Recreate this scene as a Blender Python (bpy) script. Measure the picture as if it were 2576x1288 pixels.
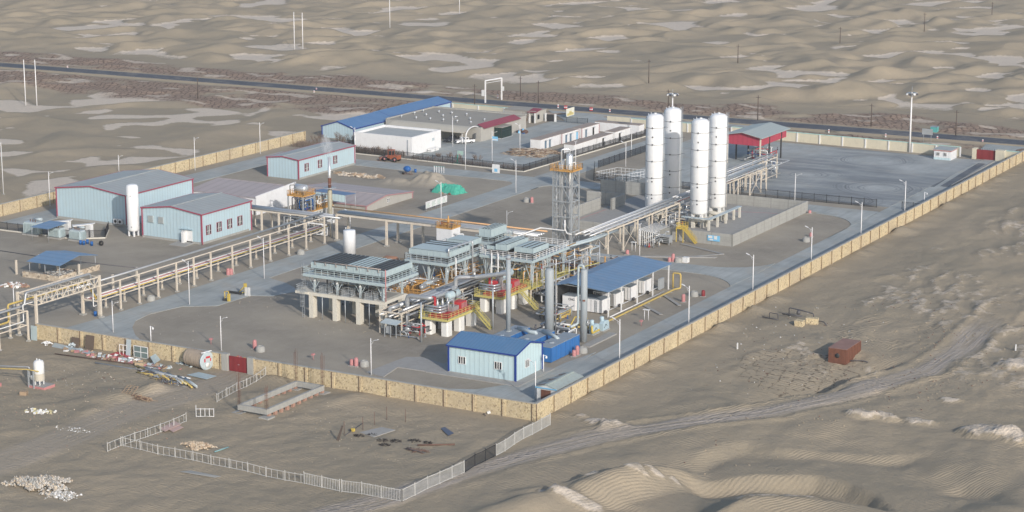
import bpy, math, random
import numpy as np
R=math.radians
S=bpy.context.scene
for o in list(bpy.data.objects): bpy.data.objects.remove(o)
# ---------------- camera, world, sun, exposure
H=95.; YAW=R(29.45); PIT=math.atan(1180/5295.); FOC=5295.
cd=bpy.data.cameras.new('camera'); cam=bpy.data.objects.new('camera',cd); S.collection.objects.link(cam)
cd.sensor_width=36; cd.lens=36*FOC/2576; cd.clip_start=1; cd.clip_end=9000
cam.location=(0,0,H); cam.rotation_euler=(R(90)-PIT,0,YAW); S.camera=cam
SUN_AZ=R(-36); SUN_EL=R(22.5)
w=bpy.data.worlds.new('World'); S.world=w; w.use_nodes=True
nt=w.node_tree; bg=nt.nodes['Background']; sk=nt.nodes.new('ShaderNodeTexSky'); sk.sky_type='NISHITA'
sk.sun_disc=False; sk.sun_elevation=SUN_EL; sk.sun_rotation=R(90)-SUN_AZ; sk.altitude=1000; sk.dust_density=2.5; sk.air_density=1.0; sk.ozone_density=.45
nt.links.new(sk.outputs[0],bg.inputs[0]); bg.inputs[1].default_value=0.15
sl=bpy.data.lights.new('sun','SUN'); so=bpy.data.objects.new('sun',sl); S.collection.objects.link(so)
sl.energy=3.3; sl.angle=R(0.8); sl.color=(1,.93,.85)
so.rotation_euler=(R(90)-SUN_EL,0,SUN_AZ+R(90))
S.view_settings.view_transform='Standard'; S.view_settings.look='None'; S.view_settings.exposure=0.1; S.view_settings.gamma=1
S.render.engine='CYCLES'
try:
    S.cycles.max_bounces=5; S.cycles.diffuse_bounces=2; S.cycles.glossy_bounces=2; S.cycles.transparent_max_bounces=6; S.cycles.volume_bounces=1
except Exception: pass
COL=S.collection
# ---------------- survey: a sight line of the photograph met with a level plane (or a plane of given y)
_cp,_sp=math.cos(PIT),math.sin(PIT); _F=(-math.sin(YAW),math.cos(YAW)); _R=(math.cos(YAW),math.sin(YAW))
def _ray(u,v):
    a=(u-1288.)/FOC; b=(v-644.)/FOC; hf=_cp-b*_sp
    return (_F[0]*hf+_R[0]*a,_F[1]*hf+_R[1]*a,-_sp-b*_cp)
def G(u,v,z=0.):
    d=_ray(u,v); t=(z-H)/d[2]; return (d[0]*t,d[1]*t)
def PV(x,y,z):
    ww=x*_F[0]+y*_F[1]; h=z-H; return 644+FOC*(-(ww*_sp)-h*_cp)/(ww*_cp-h*_sp)
def HT(x,y,v):
    lo,hi=-3.,60.
    for i in range(40):
        m=(lo+hi)/2
        if PV(x,y,m)>v: lo=m
        else: hi=m
    return lo
def YZ(u,v,y):
    d=_ray(u,v); t=y/d[1]; return (d[0]*t,H+d[2]*t)
rnd=random.Random(7)
# ---------------- mesh builder
ORG={}
class MB:
    def __init__(s): s.v=[];s.f=[];s.m=[];s.sm=[]
    def add(s,vs,fs,mi=0,smooth=False):
        o=len(s.v); s.v+=vs
        for f in fs: s.f.append([i+o for i in f]); s.m.append(mi); s.sm.append(smooth)
        return s
    def box(s,x0,x1,y0,y1,z0,z1,mi=0):
        vs=[(x,y,z) for z in (z0,z1) for x,y in ((x0,y0),(x1,y0),(x1,y1),(x0,y1))]
        return s.add(vs,[(3,2,1,0),(4,5,6,7),(0,1,5,4),(1,2,6,5),(2,3,7,6),(3,0,4,7)],mi)
    def obox(s,c,d,rz=0,tilt=0,mi=0,rx=0):
        cz,sz=math.cos(rz),math.sin(rz); ct,st=math.cos(tilt),math.sin(tilt); cx,sx=math.cos(rx),math.sin(rx); vs=[]
        for k in (-1,1):
            for i,j in ((-1,-1),(1,-1),(1,1),(-1,1)):
                x,y,z=i*d[0]/2,j*d[1]/2,k*d[2]/2
                y,z=y*cx-z*sx,y*sx+z*cx
                x,z=x*ct-z*st,x*st+z*ct
                vs.append((c[0]+x*cz-y*sz,c[1]+x*sz+y*cz,c[2]+z))
        return s.add(vs,[(3,2,1,0),(4,5,6,7),(0,1,5,4),(1,2,6,5),(2,3,7,6),(3,0,4,7)],mi)
    def bar(s,p,q,w,h=None,mi=0):
        h=h or w
        d=[q[i]-p[i] for i in range(3)]; L=math.sqrt(sum(c*c for c in d)) or 1e-6; d=[c/L for c in d]
        up=(0,0,1) if abs(d[2])<.95 else (1,0,0)
        a=(d[1]*up[2]-d[2]*up[1],d[2]*up[0]-d[0]*up[2],d[0]*up[1]-d[1]*up[0]); l=math.sqrt(sum(c*c for c in a)); a=[c/l for c in a]
        b=(a[1]*d[2]-a[2]*d[1],a[2]*d[0]-a[0]*d[2],a[0]*d[1]-a[1]*d[0]); vs=[]
        for e in (p,q):
            for i,j in ((-1,-1),(1,-1),(1,1),(-1,1)):
                vs.append(tuple(e[k]+a[k]*i*w/2+b[k]*j*h/2 for k in range(3)))
        return s.add(vs,[(0,1,2,3),(7,6,5,4),(0,4,5,1),(1,5,6,2),(2,6,7,3),(3,7,4,0)],mi)
    def tube(s,pts,r,n=10,mi=0,cap=True,r2=None):
        pts=[tuple(p) for p in pts]; m=len(pts); fr=[]
        prev=None
        for i in range(m):
            a=pts[max(i-1,0)]; b=pts[min(i+1,m-1)]
            if 0<i<m-1:
                d1=_n([pts[i][k]-a[k] for k in range(3)]); d2=_n([b[k]-pts[i][k] for k in range(3)])
                d=_n([d1[k]+d2[k] for k in range(3)]); sc=1/max(.5,sum(d[k]*d1[k] for k in range(3)))
            else: d=_n([b[k]-a[k] for k in range(3)]); sc=1
            if prev is None: up=(0,0,1) if abs(d[2])<.9 else (1,0,0)
            else: up=prev
            x=_n(_c(up,d)); y=_c(d,x); prev=y
            rr=r if r2 is None else r+(r2-r)*i/(m-1)
            fr.append([tuple(pts[i][k]+rr*(math.cos(t)*x[k]+math.sin(t)*y[k]) for k in range(3)) for t in [2*math.pi*j/n for j in range(n)]])
        vs=[p for ring in fr for p in ring]; fs=[]
        for i in range(m-1):
            for j in range(n): fs.append((i*n+j,i*n+(j+1)%n,(i+1)*n+(j+1)%n,(i+1)*n+j))
        s.add(vs,fs,mi,True)
        if cap:
            o=len(s.v)-len(vs)
            s.f.append([o+j for j in range(n)][::-1]); s.m.append(mi); s.sm.append(False)
            s.f.append([o+(m-1)*n+j for j in range(n)]); s.m.append(mi); s.sm.append(False)
        return s
    def pipe(s,pts,r,n=10,mi=0,bend=None):
        "tube with rounded elbows"
        q_=[tuple(pts[0])]
        for p in pts[1:]:
            if sum(abs(p[k]-q_[-1][k]) for k in range(3))>.02: q_.append(tuple(p))
        pts=q_; bend=bend or r*2.2; out=[pts[0]]
        for i in range(1,len(pts)-1):
            p,a,b=pts[i],pts[i-1],pts[i+1]
            da=[a[k]-p[k] for k in range(3)]; db=[b[k]-p[k] for k in range(3)]
            la=math.sqrt(sum(c*c for c in da)); lb=math.sqrt(sum(c*c for c in db)); e=min(bend,la*.45,lb*.45)
            A=[p[k]+da[k]/la*e for k in range(3)]; B=[p[k]+db[k]/lb*e for k in range(3)]
            for t in (0,.25,.5,.75,1): out.append(tuple((1-t)**2*A[k]+2*t*(1-t)*p[k]+t*t*B[k] for k in range(3)))
        out.append(pts[-1]); return s.tube(out,r,n,mi)
    def lathe(s,c,prof,n=24,mi=0,axis='z'):
        vs=[];fs=[]
        for r,z in prof:
            for j in range(n):
                t=2*math.pi*j/n; a,b=r*math.cos(t),r*math.sin(t)
                vs.append({'z':(c[0]+a,c[1]+b,c[2]+z),'x':(c[0]+z,c[1]+a,c[2]+b),'y':(c[0]+a,c[1]+z,c[2]+b)}[axis])
        for i in range(len(prof)-1):
            for j in range(n):
                q=(i*n+j,i*n+(j+1)%n,(i+1)*n+(j+1)%n,(i+1)*n+j); fs.append(q if axis!='y' else q[::-1])
        return s.add(vs,fs,mi,True)
    def prism(s,poly,z0,z1,mi=0):
        n=len(poly); vs=[(p[0],p[1],z0) for p in poly]+[(p[0],p[1],z1) for p in poly]
        fs=[tuple(range(n))[::-1],tuple(range(n,2*n))]+[(i,(i+1)%n,n+(i+1)%n,n+i) for i in range(n)]
        return s.add(vs,fs,mi)
    def slab(s,q,t,mi=0):
        "quad given by 4 points thickened downwards by t"
        vs=list(q)+[(p[0],p[1],p[2]-t) for p in q]
        return s.add(vs,[(0,1,2,3),(7,6,5,4),(0,4,5,1),(1,5,6,2),(2,6,7,3),(3,7,4,0)],mi)
    def build(s,name,mats,parent=None,**kw):
        me=bpy.data.meshes.new(name); o=bpy.data.objects.new(name,me)
        off=ORG.get(parent.name,(0,0,0)) if parent else (0,0,0)
        if parent: ORG[o.name]=off; o.parent=parent
        vs=s.v
        if parent: vs=[(x-off[0],y-off[1],z-off[2]) for x,y,z in vs]
        elif vs:
            xs=[v[0] for v in vs]; ys=[v[1] for v in vs]; zs=[v[2] for v in vs]
            c=((min(xs)+max(xs))/2,(min(ys)+max(ys))/2,min(zs)); o.location=c
            vs=[(x-c[0],y-c[1],z-c[2]) for x,y,z in vs]; ORG[o.name]=c
        me.from_pydata(vs,[],s.f)
        for m in (mats if isinstance(mats,(list,tuple)) else [mats]): me.materials.append(m)
        me.polygons.foreach_set('material_index',s.m); me.polygons.foreach_set('use_smooth',s.sm); me.update()
        COL.objects.link(o)
        tag(o,**kw) if kw else None
        return o
def _n(a):
    l=math.sqrt(sum(c*c for c in a)) or 1e-9; return [c/l for c in a]
def _c(a,b): return (a[1]*b[2]-a[2]*b[1],a[2]*b[0]-a[0]*b[2],a[0]*b[1]-a[1]*b[0])
def tag(o,label=None,cat=None,group=None,kind=None):
    if label: o['label']=label
    if cat: o['category']=cat
    if group: o['group']=group
    if kind: o['kind']=kind
    return o
def T(name,label,cat,loc=(0,0,0),group=None,rz=0):
    o=bpy.data.objects.new(name,None); COL.objects.link(o); loc=tuple(loc)+(0,)*(3-len(loc)); o.location=loc; o.rotation_euler=(0,0,rz)
    o.empty_display_size=.5; ORG[o.name]=loc; return tag(o,label,cat,group)
def dup(root,loc,label=None,rz=None,group=None,sc=None):
    def cp(o,par):
        c=o.copy(); COL.objects.link(c)
        if par: c.parent=par
        for ch in kids.get(o.name,[]): cp(ch,c)
        return c
    kids={}
    def walk(o):
        kids[o.name]=[x for x in bpy.data.objects if x.parent==o]
        for x in kids[o.name]: walk(x)
    walk(root); loc=tuple(loc)+(0,)*(3-len(loc))
    c=cp(root,None); c.location=loc
    if rz is not None: c.rotation_euler=(0,0,rz)
    if sc: c.scale=sc
    if label: c['label']=label
    if group: c['group']=group
    return c
# ---------------- materials
def _mk(name):
    m=bpy.data.materials.new(name); m.use_nodes=True; n=m.node_tree; return m,n,n.nodes['Principled BSDF']
def N(n,t,**kw):
    x=n.nodes.new(t)
    for k,v in kw.items():
        if k.startswith('i_'): x.inputs[int(k[2:])].default_value=v
        else: setattr(x,k,v)
    return x
def MA(n,op,a,b=0.,c=None):
    x=n.nodes.new('ShaderNodeMath'); x.operation=op
    for i,v in enumerate((a,b,c)):
        if v is None: continue
        if hasattr(v,'is_output'): n.links.new(v,x.inputs[i])
        else: x.inputs[i].default_value=v
    return x.outputs[0]
def MIX(n,f,a,b,bt='MIX'):
    x=n.nodes.new('ShaderNodeMix'); x.data_type='RGBA'; x.blend_type=bt
    for i,v in ((0,f),(6,a),(7,b)):
        if hasattr(v,'is_output'): n.links.new(v,x.inputs[i])
        else: x.inputs[i].default_value=(v if i==0 else (*v,1) if len(v)==3 else v)
    return x.outputs[2]
def NOI(n,vec,sc,det=3,ro=.55,dist=0):
    x=n.nodes.new('ShaderNodeTexNoise'); x.inputs['Scale'].default_value=sc; x.inputs['Detail'].default_value=det; x.inputs['Roughness'].default_value=ro; x.inputs['Distortion'].default_value=dist
    n.links.new(vec,x.inputs['Vector']); return x.outputs[0]
def RMP(n,v,a,b):
    x=n.nodes.new('ShaderNodeMapRange'); x.inputs[1].default_value=a; x.inputs[2].default_value=b; n.links.new(v,x.inputs[0]); return x.outputs[0]
def SCL(n,vec,s):
    x=n.nodes.new('ShaderNodeVectorMath'); x.operation='MULTIPLY'; n.links.new(vec,x.inputs[0]); x.inputs[1].default_value=s; return x.outputs[0]
def BMP(n,bs,h,st,d=.05):
    b=n.nodes.new('ShaderNodeBump'); b.inputs['Strength'].default_value=st; b.inputs['Distance'].default_value=d; n.links.new(h,b.inputs['Height']); n.links.new(b.outputs[0],bs.inputs['Normal'])
def lighter(c,k): return tuple(min(1,x*k) for x in c)
def M(name,col,rough=.6,metal=0.,var=.14,sc=.6,dirt=None,da=.35,rib=0,ribax='xy',streak=0.,bump=0.):
    """paint / metal / concrete: broad tone variation, dirt patches, vertical run-off streaks, corrugation"""
    m,n,b=_mk(name); pos=N(n,'ShaderNodeNewGeometry').outputs['Position']
    v=NOI(n,pos,sc,4); c=MIX(n,v,lighter(col,1-var),lighter(col,1+var))
    if dirt:
        d=NOI(n,pos,sc*2.3,5,.65); c=MIX(n,MA(n,'MULTIPLY',RMP(n,d,.5,.75),da),c,dirt)
    if streak:
        d=NOI(n,SCL(n,pos,(2.6,2.6,.18)),1.,4,.6); c=MIX(n,MA(n,'MULTIPLY',RMP(n,d,.45,.8),streak),c,dirt or lighter(col,.5))
    if rib:
        sp=N(n,'ShaderNodeSeparateXYZ'); n.links.new(pos,sp.inputs[0])
        t=MA(n,'ADD',sp.outputs[0],sp.outputs[1]) if ribax=='xy' else sp.outputs['xyz'.index(ribax)]
        t=MA(n,'PINGPONG',MA(n,'MULTIPLY',t,rib),1.); t=RMP(n,t,.55,.95)
        c=MIX(n,MA(n,'MULTIPLY',t,.22),c,lighter(col,.45)); BMP(n,b,t,.5,.04)
    elif bump: BMP(n,b,NOI(n,pos,sc*8,4),bump,.03)
    n.links.new(c,b.inputs['Base Color']); b.inputs['Roughness'].default_value=rough; b.inputs['Metallic'].default_value=metal
    b.inputs['Specular IOR Level'].default_value=.3
    return m
BR=(.16,.12,.09); DU=(.30,.26,.21)
mm={}
def mat(k,*a,**kw):
    if k not in mm: mm[k]=M(k,*a,**kw)
    return mm[k]
WHITE=mat('white_paint',(.72,.73,.73),.45,dirt=DU,da=.22,streak=.12)
TANKW=mat('tank_white_paint',(.78,.80,.82),.38,var=.03,sc=.3,dirt=(.5,.48,.43),da=.15,streak=.12)
WSTUC=mat('white_render',(.74,.75,.76),.8,var=.05,sc=.4,dirt=(.45,.43,.4),da=.2,streak=.12)
CREAM=mat('cream_steel_paint',(.62,.56,.47),.6,dirt=(.35,.25,.2),da=.35)
LBLUE=mat('pale_blue_panel',(.44,.575,.64),.5,var=.05,sc=.25,rib=2.2,ribax='xy',dirt=(.40,.42,.40),da=.2,streak=.18)
PBLUE=mat('light_blue_panel',(.51,.66,.70),.5,var=.05,sc=.25,rib=2.2,dirt=(.40,.45,.45),da=.2,streak=.2)
ROOFG=mat('grey_sheet_roof',(.36,.385,.38),.5,var=.15,sc=.3,rib=1.3,ribax='y',dirt=(.36,.30,.29),da=.4)
ROOFP=mat('faded_pink_grey_roof',(.40,.31,.31),.6,var=.12,sc=.2,rib=1.,ribax='y',dirt=(.36,.33,.31),da=.5)
PTR=mat('faded_pink_trim',(.40,.22,.23),.6)
ROOFPX=mat('faded_pink_roof_ribs_across',(.41,.36,.355),.6,var=.12,sc=.2,rib=.8,ribax='x',dirt=(.36,.34,.33),da=.5)
ROOFB=mat('blue_sheet_roof',(.10,.21,.40),.45,var=.1,sc=.3,rib=2.4,ribax='y',dirt=(.2,.27,.4),da=.4)
ROOFBX=mat('blue_sheet_roof_ribs_across',(.10,.215,.38),.45,var=.08,sc=.3,rib=3.0,ribax='x',dirt=(.2,.27,.4),da=.3)
SHEDB=mat('blue_shelter_roof',(.15,.26,.41),.5,var=.12,sc=.25,rib=1.2,ribax='y',dirt=(.26,.30,.38),da=.55)
BLUBX=mat('bright_blue_steel',(.035,.16,.43),.45,var=.12,rib=1.2,dirt=(.1,.2,.4),da=.3)
BTOP=mat('grey_blue_steel_top',(.26,.31,.36),.55,dirt=DU,da=.4)
MAG=mat('magenta_trim',(.32,.07,.11),.55)
DBLU=mat('dark_blue_trim',(.02,.05,.25),.5)
REDM=mat('maroon_steel_gate',(.22,.03,.035),.5,var=.1,rib=1.0)
REDF=mat('crimson_sheet_fascia',(.40,.055,.09),.5,var=.1,rib=1.5)
REDP=mat('bright_red_paint',(.50,.045,.055),.5,var=.25,sc=1.5,dirt=(.2,.12,.1),da=.4)
FRED=mat('faded_red_paint',(.48,.22,.22),.6,var=.2)
ORG_=mat('orange_rail_paint',(.52,.29,.09),.6,var=.2,sc=2)
YEL=mat('yellow_paint',(.56,.42,.09),.5,var=.15)
YELD=mat('dusty_yellow_paint',(.52,.46,.16),.6,var=.15)
YPIPE=mat('yellow_gas_pipe_paint',(.52,.39,.12),.55,var=.15,dirt=DU,da=.5)
STEEL=mat('galvanised_steel',(.42,.45,.47),.45,.35,var=.15)
PIPEG=mat('grey_lagged_pipe',(.40,.42,.44),.4,.45,var=.12,sc=1.5)
PIPEA=mat('aluminium_cladding',(.62,.64,.66),.3,.6,var=.08,sc=2)
PIPED=mat('dark_pipe',(.10,.10,.11),.5,.2)
GREYP=mat('pale_grey_steel_paint',(.42,.49,.52),.5,var=.1)
COOLB=mat('pale_blue_cooler_paint',(.395,.485,.51),.5,var=.1,sc=.8,dirt=(.3,.36,.38),da=.25,streak=.2)
COLB=mat('blue_grey_vessel_paint',(.33,.375,.405),.5,var=.07,dirt=(.25,.2,.17),da=.2,streak=.25)
SLAT=mat('dark_slats_gap_shade',(.05,.055,.06),.5)  # dark slats; also the painted shade in the gaps between louvres
DARK=mat('dark_metal',(.035,.037,.04),.6)  # even near-black tone for grilles, doors, ports and posts
BLACK=mat('black_fence_paint',(.025,.027,.032),.5)
CONC=mat('raw_concrete',(.36,.36,.34),.85,var=.12,sc=.5,dirt=(.2,.2,.19),da=.35,streak=.35,bump=.2)
CONCP=mat('cream_painted_concrete',(.62,.60,.53),.8,var=.05,sc=.6,dirt=(.35,.30,.24),da=.25,streak=.25)
CONCW=mat('white_painted_concrete',(.74,.74,.71),.8,var=.05,dirt=(.4,.38,.33),da=.2,streak=.25)
GLASS=mat('dark_window_glass',(.02,.025,.03),.15,0,var=.2)
RUST=mat('rusty_sheet_steel',(.185,.08,.052),.75,.1,var=.3,sc=.9,dirt=(.12,.05,.04),da=.6,streak=.6,rib=1.6)
RUSTP=mat('rusty_scrap_steel',(.15,.09,.07),.8,.1,var=.3,sc=1.5)
WOOD=mat('weathered_wood',(.34,.25,.17),.8,var=.25,sc=2)
GREEN=mat('green_dust_net',(.06,.36,.27),.7,var=.2,sc=1.2,bump=.5)
TURQ=mat('turquoise_paint',(.10,.38,.38),.5)
BEIGE=mat('beige_wall_render',(.60,.56,.44),.85,var=.06,sc=.4,dirt=(.4,.37,.3),da=.3,streak=.2)
MINT=mat('mint_coping_paint',(.42,.62,.56),.7)
GREYW=mat('grey_render_wall',(.40,.39,.36),.85,var=.08,sc=.4,streak=.25,dirt=(.25,.24,.22),da=.3)
FELT=mat('grey_roof_felt',(.335,.312,.27),.85,var=.14,sc=.25,dirt=(.3,.3,.29),da=.5)
TENT=mat('beige_carport_sheet',(.53,.49,.405),.7,var=.1,sc=.3)
MAROOF=mat('maroon_tile_roof',(.26,.06,.09),.7,var=.12,rib=2.5,ribax='y')
BLUED=mat('blue_plastic',(.02,.11,.34),.4,var=.2)
CYAN=mat('sign_blue_paint',(.20,.50,.75),.5)
TIRE=mat('tyre_rubber',(.03,.03,.03),.8)
CARW=mat('white_car_paint',(.75,.76,.77),.25)
ORM=mat('orange_machine_paint',(.33,.095,.045),.6,var=.3,sc=1.5,dirt=(.18,.12,.1),da=.7)
BRICK=mat('red_brick_pier',(.36,.22,.17),.85,var=.25,sc=3)
PICK=mat('weathered_white_fence_paint',(.52,.52,.50),.7,var=.25,sc=.8,dirt=(.3,.25,.2),da=.4)
LAMPW=mat('lamp_post_white',(.76,.76,.76),.45,var=.03)
POLE=mat('dark_tarred_pole',(.09,.07,.06),.8)
TWIG=mat('dry_twigs',(.20,.155,.125),.9,var=.25,sc=1)
COAL=mat('black_charred_mesh',(.035,.03,.03),.9)
def stone_mat(name,c1,c2,dark,sc=4.2):
    m,n,b=_mk(name); pos=N(n,'ShaderNodeNewGeometry').outputs['Position']
    v=n.nodes.new('ShaderNodeTexVoronoi'); v.inputs['Scale'].default_value=sc; n.links.new(pos,v.inputs[0])
    ve=n.nodes.new('ShaderNodeTexVoronoi'); ve.feature='DISTANCE_TO_EDGE'; ve.inputs['Scale'].default_value=sc; n.links.new(pos,ve.inputs[0])
    sp=N(n,'ShaderNodeSeparateColor'); n.links.new(v.outputs['Color'],sp.inputs[0])
    c=MIX(n,sp.outputs[0],c1,c2); c=MIX(n,MA(n,'MULTIPLY',RMP(n,sp.outputs[1],.84,.90),.65),c,dark)
    c=MIX(n,MA(n,'MULTIPLY',RMP(n,ve.outputs['Distance'],.09,.03),.4),c,lighter(c2,.62))
    c=MIX(n,MA(n,'MULTIPLY',RMP(n,NOI(n,pos,.16,4),.42,.66),.5),c,(.40,.33,.24))
    n.links.new(c,b.inputs['Base Color']); b.inputs['Roughness'].default_value=.9; BMP(n,b,ve.outputs['Distance'],.6,.05); return m
STONE=stone_mat('yellow_rubble_stone',(.50,.40,.24),(.64,.545,.36),(.17,.12,.08))
STONE2=stone_mat('pale_rubble_stone',(.42,.33,.24),(.66,.58,.46),(.12,.09,.07),2.2)
RUB=stone_mat('broken_stone',(.45,.42,.38),(.62,.60,.56),(.25,.22,.19),1.3)
RUBO=stone_mat('broken_brick',(.48,.36,.24),(.58,.46,.33),(.3,.2,.14),1.6)
# ================= GROUND
_pr=np.random.RandomState(11).permutation(512); _pt=np.concatenate([_pr,_pr])
_gr=np.array([(math.cos(2*math.pi*i/16),math.sin(2*math.pi*i/16)) for i in range(16)])
def pn(x,y,s=0):
    x=x+s*17.31; y=y-s*9.77
    xi=np.floor(x).astype(int); yi=np.floor(y).astype(int); xf=x-xi; yf=y-yi
    u=xf*xf*xf*(xf*(xf*6-15)+10); v=yf*yf*yf*(yf*(yf*6-15)+10)
    def g(i,j,a,b):
        h=_pt[(_pt[i&511]+j)&511]&15; q=_gr[h]; return q[...,0]*a+q[...,1]*b
    n00=g(xi,yi,xf,yf); n10=g(xi+1,yi,xf-1,yf); n01=g(xi,yi+1,xf,yf-1); n11=g(xi+1,yi+1,xf-1,yf-1)
    a=n00+u*(n10-n00); b=n01+u*(n11-n01); return (a+v*(b-a))*1.5
def fbm(x,y,o=3,s=0):
    r=0; a=.5
    for i in range(o): r=r+a*pn(x*2**i,y*2**i,s+i); a*=.5
    return r
def ss(t): t=np.clip(t,0,1); return t*t*(3-2*t)
def yh(x): return 549+(x+515)*.0355
def seg_d(x,y,pl):
    d=np.full(np.shape(x),1e9)
    for (ax,ay),(bx,by) in zip(pl[:-1],pl[1:]):
        dx,dy=bx-ax,by-ay; t=np.clip(((x-ax)*dx+(y-ay)*dy)/(dx*dx+dy*dy),0,1)
        d=np.minimum(d,np.hypot(x-ax-t*dx,y-ay-t*dy))
    return d
TRACK=[G(*p) for p in ((700,1330),(1000,1245),(1300,1150),(1500,1098),(1700,1068),(1932,1041),(2080,1006),(2200,968),(2330,935),(2410,885),(2470,830),(2530,775))]
TRACK2=[G(*p) for p in ((-200,1230),(0,1165),(180,1095),(330,1030),(470,990),(560,960),(625,928))]
def dunes(x,y,s=0,ax=30.,ay=34.,thr=-.06):
    # barchan-like ridges: steep lee to the north-west, gentle windward side
    wx=x+9*pn(x/60,y/60,s+5); wy=y+9*pn(x/55,y/70,s+6)
    a,b=wx*.82-wy*.57,wx*.57+wy*.82
    n0=pn(a/ax,b/(ay*1.5),s)
    n=pn((a+ax*.33*n0)/ax,b/(ay*1.35),s)
    h=n+.5*pn(a/(ax*.5)+.3*n0,b/(ay*.55),s+2)+.15*pn(a/8,b/9,s+3)
    r=1-np.abs(pn(a/(ax*1.25)+.4*n,b/(ay*1.9),s+7))*1.6
    return h*.72+.72*np.maximum(r,-.2)**1.0-.47-thr
def terrain(x,y):
    x=np.asarray(x,float); y=np.asarray(y,float)
    H0=yh(x); dh=y-H0
    wob=8*pn(x/40,y*0+.5,21)
    far=ss((dh-34-wob)/22)
    d=dunes(x,y,0,20.,23.,-.0); hf=np.maximum(d+.30,0)**.95*3.9*(.8+.4*pn(x/110,y/110,31))
    cn=fbm(x/3.2,y/3.2,3,40); pat=ss((fbm(x/42,y/34,3,63)+.08)/.12)
    cz=-.13+.12*fbm(x/14,y/11,3,44)
    crust=far*ss((cz-d)/.05)*pat
    hf=hf*(1-.55*crust)+.22*crust*np.abs(cn)
    z=far*hf
    # left flats
    lw=ss((-334-x)/14)*ss((H0-26-y)/14)
    dl=dunes(x,y,50,30,27,-.0); z=z+lw*np.maximum(dl+.15,0)*2.1
    crust=crust+lw*ss((-.14+.1*fbm(x/9,y/7,3,45)-dl)/.05)*ss((fbm(x/26,y/20,2,64)+.02)/.1)
    # straw belts on both sides of the highway
    n1=fbm(x/30,y/30,3,70)
    st=ss((dh-7)/3)*ss((30+wob+14*n1-dh)/5)+ss((-dh-7)/2)*ss((20+12*n1+26*ss((-325-x)/30)+dh)/4)
    inyard=((x>-336)&(y<541)&(x<-144)).astype(float)
    st=st*(1-inyard)
    z=z+st*(1.3*np.maximum(fbm(x/13,y/11,3,75)+.12,0))
    pale=st*ss((fbm(x/16,y/7,2,76)-.16)/.08); crust=crust+.8*pale
    # right-hand sand
    rw=ss((x+146.5)/9)*ss((540-y)/10)
    low=ss((268-y+(x+130)*.30)/24)*ss((x+141)/14)
    dr=dunes(x,y,90,19,23,-.05)
    z=z+rw*(low*(np.maximum(dr+.2,0)**1.1*4.2)+(1-low)*(.9*np.maximum(fbm(x/15,y/22,3,93)+.15,0)+.22*fbm(x/3.4,y/4,3,95)))
    z=z+.8*ss((x+148.8)/.6)*ss((-143.-x)/4.8)*np.clip(fbm(y*0+2,y/8,3,97)*2.4+.30,0,1.4)*ss((y-268)/3)*ss((528-y)/5)
    # broken crust ridges running with the wind on the right
    a,b_=x*.93+y*.36,-x*.36+y*.93
    rdg=1-np.abs(fbm(a/5.5,b_/13,4,101))*3.4
    rough=ss((fbm(x/22,y/30,2,99)+.10)/.18)*ss((x+139)/7)*ss((y-300)/40)*rw
    z=z+rough*(.55*np.maximum(rdg,0)**2*(.6+fbm(x/1.4,y/1.4,2,102))+.25*np.abs(fbm(x/1.6,y/1.6,3,103)))
    crust=crust+rough*.42*ss((rdg-.35)/.4)
    for (ux,uy,rx_,ry_,h_) in LUMPS:
        e=np.hypot((x-ux)/rx_,(y-uy)/ry_)+.35*fbm(x/1.7,y/1.7,3,105); m_=ss((1.15-e)/.5); z=z+m_*h_*(.65+.9*np.abs(fbm(x/1.0,y/1.0,4,106))); crust=crust+.62*ss((m_-.45)/.3)
    for pl,dep,wd,rec in SCARPS: z=z-scarp(x,y,pl,dep,wd,rec)
    for (ux,uy,rx_,ry_,h_) in PITS: z=z-h_*np.exp(-(((x-ux)/rx_)**2+((y-uy)/ry_)**2))
    # lower-left works yard
    lb=ss((268-y)/4)*ss((-143-x)/4)
    z=z+lb*(.50*fbm(x/9,y/9,3,110)+.20*fbm(x/2.4,y/2.4,4,111)+.22*ss((y-262)/6)*ss((x+203)/3)*np.abs(fbm(x/2.5,y/2.5,3,112))*2)
    for (ux,uy,r_,h_) in MOUNDS: z=z+h_*np.exp(-((x-ux)**2+(y-uy)**2)/(r_*r_))*(1+.25*fbm(x/1.2,y/1.2,2,120))
    t1=seg_d(x,y,TRACK); t2=seg_d(x,y,TRACK2)
    k1=ss((3.2+.9*pn(x/9,y/9,141)-t1)/1.6)*(1-ss((y-G(2440,860)[1])/22)); k2=ss((5.2-t2)/2.5)*ss((-199.5-x)/2)
    z=z*(1-.85*k1)*(1-.9*k2)+k1*(.35*np.exp(-(((x-TB[0])/16)**2+((y-TB[1])/14)**2))+.10*np.cos(t1*5.2)+.05*fbm(x/1.2,y/1.2,2,9))+.30*np.exp(-((t1-3.9)/.5)**2)*(1+1.2*fbm(x/1.5,y/1.5,2,8))*rw+k2*.04*np.cos(t2*4.5)
    # fan of tyre ruts above the rusty box
    cx,cy=G(2240,838); rr=np.hypot(x-cx,(y-cy)*.8)+1.2*pn(x/5,y/5,140); z=z+.13*np.cos(rr*5.2)*ss((rr-3)/2)*ss((11-rr)/3)*rw
    # straw squares on the right
    cx,cy=G(2010,925); e=((x-cx)*.93+(y-cy)*.36)/11.5; f=(-(x-cx)*.36+(y-cy)*.93)/12
    s2=ss((1-np.hypot(e,f)+.25*fbm(x/6,y/6,2,130))/.12)*rw*(1-k1); z=z+s2*.25
    # keep the walled compound, highway bed flat
    hw=ss((6.2-np.abs(dh))/1.5); z=z*(1-hw)
    flat=ss((x+334)/3)*ss((-148.9-x)/.5)*ss((y-271)/1.)*ss((540-y)/2)
    z=z*(1-flat)-.12*flat*ss((y-273)/1)*ss((536-y)/1)*ss((x+331)/1)*ss((-150-x)/.5)
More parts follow.
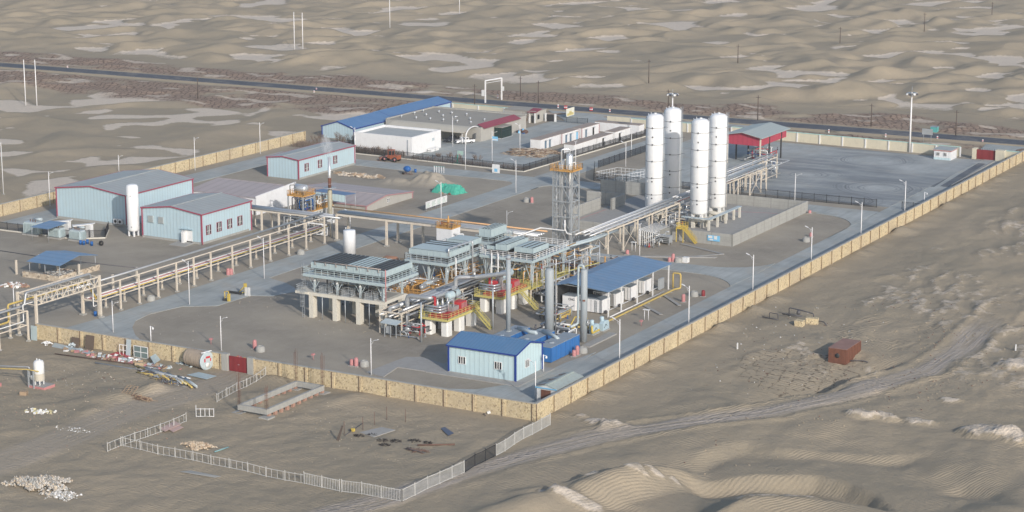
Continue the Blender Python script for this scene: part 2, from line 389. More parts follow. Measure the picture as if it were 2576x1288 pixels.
    return z,np.clip(crust,0,1)*(1-k1),np.clip(st,0,1)*(1-.7*np.clip(pale,0,1)),k1+k2*.45,s2,np.where(k1>.01,t1,t2)
def scarp(x,y,pl,dep,wd,rec):
    d=np.full(np.shape(x),1e9); sg=np.ones(np.shape(x)); en=np.ones(np.shape(x)); n=len(pl)-1
    for i,((ax,ay),(bx,by)) in enumerate(zip(pl[:-1],pl[1:])):
        dx,dy=bx-ax,by-ay; t=((x-ax)*dx+(y-ay)*dy)/(dx*dx+dy*dy); tc=np.clip(t,0,1); q=np.hypot(x-ax-tc*dx,y-ay-tc*dy); c=(x-ax)*dy-(y-ay)*dx
        u=q<d; d=np.where(u,q,d); sg=np.where(u,np.sign(c),sg); en=np.where(u,ss((i+tc)/n*4)*ss((1-(i+tc)/n)*5),en)
    s=d*sg+.3*fbm(x/3,y/3,2,150); return dep*ss(s/wd)*np.exp(-np.maximum(s,0)/rec)*en
SCARPS=[([G(*p) for p in ((2300,905),(2225,932),(2130,958),(2035,984),(1950,1006),(1860,1028))],3.4,1.3,9.),([G(*p) for p in ((1560,1215),(1720,1192),(1900,1190),(2060,1192),(2150,1215),(2210,1245),(2255,1290),(2280,1350))],2.7,2.4,9.),([G(*p) for p in ((1690,1250),(1700,1190),(1740,1140),(1830,1110),(1950,1105))],1.7,4.5,8.),([G(*p) for p in ((1850,1120),(2000,1128),(2200,1138),(2380,1125))],.1*12,3.2,7.),([G(*p) for p in ((1290,1245),(1400,1235),(1560,1262),(1700,1288))],.9,2.,6.),([G(*p) for p in ((2300,1230),(2420,1200),(2520,1230),(2600,1300))],1.2,3.,7.)]
LUMPS=[(*G(1560,1080),4.2,2.6,.9),(*G(1500,1062),2,1.6,.5),(*G(2165,1050),2.6,1.8,.9),(*G(2225,1052),2.6,1.6,.8),(*G(2310,1062),3.,1.5,.6),(*G(2490,1095),5.,3.,1.3),(*G(2560,1110),3,3,.9),(*G(1450,1268),5,1.6,.5),(*G(1395,1255),3,1.4,.5),(*G(1480,1222),1.6,1.,.3),(*G(1600,1222),2.2,1.2,.4),(*G(1650,1215),1.8,1,.35),(*G(1700,1212),1.2,.9,.3),(*G(2560,925),3,3,1.),(*G(2390,1010),2,1.2,.5),(*G(1900,1283),3.5,1.5,.6),(*G(2010,1286),3.5,1.4,.6),(*G(1465,1048),1.2,1,.35),(*G(2060,995),1,.6,.1)]
PITS=[(*G(2080,975),9.,4.5,.9),(*G(2200,1130),9,6,.8),(*G(1740,1180),7,5,1.2),(*G(2420,1215),9,5,1.),(*G(330,1010),5,4,.5)]
TB=G(2090,1015)
MOUNDS=[(*G(395,985),2.6,1.5),(*G(290,1000),3.6,1.1),(*G(720,945),3.6,1.2),(*G(640,1000),3,.6),(*G(235,1040),3,.6),(*G(850,1010),3,.5),(*G(900,1000),2.5,.5),(*G(1065,470),4.5,2.2),(*G(1010,465),3,.9)]
def hz(x,y):
    i=int(np.clip(np.searchsorted(gx,x)-1,0,len(gx)-2)); j=int(np.clip(np.searchsorted(gy,y)-1,0,len(gy)-2)); a=(x-gx[i])/(gx[i+1]-gx[i]); b=(y-gy[j])/(gy[j+1]-gy[j])
    return float((Z[j,i]*(1-a)+Z[j,i+1]*a)*(1-b)+(Z[j+1,i]*(1-a)+Z[j+1,i+1]*a)*b)
def GT(u,v):
    z=0.
    for i in range(4): x,y=G(u,v,z); z=hz(x,y)
    return (x,y,z)
def axis(parts):
    r=[]
    for a,b,d in parts: r+=list(np.arange(a,b,d))
    return np.array(r+[parts[-1][1]])
gx=axis([(-6000,-1500,500),(-1500,-760,60),(-760,-345,1.15),(-345,-262,1.3),(-262,-60,.62),(-60,60,8),(60,600,60),(600,4000,500)])
gy=axis([(-600,150,60),(150,195,5),(195,345,.62),(345,535,1.1),(535,1010,1.15),(1010,1400,30),(1400,6000,400)])
X,Y=np.meshgrid(gx,gy); Z,CR,ST,TR,S2,RD=terrain(X,Y)
outer=ss((np.hypot(X+350,Y-560)-700)/300); Z=Z*(1-outer)
def grid(name,X,Y,Z,mat_,attrs={}):
    ny,nx=X.shape; me=bpy.data.meshes.new(name); me.vertices.add(nx*ny)
    me.vertices.foreach_set('co',np.stack([X,Y,Z],-1).astype(np.float32).ravel())
    i=np.arange((ny-1)*nx).reshape(ny-1,nx)[:,:-1]; q=np.stack([i,i+1,i+1+nx,i+nx],-1).reshape(-1,4); nf=len(q)
    me.loops.add(nf*4); me.polygons.add(nf); me.loops.foreach_set('vertex_index',q.ravel().astype(np.int32))
    me.polygons.foreach_set('loop_start',np.arange(0,nf*4,4,dtype=np.int32)); me.polygons.foreach_set('loop_total',np.full(nf,4,dtype=np.int32))
    me.polygons.foreach_set('use_smooth',np.ones(nf,dtype=bool)); me.update(calc_edges=True)
    for k,a in attrs.items():
        at=me.attributes.new(k,'FLOAT','POINT'); at.data.foreach_set('value',a.astype(np.float32).ravel())
    me.materials.append(mat_); o=bpy.data.objects.new(name,me); COL.objects.link(o); return o
def sand_mat():
    m,n,b=_mk('desert_sand'); pos=N(n,'ShaderNodeNewGeometry').outputs['Position']
    A={k:N(n,'ShaderNodeAttribute',attribute_name=k).outputs['Fac'] for k in ('crust','straw','track','squares','rutd')}
    big=NOI(n,pos,.035,4,.6); med=NOI(n,pos,.35,5,.6); fine=NOI(n,pos,2.6,4,.7)
    c=MIX(n,RMP(n,big,.35,.65),(.325,.280,.208),(.40,.335,.245)); c=MIX(n,MA(n,'MULTIPLY',RMP(n,med,.4,.75),.4),c,(.29,.258,.208)); c=MIX(n,MA(n,'MULTIPLY',RMP(n,fine,.3,.75),.16),c,(.17,.14,.11))
    cc=MIX(n,NOI(n,pos,.8,6,.75),(.55,.475,.395),(.80,.71,.60)); c=MIX(n,MA(n,'MULTIPLY',RMP(n,MA(n,'ADD',A['crust'],MA(n,'MULTIPLY',MA(n,'SUBTRACT',NOI(n,pos,.5,6,.7),.5),1.5)),.28,.72),.9),c,cc)
    def cells(vec,size,wd,cut,wrp=5.,ca=.9,sa=.42):
        w_=n.nodes.new('ShaderNodeVectorMath'); w_.operation='ADD'; n.links.new(vec,w_.inputs[0])
        nz=n.nodes.new('ShaderNodeTexNoise'); nz.inputs['Scale'].default_value=.22; nz.inputs['Detail'].default_value=3; n.links.new(vec,nz.inputs[0])
        n.links.new(SCL(n,nz.outputs['Color'],(wrp,wrp,0)),w_.inputs[1])
        sp=N(n,'ShaderNodeSeparateXYZ'); n.links.new(SCL(n,w_.outputs[0],(1/size,1/size,1)),sp.inputs[0]); l=None
        a_=MA(n,'ADD',MA(n,'MULTIPLY',sp.outputs[0],ca),MA(n,'MULTIPLY',sp.outputs[1],sa)); b_=MA(n,'SUBTRACT',MA(n,'MULTIPLY',sp.outputs[1],ca),MA(n,'MULTIPLY',sp.outputs[0],sa))
        for ax_ in (a_,b_):
            t=RMP(n,MA(n,'PINGPONG',ax_,.5),wd,wd*.3); l=t if l is None else MA(n,'MAXIMUM',l,t)
        return MA(n,'MULTIPLY',l,RMP(n,NOI(n,vec,1.4,4,.7),cut,cut+.1))
    l1=cells(pos,2.0,.17,.38); l2=cells(pos,2.1,.11,.47,3.,.99,.1)
    sg=MIX(n,fine,(.30,.215,.165),(.40,.305,.24)); s_=MA(n,'MULTIPLY',A['straw'],RMP(n,NOI(n,pos,.05,3),.36,.46)); c=MIX(n,MA(n,'MULTIPLY',s_,.9),c,sg)
    c=MIX(n,MA(n,'MULTIPLY',MA(n,'MULTIPLY',s_,l1),.85),c,(.11,.075,.06)); c=MIX(n,MA(n,'MULTIPLY',MA(n,'MULTIPLY',A['squares'],l2),.85),c,(.10,.08,.06))
    cb=n.nodes.new('ShaderNodeCombineXYZ'); n.links.new(MA(n,'MULTIPLY',A['rutd'],1.9),cb.inputs[0]); sp_=N(n,'ShaderNodeSeparateXYZ'); n.links.new(pos,sp_.inputs[0]); n.links.new(MA(n,'MULTIPLY',MA(n,'ADD',sp_.outputs[0],sp_.outputs[1]),.05),cb.inputs[1]); rut=NOI(n,cb.outputs[0],1.,3,.6)
    c=MIX(n,MA(n,'MULTIPLY',A['track'],MA(n,'ADD',.35,MA(n,'MULTIPLY',RMP(n,rut,.4,.6),.6))),c,MIX(n,NOI(n,SCL(n,pos,(.5,2.2,1)),1.2,5,.7),(.34,.30,.26),(.50,.445,.395)))
    n.links.new(c,b.inputs['Base Color']); b.inputs['Roughness'].default_value=.95; b.inputs['Specular IOR Level'].default_value=.1
    # wind ripples on bare sand, lumps on crust
    wv=n.nodes.new('ShaderNodeTexWave'); wv.inputs['Scale'].default_value=.62; wv.inputs['Distortion'].default_value=7; wv.inputs['Detail'].default_value=2; wv.inputs['Detail Scale'].default_value=.35
    rt=n.nodes.new('ShaderNodeVectorRotate'); rt.rotation_type='Z_AXIS'; rt.inputs['Angle'].default_value=.5; n.links.new(pos,rt.inputs[0]); n.links.new(rt.outputs[0],wv.inputs[0])
    rip=MA(n,'MULTIPLY',wv.outputs['Fac'],MA(n,'MULTIPLY',RMP(n,NOI(n,pos,.07,2),.42,.56),.33))
    hgt=MA(n,'ADD',MA(n,'MULTIPLY',MA(n,'MULTIPLY',rut,A['track']),1.2),MA(n,'ADD',MA(n,'ADD',MA(n,'MULTIPLY',NOI(n,pos,.9,8,.72),1.0),MA(n,'MULTIPLY',rip,.6)),MA(n,'MULTIPLY',MA(n,'ADD',A['crust'],s_),MA(n,'ADD',MA(n,'MULTIPLY',NOI(n,pos,1.8,5,.75),1.4),MA(n,'MULTIPLY',l1,.3)))))
    BMP(n,b,hgt,.75,.30); return m
SAND=sand_mat()
tag(grid('terrain',X,Y,Z,SAND,{'crust':CR,'straw':ST,'track':TR,'squares':S2,'rutd':RD}),kind='structure')
# ---- yard surface inside the walls
def yard_mat():
    m,n,b=_mk('yard_gravel_sand'); pos=N(n,'ShaderNodeNewGeometry').outputs['Position']
    big=NOI(n,pos,.05,5,.6); med=NOI(n,SCL(n,pos,(1,1.,1)),.22,6,.65,1.2); fine=NOI(n,pos,3.5,3,.7)
    c=MIX(n,RMP(n,big,.35,.65),(.275,.248,.205),(.40,.358,.29)); c=MIX(n,MA(n,'MULTIPLY',RMP(n,med,.5,.72),.5),c,(.41,.37,.315)); c=MIX(n,MA(n,'MULTIPLY',RMP(n,fine,.35,.75),.22),c,(.15,.14,.13))
    wv=n.nodes.new('ShaderNodeTexWave'); wv.inputs['Scale'].default_value=.22; wv.inputs['Distortion'].default_value=9; wv.inputs['Detail'].default_value=5; wv.inputs['Detail Scale'].default_value=.5; n.links.new(pos,wv.inputs[0])
    c=MIX(n,MA(n,'MULTIPLY',RMP(n,wv.outputs['Fac'],.8,1.),.22),c,(.34,.315,.28))
    n.links.new(c,b.inputs['Base Color']); b.inputs['Roughness'].default_value=.95; b.inputs['Specular IOR Level'].default_value=.1; BMP(n,b,NOI(n,pos,2.,6,.7),.4,.12); return m
YARD=yard_mat()
YM=[(*G(1080,462),5.4,3.4,2.9),(*G(1000,460),5,2.4,1.3),(*G(905,600),5,3,.25)]
for (ux,uy,rx_,ry_,h_) in YM[:2]:
    xs=np.linspace(ux-rx_*2.4,ux+rx_*2.4,60); ys=np.linspace(uy-ry_*2.4,uy+ry_*2.4,44); X2,Y2=np.meshgrid(xs,ys); Z2=h_*np.exp(-(((X2-ux)/rx_)**2+((Y2-uy)/ry_)**2))*(1+.5*fbm(X2/2,Y2/2,3,7))-.06
    tag(grid('sand_mound',X2,Y2,Z2,YARD),kind='structure')
mb=MB(); mb.prism([(-330.6,273),(-149.6,273),(-149.6,536),(-330.6,536)],-.5,0.); tag(mb.build('yard_ground',YARD),kind='structure')
def road_mat(name,c1,c2,joint,tyre,ring=False):
    m,n,b=_mk(name); pos=N(n,'ShaderNodeNewGeometry').outputs['Position']
    c=MIX(n,RMP(n,NOI(n,pos,.12,5,.65),.35,.68),c1,c2)
    c=MIX(n,MA(n,'MULTIPLY',RMP(n,NOI(n,SCL(n,pos,(.9,.09,1)),1.,4,.6),.45,.75),tyre),c,lighter(c1,.62))
    c=MIX(n,MA(n,'MULTIPLY',RMP(n,NOI(n,pos,.6,5,.7),.55,.8),.5),c,(.30,.28,.245)); c=MIX(n,MA(n,'MULTIPLY',RMP(n,NOI(n,pos,.11,6,.7),.52,.66),.5 if joint else .3),c,(.38,.345,.29))
    sp=N(n,'ShaderNodeSeparateXYZ'); n.links.new(pos,sp.inputs[0])
    if joint:
        for k in (0,1):
            t=RMP(n,MA(n,'PINGPONG',sp.outputs[k],joint/2),.07,.02); c=MIX(n,MA(n,'MULTIPLY',t,.35),c,(.12,.12,.12))
    if ring:
        pr=None
        for (cx,cy,r0) in ((*G(2195,404),7.5),(*G(2215,476),6.),(*G(2035,445),5.),(*G(2380,400),7.),(*G(2000,380),9.),(*G(2330,425),8)):
            x_=MA(n,'SUBTRACT',sp.outputs[0],cx); y_=MA(n,'SUBTRACT',sp.outputs[1],cy); d=MA(n,'ADD',MA(n,'SQRT',MA(n,'ADD',MA(n,'MULTIPLY',x_,x_),MA(n,'MULTIPLY',y_,y_))),MA(n,'MULTIPLY',NOI(n,pos,.09,3),4.)); q=RMP(n,d,r0,r0+7); pr=q if pr is None else MA(n,'MULTIPLY',pr,q)
        c=MIX(n,MA(n,'MULTIPLY',pr,MA(n,'MULTIPLY',RMP(n,NOI(n,SCL(n,pos,(.05,.3,1)),1.,4,.6),.3,.6),.75)),c,(.17,.19,.21))
        for (cx,cy,r0,r1,st_) in ((*G(2195,404),7,14,.8),(*G(2190,404),2,6,.5),(*G(2210,474),5,15,.85),(*G(2035,440),4,12,.7),(*G(2110,505),6,14,.8)):
            x_=MA(n,'SUBTRACT',sp.outputs[0],cx); y_=MA(n,'SUBTRACT',sp.outputs[1],cy)
            d=MA(n,'SQRT',MA(n,'ADD',MA(n,'MULTIPLY',x_,x_),MA(n,'MULTIPLY',y_,y_))); d=MA(n,'ADD',d,MA(n,'MULTIPLY',NOI(n,pos,.07,2),5.))
            w_=MA(n,'MULTIPLY',RMP(n,d,r0,r0+2),RMP(n,d,r1,r1-4))
            l=RMP(n,NOI(n,N(n,'ShaderNodeCombineXYZ').outputs[0],1),0,1)
            cb=n.nodes.new('ShaderNodeCombineXYZ'); n.links.new(MA(n,'MULTIPLY',d,1.1),cb.inputs[0]); l=RMP(n,NOI(n,cb.outputs[0],1.6,3,.7),.46,.62)
            c=MIX(n,MA(n,'MULTIPLY',MA(n,'MULTIPLY',l,w_),st_),c,(.11,.12,.14))
    n.links.new(c,b.inputs['Base Color']); b.inputs['Roughness'].default_value=.85; b.inputs['Specular IOR Level'].default_value=.2; return m
ROAD=road_mat('concrete_road',(.32,.348,.345),(.435,.46,.45),5,.4); LOT=road_mat('concrete_lot',(.31,.335,.338),(.44,.46,.455),0,.2,True)
PAD=mat('concrete_pad',(.34,.335,.32),.9,var=.12,sc=.5,dirt=(.25,.23,.2),da=.5)
RZ=[.05]
def road(poly,name='concrete_road',m=None,t=.3):
    z=RZ[0]; RZ[0]+=.006; mb=MB(); mb.prism(poly,z-t,z); return tag(mb.build(name,m or ROAD),kind='structure')
def arc(cx,cy,r,a0,a1,n=8): return [(cx+r*math.cos(R(a0+(a1-a0)*i/n)),cy+r*math.sin(R(a0+(a1-a0)*i/n))) for i in range(n+1)]
road([(-159,274),(-150,274),(-150,533),(-159,533)])
road([G(1197,980),(-182,274.2),(-159,274.2),(-158.9,305),G(1500,886),G(1420,914),G(1345,950),G(1300,965),G(1250,972)])
road([(-256,274),(-251,274)]+[(-250.2,280),(-249.2,290),(-249.2,450),(-249.2,520),(-241.6,520),(-241.6,449),(-241.6,304),(-242.6,300),(-243.5,295),(-242.5,290),(-240,286),(-236,282),(-232,279),(-228,276.5),(-226,274)])
road([(-241.6,303),(-236.5,306.5),(-236.,316),(-232,318),(-230,324),(-236,328),(-241.6,330)])
road([(-326,444.6),(-249.2,444.6),(-249.2,452.4),(-326,452.4)])
road(arc(-253.2,448.5-8,4,0,90)+[(-249.2,444.6)]); 
road([(-326.,345),(-318,345),(-318,444.6),(-326,444.6)])
road([(-241.6,445),(-200,446.8),(-159,444.6),(-159,452.6),(-212,453.6),(-241.6,453)])
road([(-241.6,437)]+arc(-237.6,441,4,180,90)+[(-241.6,445)])
road([(-206,375.5),(-170,375.3)]+arc(-170,363.3,12,90,25,8)+[(-158.8,380)]+arc(-171,394,12,-12,-85,8)+[(-206,381.6)])
road([(-159,452.6),(-159,420)]+arc(-171,432,12,0,90,8)+[(-171,444.6),(-165,452.6)])
# north-west court and truck yard
road([(-309,481),(-302,478.5),(-292.5,478.5),(-292.5,460.5),(-258,460.5),(-258.6,484),(-270,484),(-270.5,536),(-288,536),(-288,495),(-309,495)],'concrete_court',ROAD)
road([(-212,460),(-159,459),(-159,531),(-168,530),(-216,531.5)],'concrete_truck_yard',LOT)
road([(-231,459),(-212,459),(-212,531),(-239,533),(-239,500),(-231,498)],'concrete_court',ROAD)
road([(-285,536.4),(-236,536.4),(-232,yh(-232)-4.),(-300,yh(-300)-4)],'concrete_forecourt',ROAD)
road([(-163,536.4),(-150,536.4),(-147,yh(-147)-4),(-166,yh(-166)-4)],'concrete_forecourt',ROAD)
# bund floor
road([(-216,402.5),(-173.8,402.5),(-173.8,444.4),(-216,444.4)],'bund_floor',PAD)
mb=MB()
for a,b in (((-215,408),(-214.6,424)),((-199,406),(-196,413)),((-190,436),(-175.2,440))): mb.bar((*a,.115+.05),(*b,.115+.05),.18,.02)
tag(mb.build('painted_line',FRED),kind='structure')
for p in ([(921,938),(1021,900),(1060,900),(1120,918),(1087,938),(1001,925),(964,950)],): road([G(*q) for q in p],'concrete_path',PAD)
road([(-178.3,286.6),(-160.6,286.6),(-160.6,299),(-178.3,299)][:4],'building_apron',PAD)
road([(-193,380),(-172,390),(-172,391),(-193,381)][:4],'narrow_concrete_path',PAD)
for a,b in (((-178,387),(-172,394)),((-184,399),(-172,394)),((-167,346),(-161,341)),((-167,355),(-161,349))):
    L=math.hypot(b[0]-a[0],b[1]-a[1]); nx,ny=-(b[1]-a[1])/L*.35,(b[0]-a[0])/L*.35
    road([(a[0]-nx,a[1]-ny),(b[0]-nx,b[1]-ny),(b[0]+nx,b[1]+ny),(a[0]+nx,a[1]+ny)][::-1],'narrow_concrete_path',PAD,.1)
# truck ramps of the right entrance
for i,(a,b) in enumerate((((2432,410),(2340,470)),((2470,412),(2375,470)))):
    A=G(*a);B=G(*b); mb=MB(); mb.prism([(A[0]-1.,A[1]),(A[0]+1.,A[1]),(B[0]+1.,B[1]),(B[0]-1.,B[1])],0,.09+.01*i); tag(mb.build('dark_wheel_lane',road_mat('dark_lane%d'%i,(.10,.115,.14),(.15,.17,.19),0,.2)),kind='structure')
mb=MB(); A=G(2500,408);B=G(2395,468); mb.bar((A[0],A[1],.2),(B[0],B[1],.2),.4,.3); tag(mb.build('kerb',CONC),kind='structure')
# highway
hx=np.arange(-900,220,8.); mb=MB(); P1=[(x,yh(x)) for x in hx]
n_=len(P1); vs=[(x,y-4.1,.42) for x,y in P1]+[(x,y+4.1,.42) for x,y in P1]+[(x,y-6.,-.1) for x,y in P1]+[(x,y+6.,-.1) for x,y in P1]
fs=[(i,i+1,n_+i+1,n_+i) for i in range(n_-1)]; sh=[(2*n_+i,2*n_+i+1,i+1,i) for i in range(n_-1)]+[(n_+i,n_+i+1,3*n_+i+1,3*n_+i) for i in range(n_-1)]
mb.add(vs,fs,0); mb.add([],[[j for j in f] for f in []]) ; 
mb.f+= [list(f) for f in sh]; mb.m+=[1]*len(sh); mb.sm+=[False]*len(sh)
ASPH=road_mat('asphalt',(.075,.085,.105),(.10,.11,.13),0,.35)
tag(mb.build('highway',[ASPH,SAND]),kind='structure')
mb=MB()
for s_ in (-3.7,3.7):
    for i in range(n_-1): mb.add([(P1[i][0],P1[i][1]+s_-.07,.427),(P1[i+1][0],P1[i+1][1]+s_-.07,.427),(P1[i+1][0],P1[i+1][1]+s_+.07,.427),(P1[i][0],P1[i][1]+s_+.07,.427)],[(0,1,2,3)])
tag(mb.build('road_marking',mat('faded_road_paint',(.35,.36,.36),.8)),kind='structure')
# ================= WALLS AND FENCES
def stone_wall(p,q,label,h=2.73,step=6.,side=1,name='stone_wall',m=STONE):
    L=math.hypot(q[0]-p[0],q[1]-p[1]); dx,dy=(q[0]-p[0])/L,(q[1]-p[1])/L; ox,oy=-dy*side,dx*side
    t=T(name,label,'wall',p); MB().bar((p[0],p[1],h/2-.25),(q[0],q[1],h/2-.25),.32,h+.5).build('wall_panel',m,t)
    MB().bar((p[0],p[1],h+.06),(q[0],q[1],h+.06),.44,.12).build('coping',CONC,t)
    k=int(L/step)
    for i in range(k+1):
        s=min(i*L/k,L-.01); x,y=p[0]+dx*s,p[1]+dy*s
        MB().obox((x+ox*.06,y+oy*.06,h/2-.2),(.42,.46,h+.4),math.atan2(dy,dx)).build('pillar',m,t)
        MB().obox((x+ox*.32-dx*.25,y+oy*.32-dy*.25,h/2),(.07,.06,h),math.atan2(dy,dx)).build('joint_strip',RUSTP,t)
    return t
stone_wall((-149.2,271.6),(-149.6,545),'long yellow stone wall along the right road from the near corner to the far gate',side=-1,step=5.6)
stone_wall((-202.3,271.6),(-149.4,271.6),'yellow stone wall between the maroon gate and the near corner, behind the fenced work site',side=-1,step=5.2)
stone_wall((-249.3,271.6),(-208.9,271.6),'yellow stone wall left of the maroon gate with scrap boards leaning on it',side=-1,step=4.6)
stone_wall((-330.9,300),(-330.9,470),'yellow stone wall along the far left side behind the pale blue warehouses',side=-1,step=5.6)
for x0,lab in ((-208.6,'left grey concrete pillar of the maroon yard gate'),(-203.3,'right grey concrete pillar of the maroon yard gate')):
    MB().box(x0-.2,x0+1.,271.2,272.0,-.2,2.9).build('gate_pillar',CONC,None,label=lab,cat='pillar')
t=T('steel_gate','maroon double steel gate between two grey concrete pillars in the near stone wall','gate',(-205.3,271.6))
for x0,x1 in ((-207.4,-205.45),(-205.42,-203.5)): MB().box(x0,x1,271.5,271.62,.05,2.6).build('door_leaf',REDM,t)
MB().bar((-205.6,271.45,1.3),(-205.25,271.45,1.3),.06).build('handle',STEEL,t)
def panel_wall(p,q,label,h=2.5,step=9.):
    L=math.hypot(q[0]-p[0],q[1]-p[1]); dx,dy=(q[0]-p[0])/L,(q[1]-p[1])/L
    t=T('perimeter_wall',label,'wall',p); MB().bar((p[0],p[1],h/2-.1),(q[0],q[1],h/2-.1),.25,h+.2).build('wall_panel',BEIGE,t)
    MB().bar((p[0],p[1],h+.06),(q[0],q[1],h+.06),.42,.16).build('coping',MINT,t)
    k=max(1,int(L/step))
    for i in range(k+1):
        s=i*L/k; x,y=p[0]+dx*s,p[1]+dy*s; MB().obox((x,y-.15,h/2),(.34,.4,h+.02),math.atan2(dy,dx)).build('pillar',WHITE,t)
panel_wall((-232,535.5),(-166,534.),'cream panel wall with mint coping behind the truck yard and tall mast',step=6.4)
panel_wall((-332,536.3),(-296,535.5),'cream panel wall with mint coping behind the grey flat-roofed hall')
panel_wall((-155.6,534.2),(-149.8,534.),'short cream panel wall with mint coping right of the maroon truck gate',step=3)
panel_wall((-263,535.4),(-236.6,535.6),'cream panel wall with mint coping behind the white container offices',step=7)
MB().box(-270.8,-263.3,535.2,535.6,0,2.7).build('entrance_wall',BEIGE,None,label='plain sand-coloured wall panel between black sliding gate and mint-topped wall',cat='wall')
for a,b,lab in ((-162.3,-161.3,'cream gate pillar left of the maroon truck gate'),(-156.1,-153.8,'wide cream wall block right of the maroon truck gate')):
    MB().box(a,b,532.2,534.2,0,2.8).build('gate_pillar',BEIGE,None,label=lab,cat='pillar')
t=T('steel_gate','wide maroon sliding gate at the far right truck entrance','gate',(-159,533.)); MB().box(-161.2,-156.2,532.7,532.9,.05,2.55).build('door_leaf',REDM,t)
[MB().box(-161.1+i*.45,-161.05+i*.45,532.78,532.83,2.5,3.0).build('spike',BLACK,t) for i in range(11)]
t=T('steel_gate','dark red double gate behind the tall white tanks','gate',(-238,530)); 
for x0,x1 in ((-240.2,-237.6),(-237.5,-234.9)): MB().box(x0,x1,533.4,533.6,.05,3.3).build('door_leaf',REDM,t)
def bar_fence(pts,label,h=1.9,post=3.,m=BLACK,bw=.035,bs=.16,kerb=True,name='bar_fence',pw=.09,rails=2,grp=None,zf=None):
    t=T(name,label,'fence',pts[0],grp); bars=MB(); zf=zf or (lambda x,y:0.)
    for (ax,ay),(bx,by) in zip(pts[:-1],pts[1:]):
        L=math.hypot(bx-ax,by-ay); k=max(1,round(L/post)); f=lambda s:(ax+(bx-ax)*s,ay+(by-ay)*s)
        for i in range(k+1):
            x,y=f(i/k); z=zf(x,y); MB().box(x-pw/2,x+pw/2,y-pw/2,y+pw/2,z-.3,z+h+.15).build('post',m,t)
            if i<k:
                x2,y2=f((i+1)/k); z2=zf(x2,y2)
                for r in range(rails): c=.12+(h-.2)*r/(rails-1); bars.bar((x,y,z+c),(x2,y2,z2+c),.05,.07)
        nb=int(L/bs)
        for i in range(nb): x,y=f((i+.5)/nb); z=zf(x,y); bars.box(x-bw/2,x+bw/2,y-bw/2,y+bw/2,z+.08,z+h)
    bars.build('fence_bars',m,t)
    if kerb:
        kb=MB(); [kb.bar((*a,.1),(*b,.1),.3,.3) for a,b in zip(pts[:-1],pts[1:])]; kb.build('kerb',CONCP,t)
    return t
bar_fence([(-307,459.4),(-255,457.6)],'dark bar fence with graffiti-height kerb in front of the white block building and court')
bar_fence([(-255,457.6),(-251.8,535)],'dark bar fence running past the container offices beside the long road')
bar_fence([(-241.2,521),(-241.2,472)],'dark bar fence across the road from the container offices',kerb=False)
bar_fence([(-241.2,470),(-234.,455.6),(-213,455.8)],'dark bar fence around the corner holding the white pen',kerb=False)
bar_fence([(-213,455.8),(-161.5,457.6)],'long dark bar fence separating the truck yard from the bund road',kerb=False)
bar_fence([(-155.5,457.9),(-150.2,458.)],'short dark fence stub against the right stone wall',kerb=False)
bar_fence([(-327.5,338.5),(-299.8,339.2),(-294.6,343.4),(-299.4,350.2)],'dark bar fence round the transformer yard')
bar_fence([(-286.5,533.6),(-276.3,533.7)],'black sliding entrance gate of upright bars by the beige wall',h=1.7,kerb=False,name='sliding_gate',bs=.22)
t=T('steel_gate','dark solid gate leaf between two white pillars beside the gatehouse','gate',(-284,533)); MB().box(-289.4,-286.9,533,533.12,.05,2.1).build('door_leaf',DARK,t)
for x0,lab in ((-289.9,'white gate pillar next to the gatehouse door'),(-286.8,'white gate pillar left of the black bar gate')): MB().box(x0,x0+.45,532.8,533.4,0,2.3).build('gate_pillar',WHITE,None,label=lab,cat='pillar')
# white pen in the corner
t=T('white_pen','small white railed enclosure standing on the ground left of the tall tanks','railing',(-231,461))
for a,b in (((-234.5,457.7),(-226.2,457.9)),((-226.2,457.9),(-224,466)),((-224,466),(-232.5,465.5)),((-232.5,465.5),(-234.5,457.7))):
    mb=MB()
    for z in (.15,1.1,1.9): mb.bar((*a,z),(*b,z),.07)
    for i in range(9): x,y=a[0]+(b[0]-a[0])*i/8,a[1]+(b[1]-a[1])*i/8; mb.box(x-.03,x+.03,y-.03,y+.03,0,1.95)
    mb.build('rail_panel',WHITE,t)
# white picket fences of the work site
def picket(pts,label,h,bs,post,bw=.045,m=None):
    return bar_fence(pts,label,h,post,m or PICK,bw,bs,False,'picket_fence',.08,2,None,hz)
picket([(-196.3,227.3),(-195.7,245)],'low white wide-barred fence left of the work site, ending at an open gate',1.35,1.05,3.2)
picket([(-198.2,256),(-199.6,271)],'low white fence with wide-set bars leading up to the maroon gate',1.35,1.05,3.2)
picket([(-195.9,230.3),(-163,229.6)],'low white fence with wide-set bars along the front of the work site',1.4,1.0,3.4)
picket([(-163,229.6),(-157,229.6)],'pair of white gate-like panels with closely set bars in the front fence',1.7,.27,3.)
picket([(-156.6,229.5),(-147,229.9)],'white close-barred fence panels reaching the front corner of the work site',1.75,.25,3.2)
picket([(-147,229.9),(-146,244.8)],'white close-barred fence going back from the front corner',1.8,.25,3.)
picket([(-146,244.9),(-146,253.7)],'dark close-barred fence section between two white ones',1.8,.2,3.,.04,BLACK)
picket([(-146,253.8),(-146.2,270.8)],'white close-barred fence meeting the corner of the stone wall',1.8,.25,3.,.05)
t=T('gate_leaf','white barred gate leaf standing ajar at the end of the left fence','gate',(-195.7,247.2)); mb=MB()
A=(-195.8,247.6);B=(-193.4,248.9); zz=hz(*A)
for z in (.1,1.3): mb.bar((*A,zz+z),(*B,zz+z),.07)
for i in range(5): x,y=A[0]+(B[0]-A[0])*i/4,A[1]+(B[1]-A[1])*i/4; mb.box(x-.04,x+.04,y-.04,y+.04,zz,zz+1.4+(.5 if i==0 else 0))
mb.build('bars',WHITE,t)
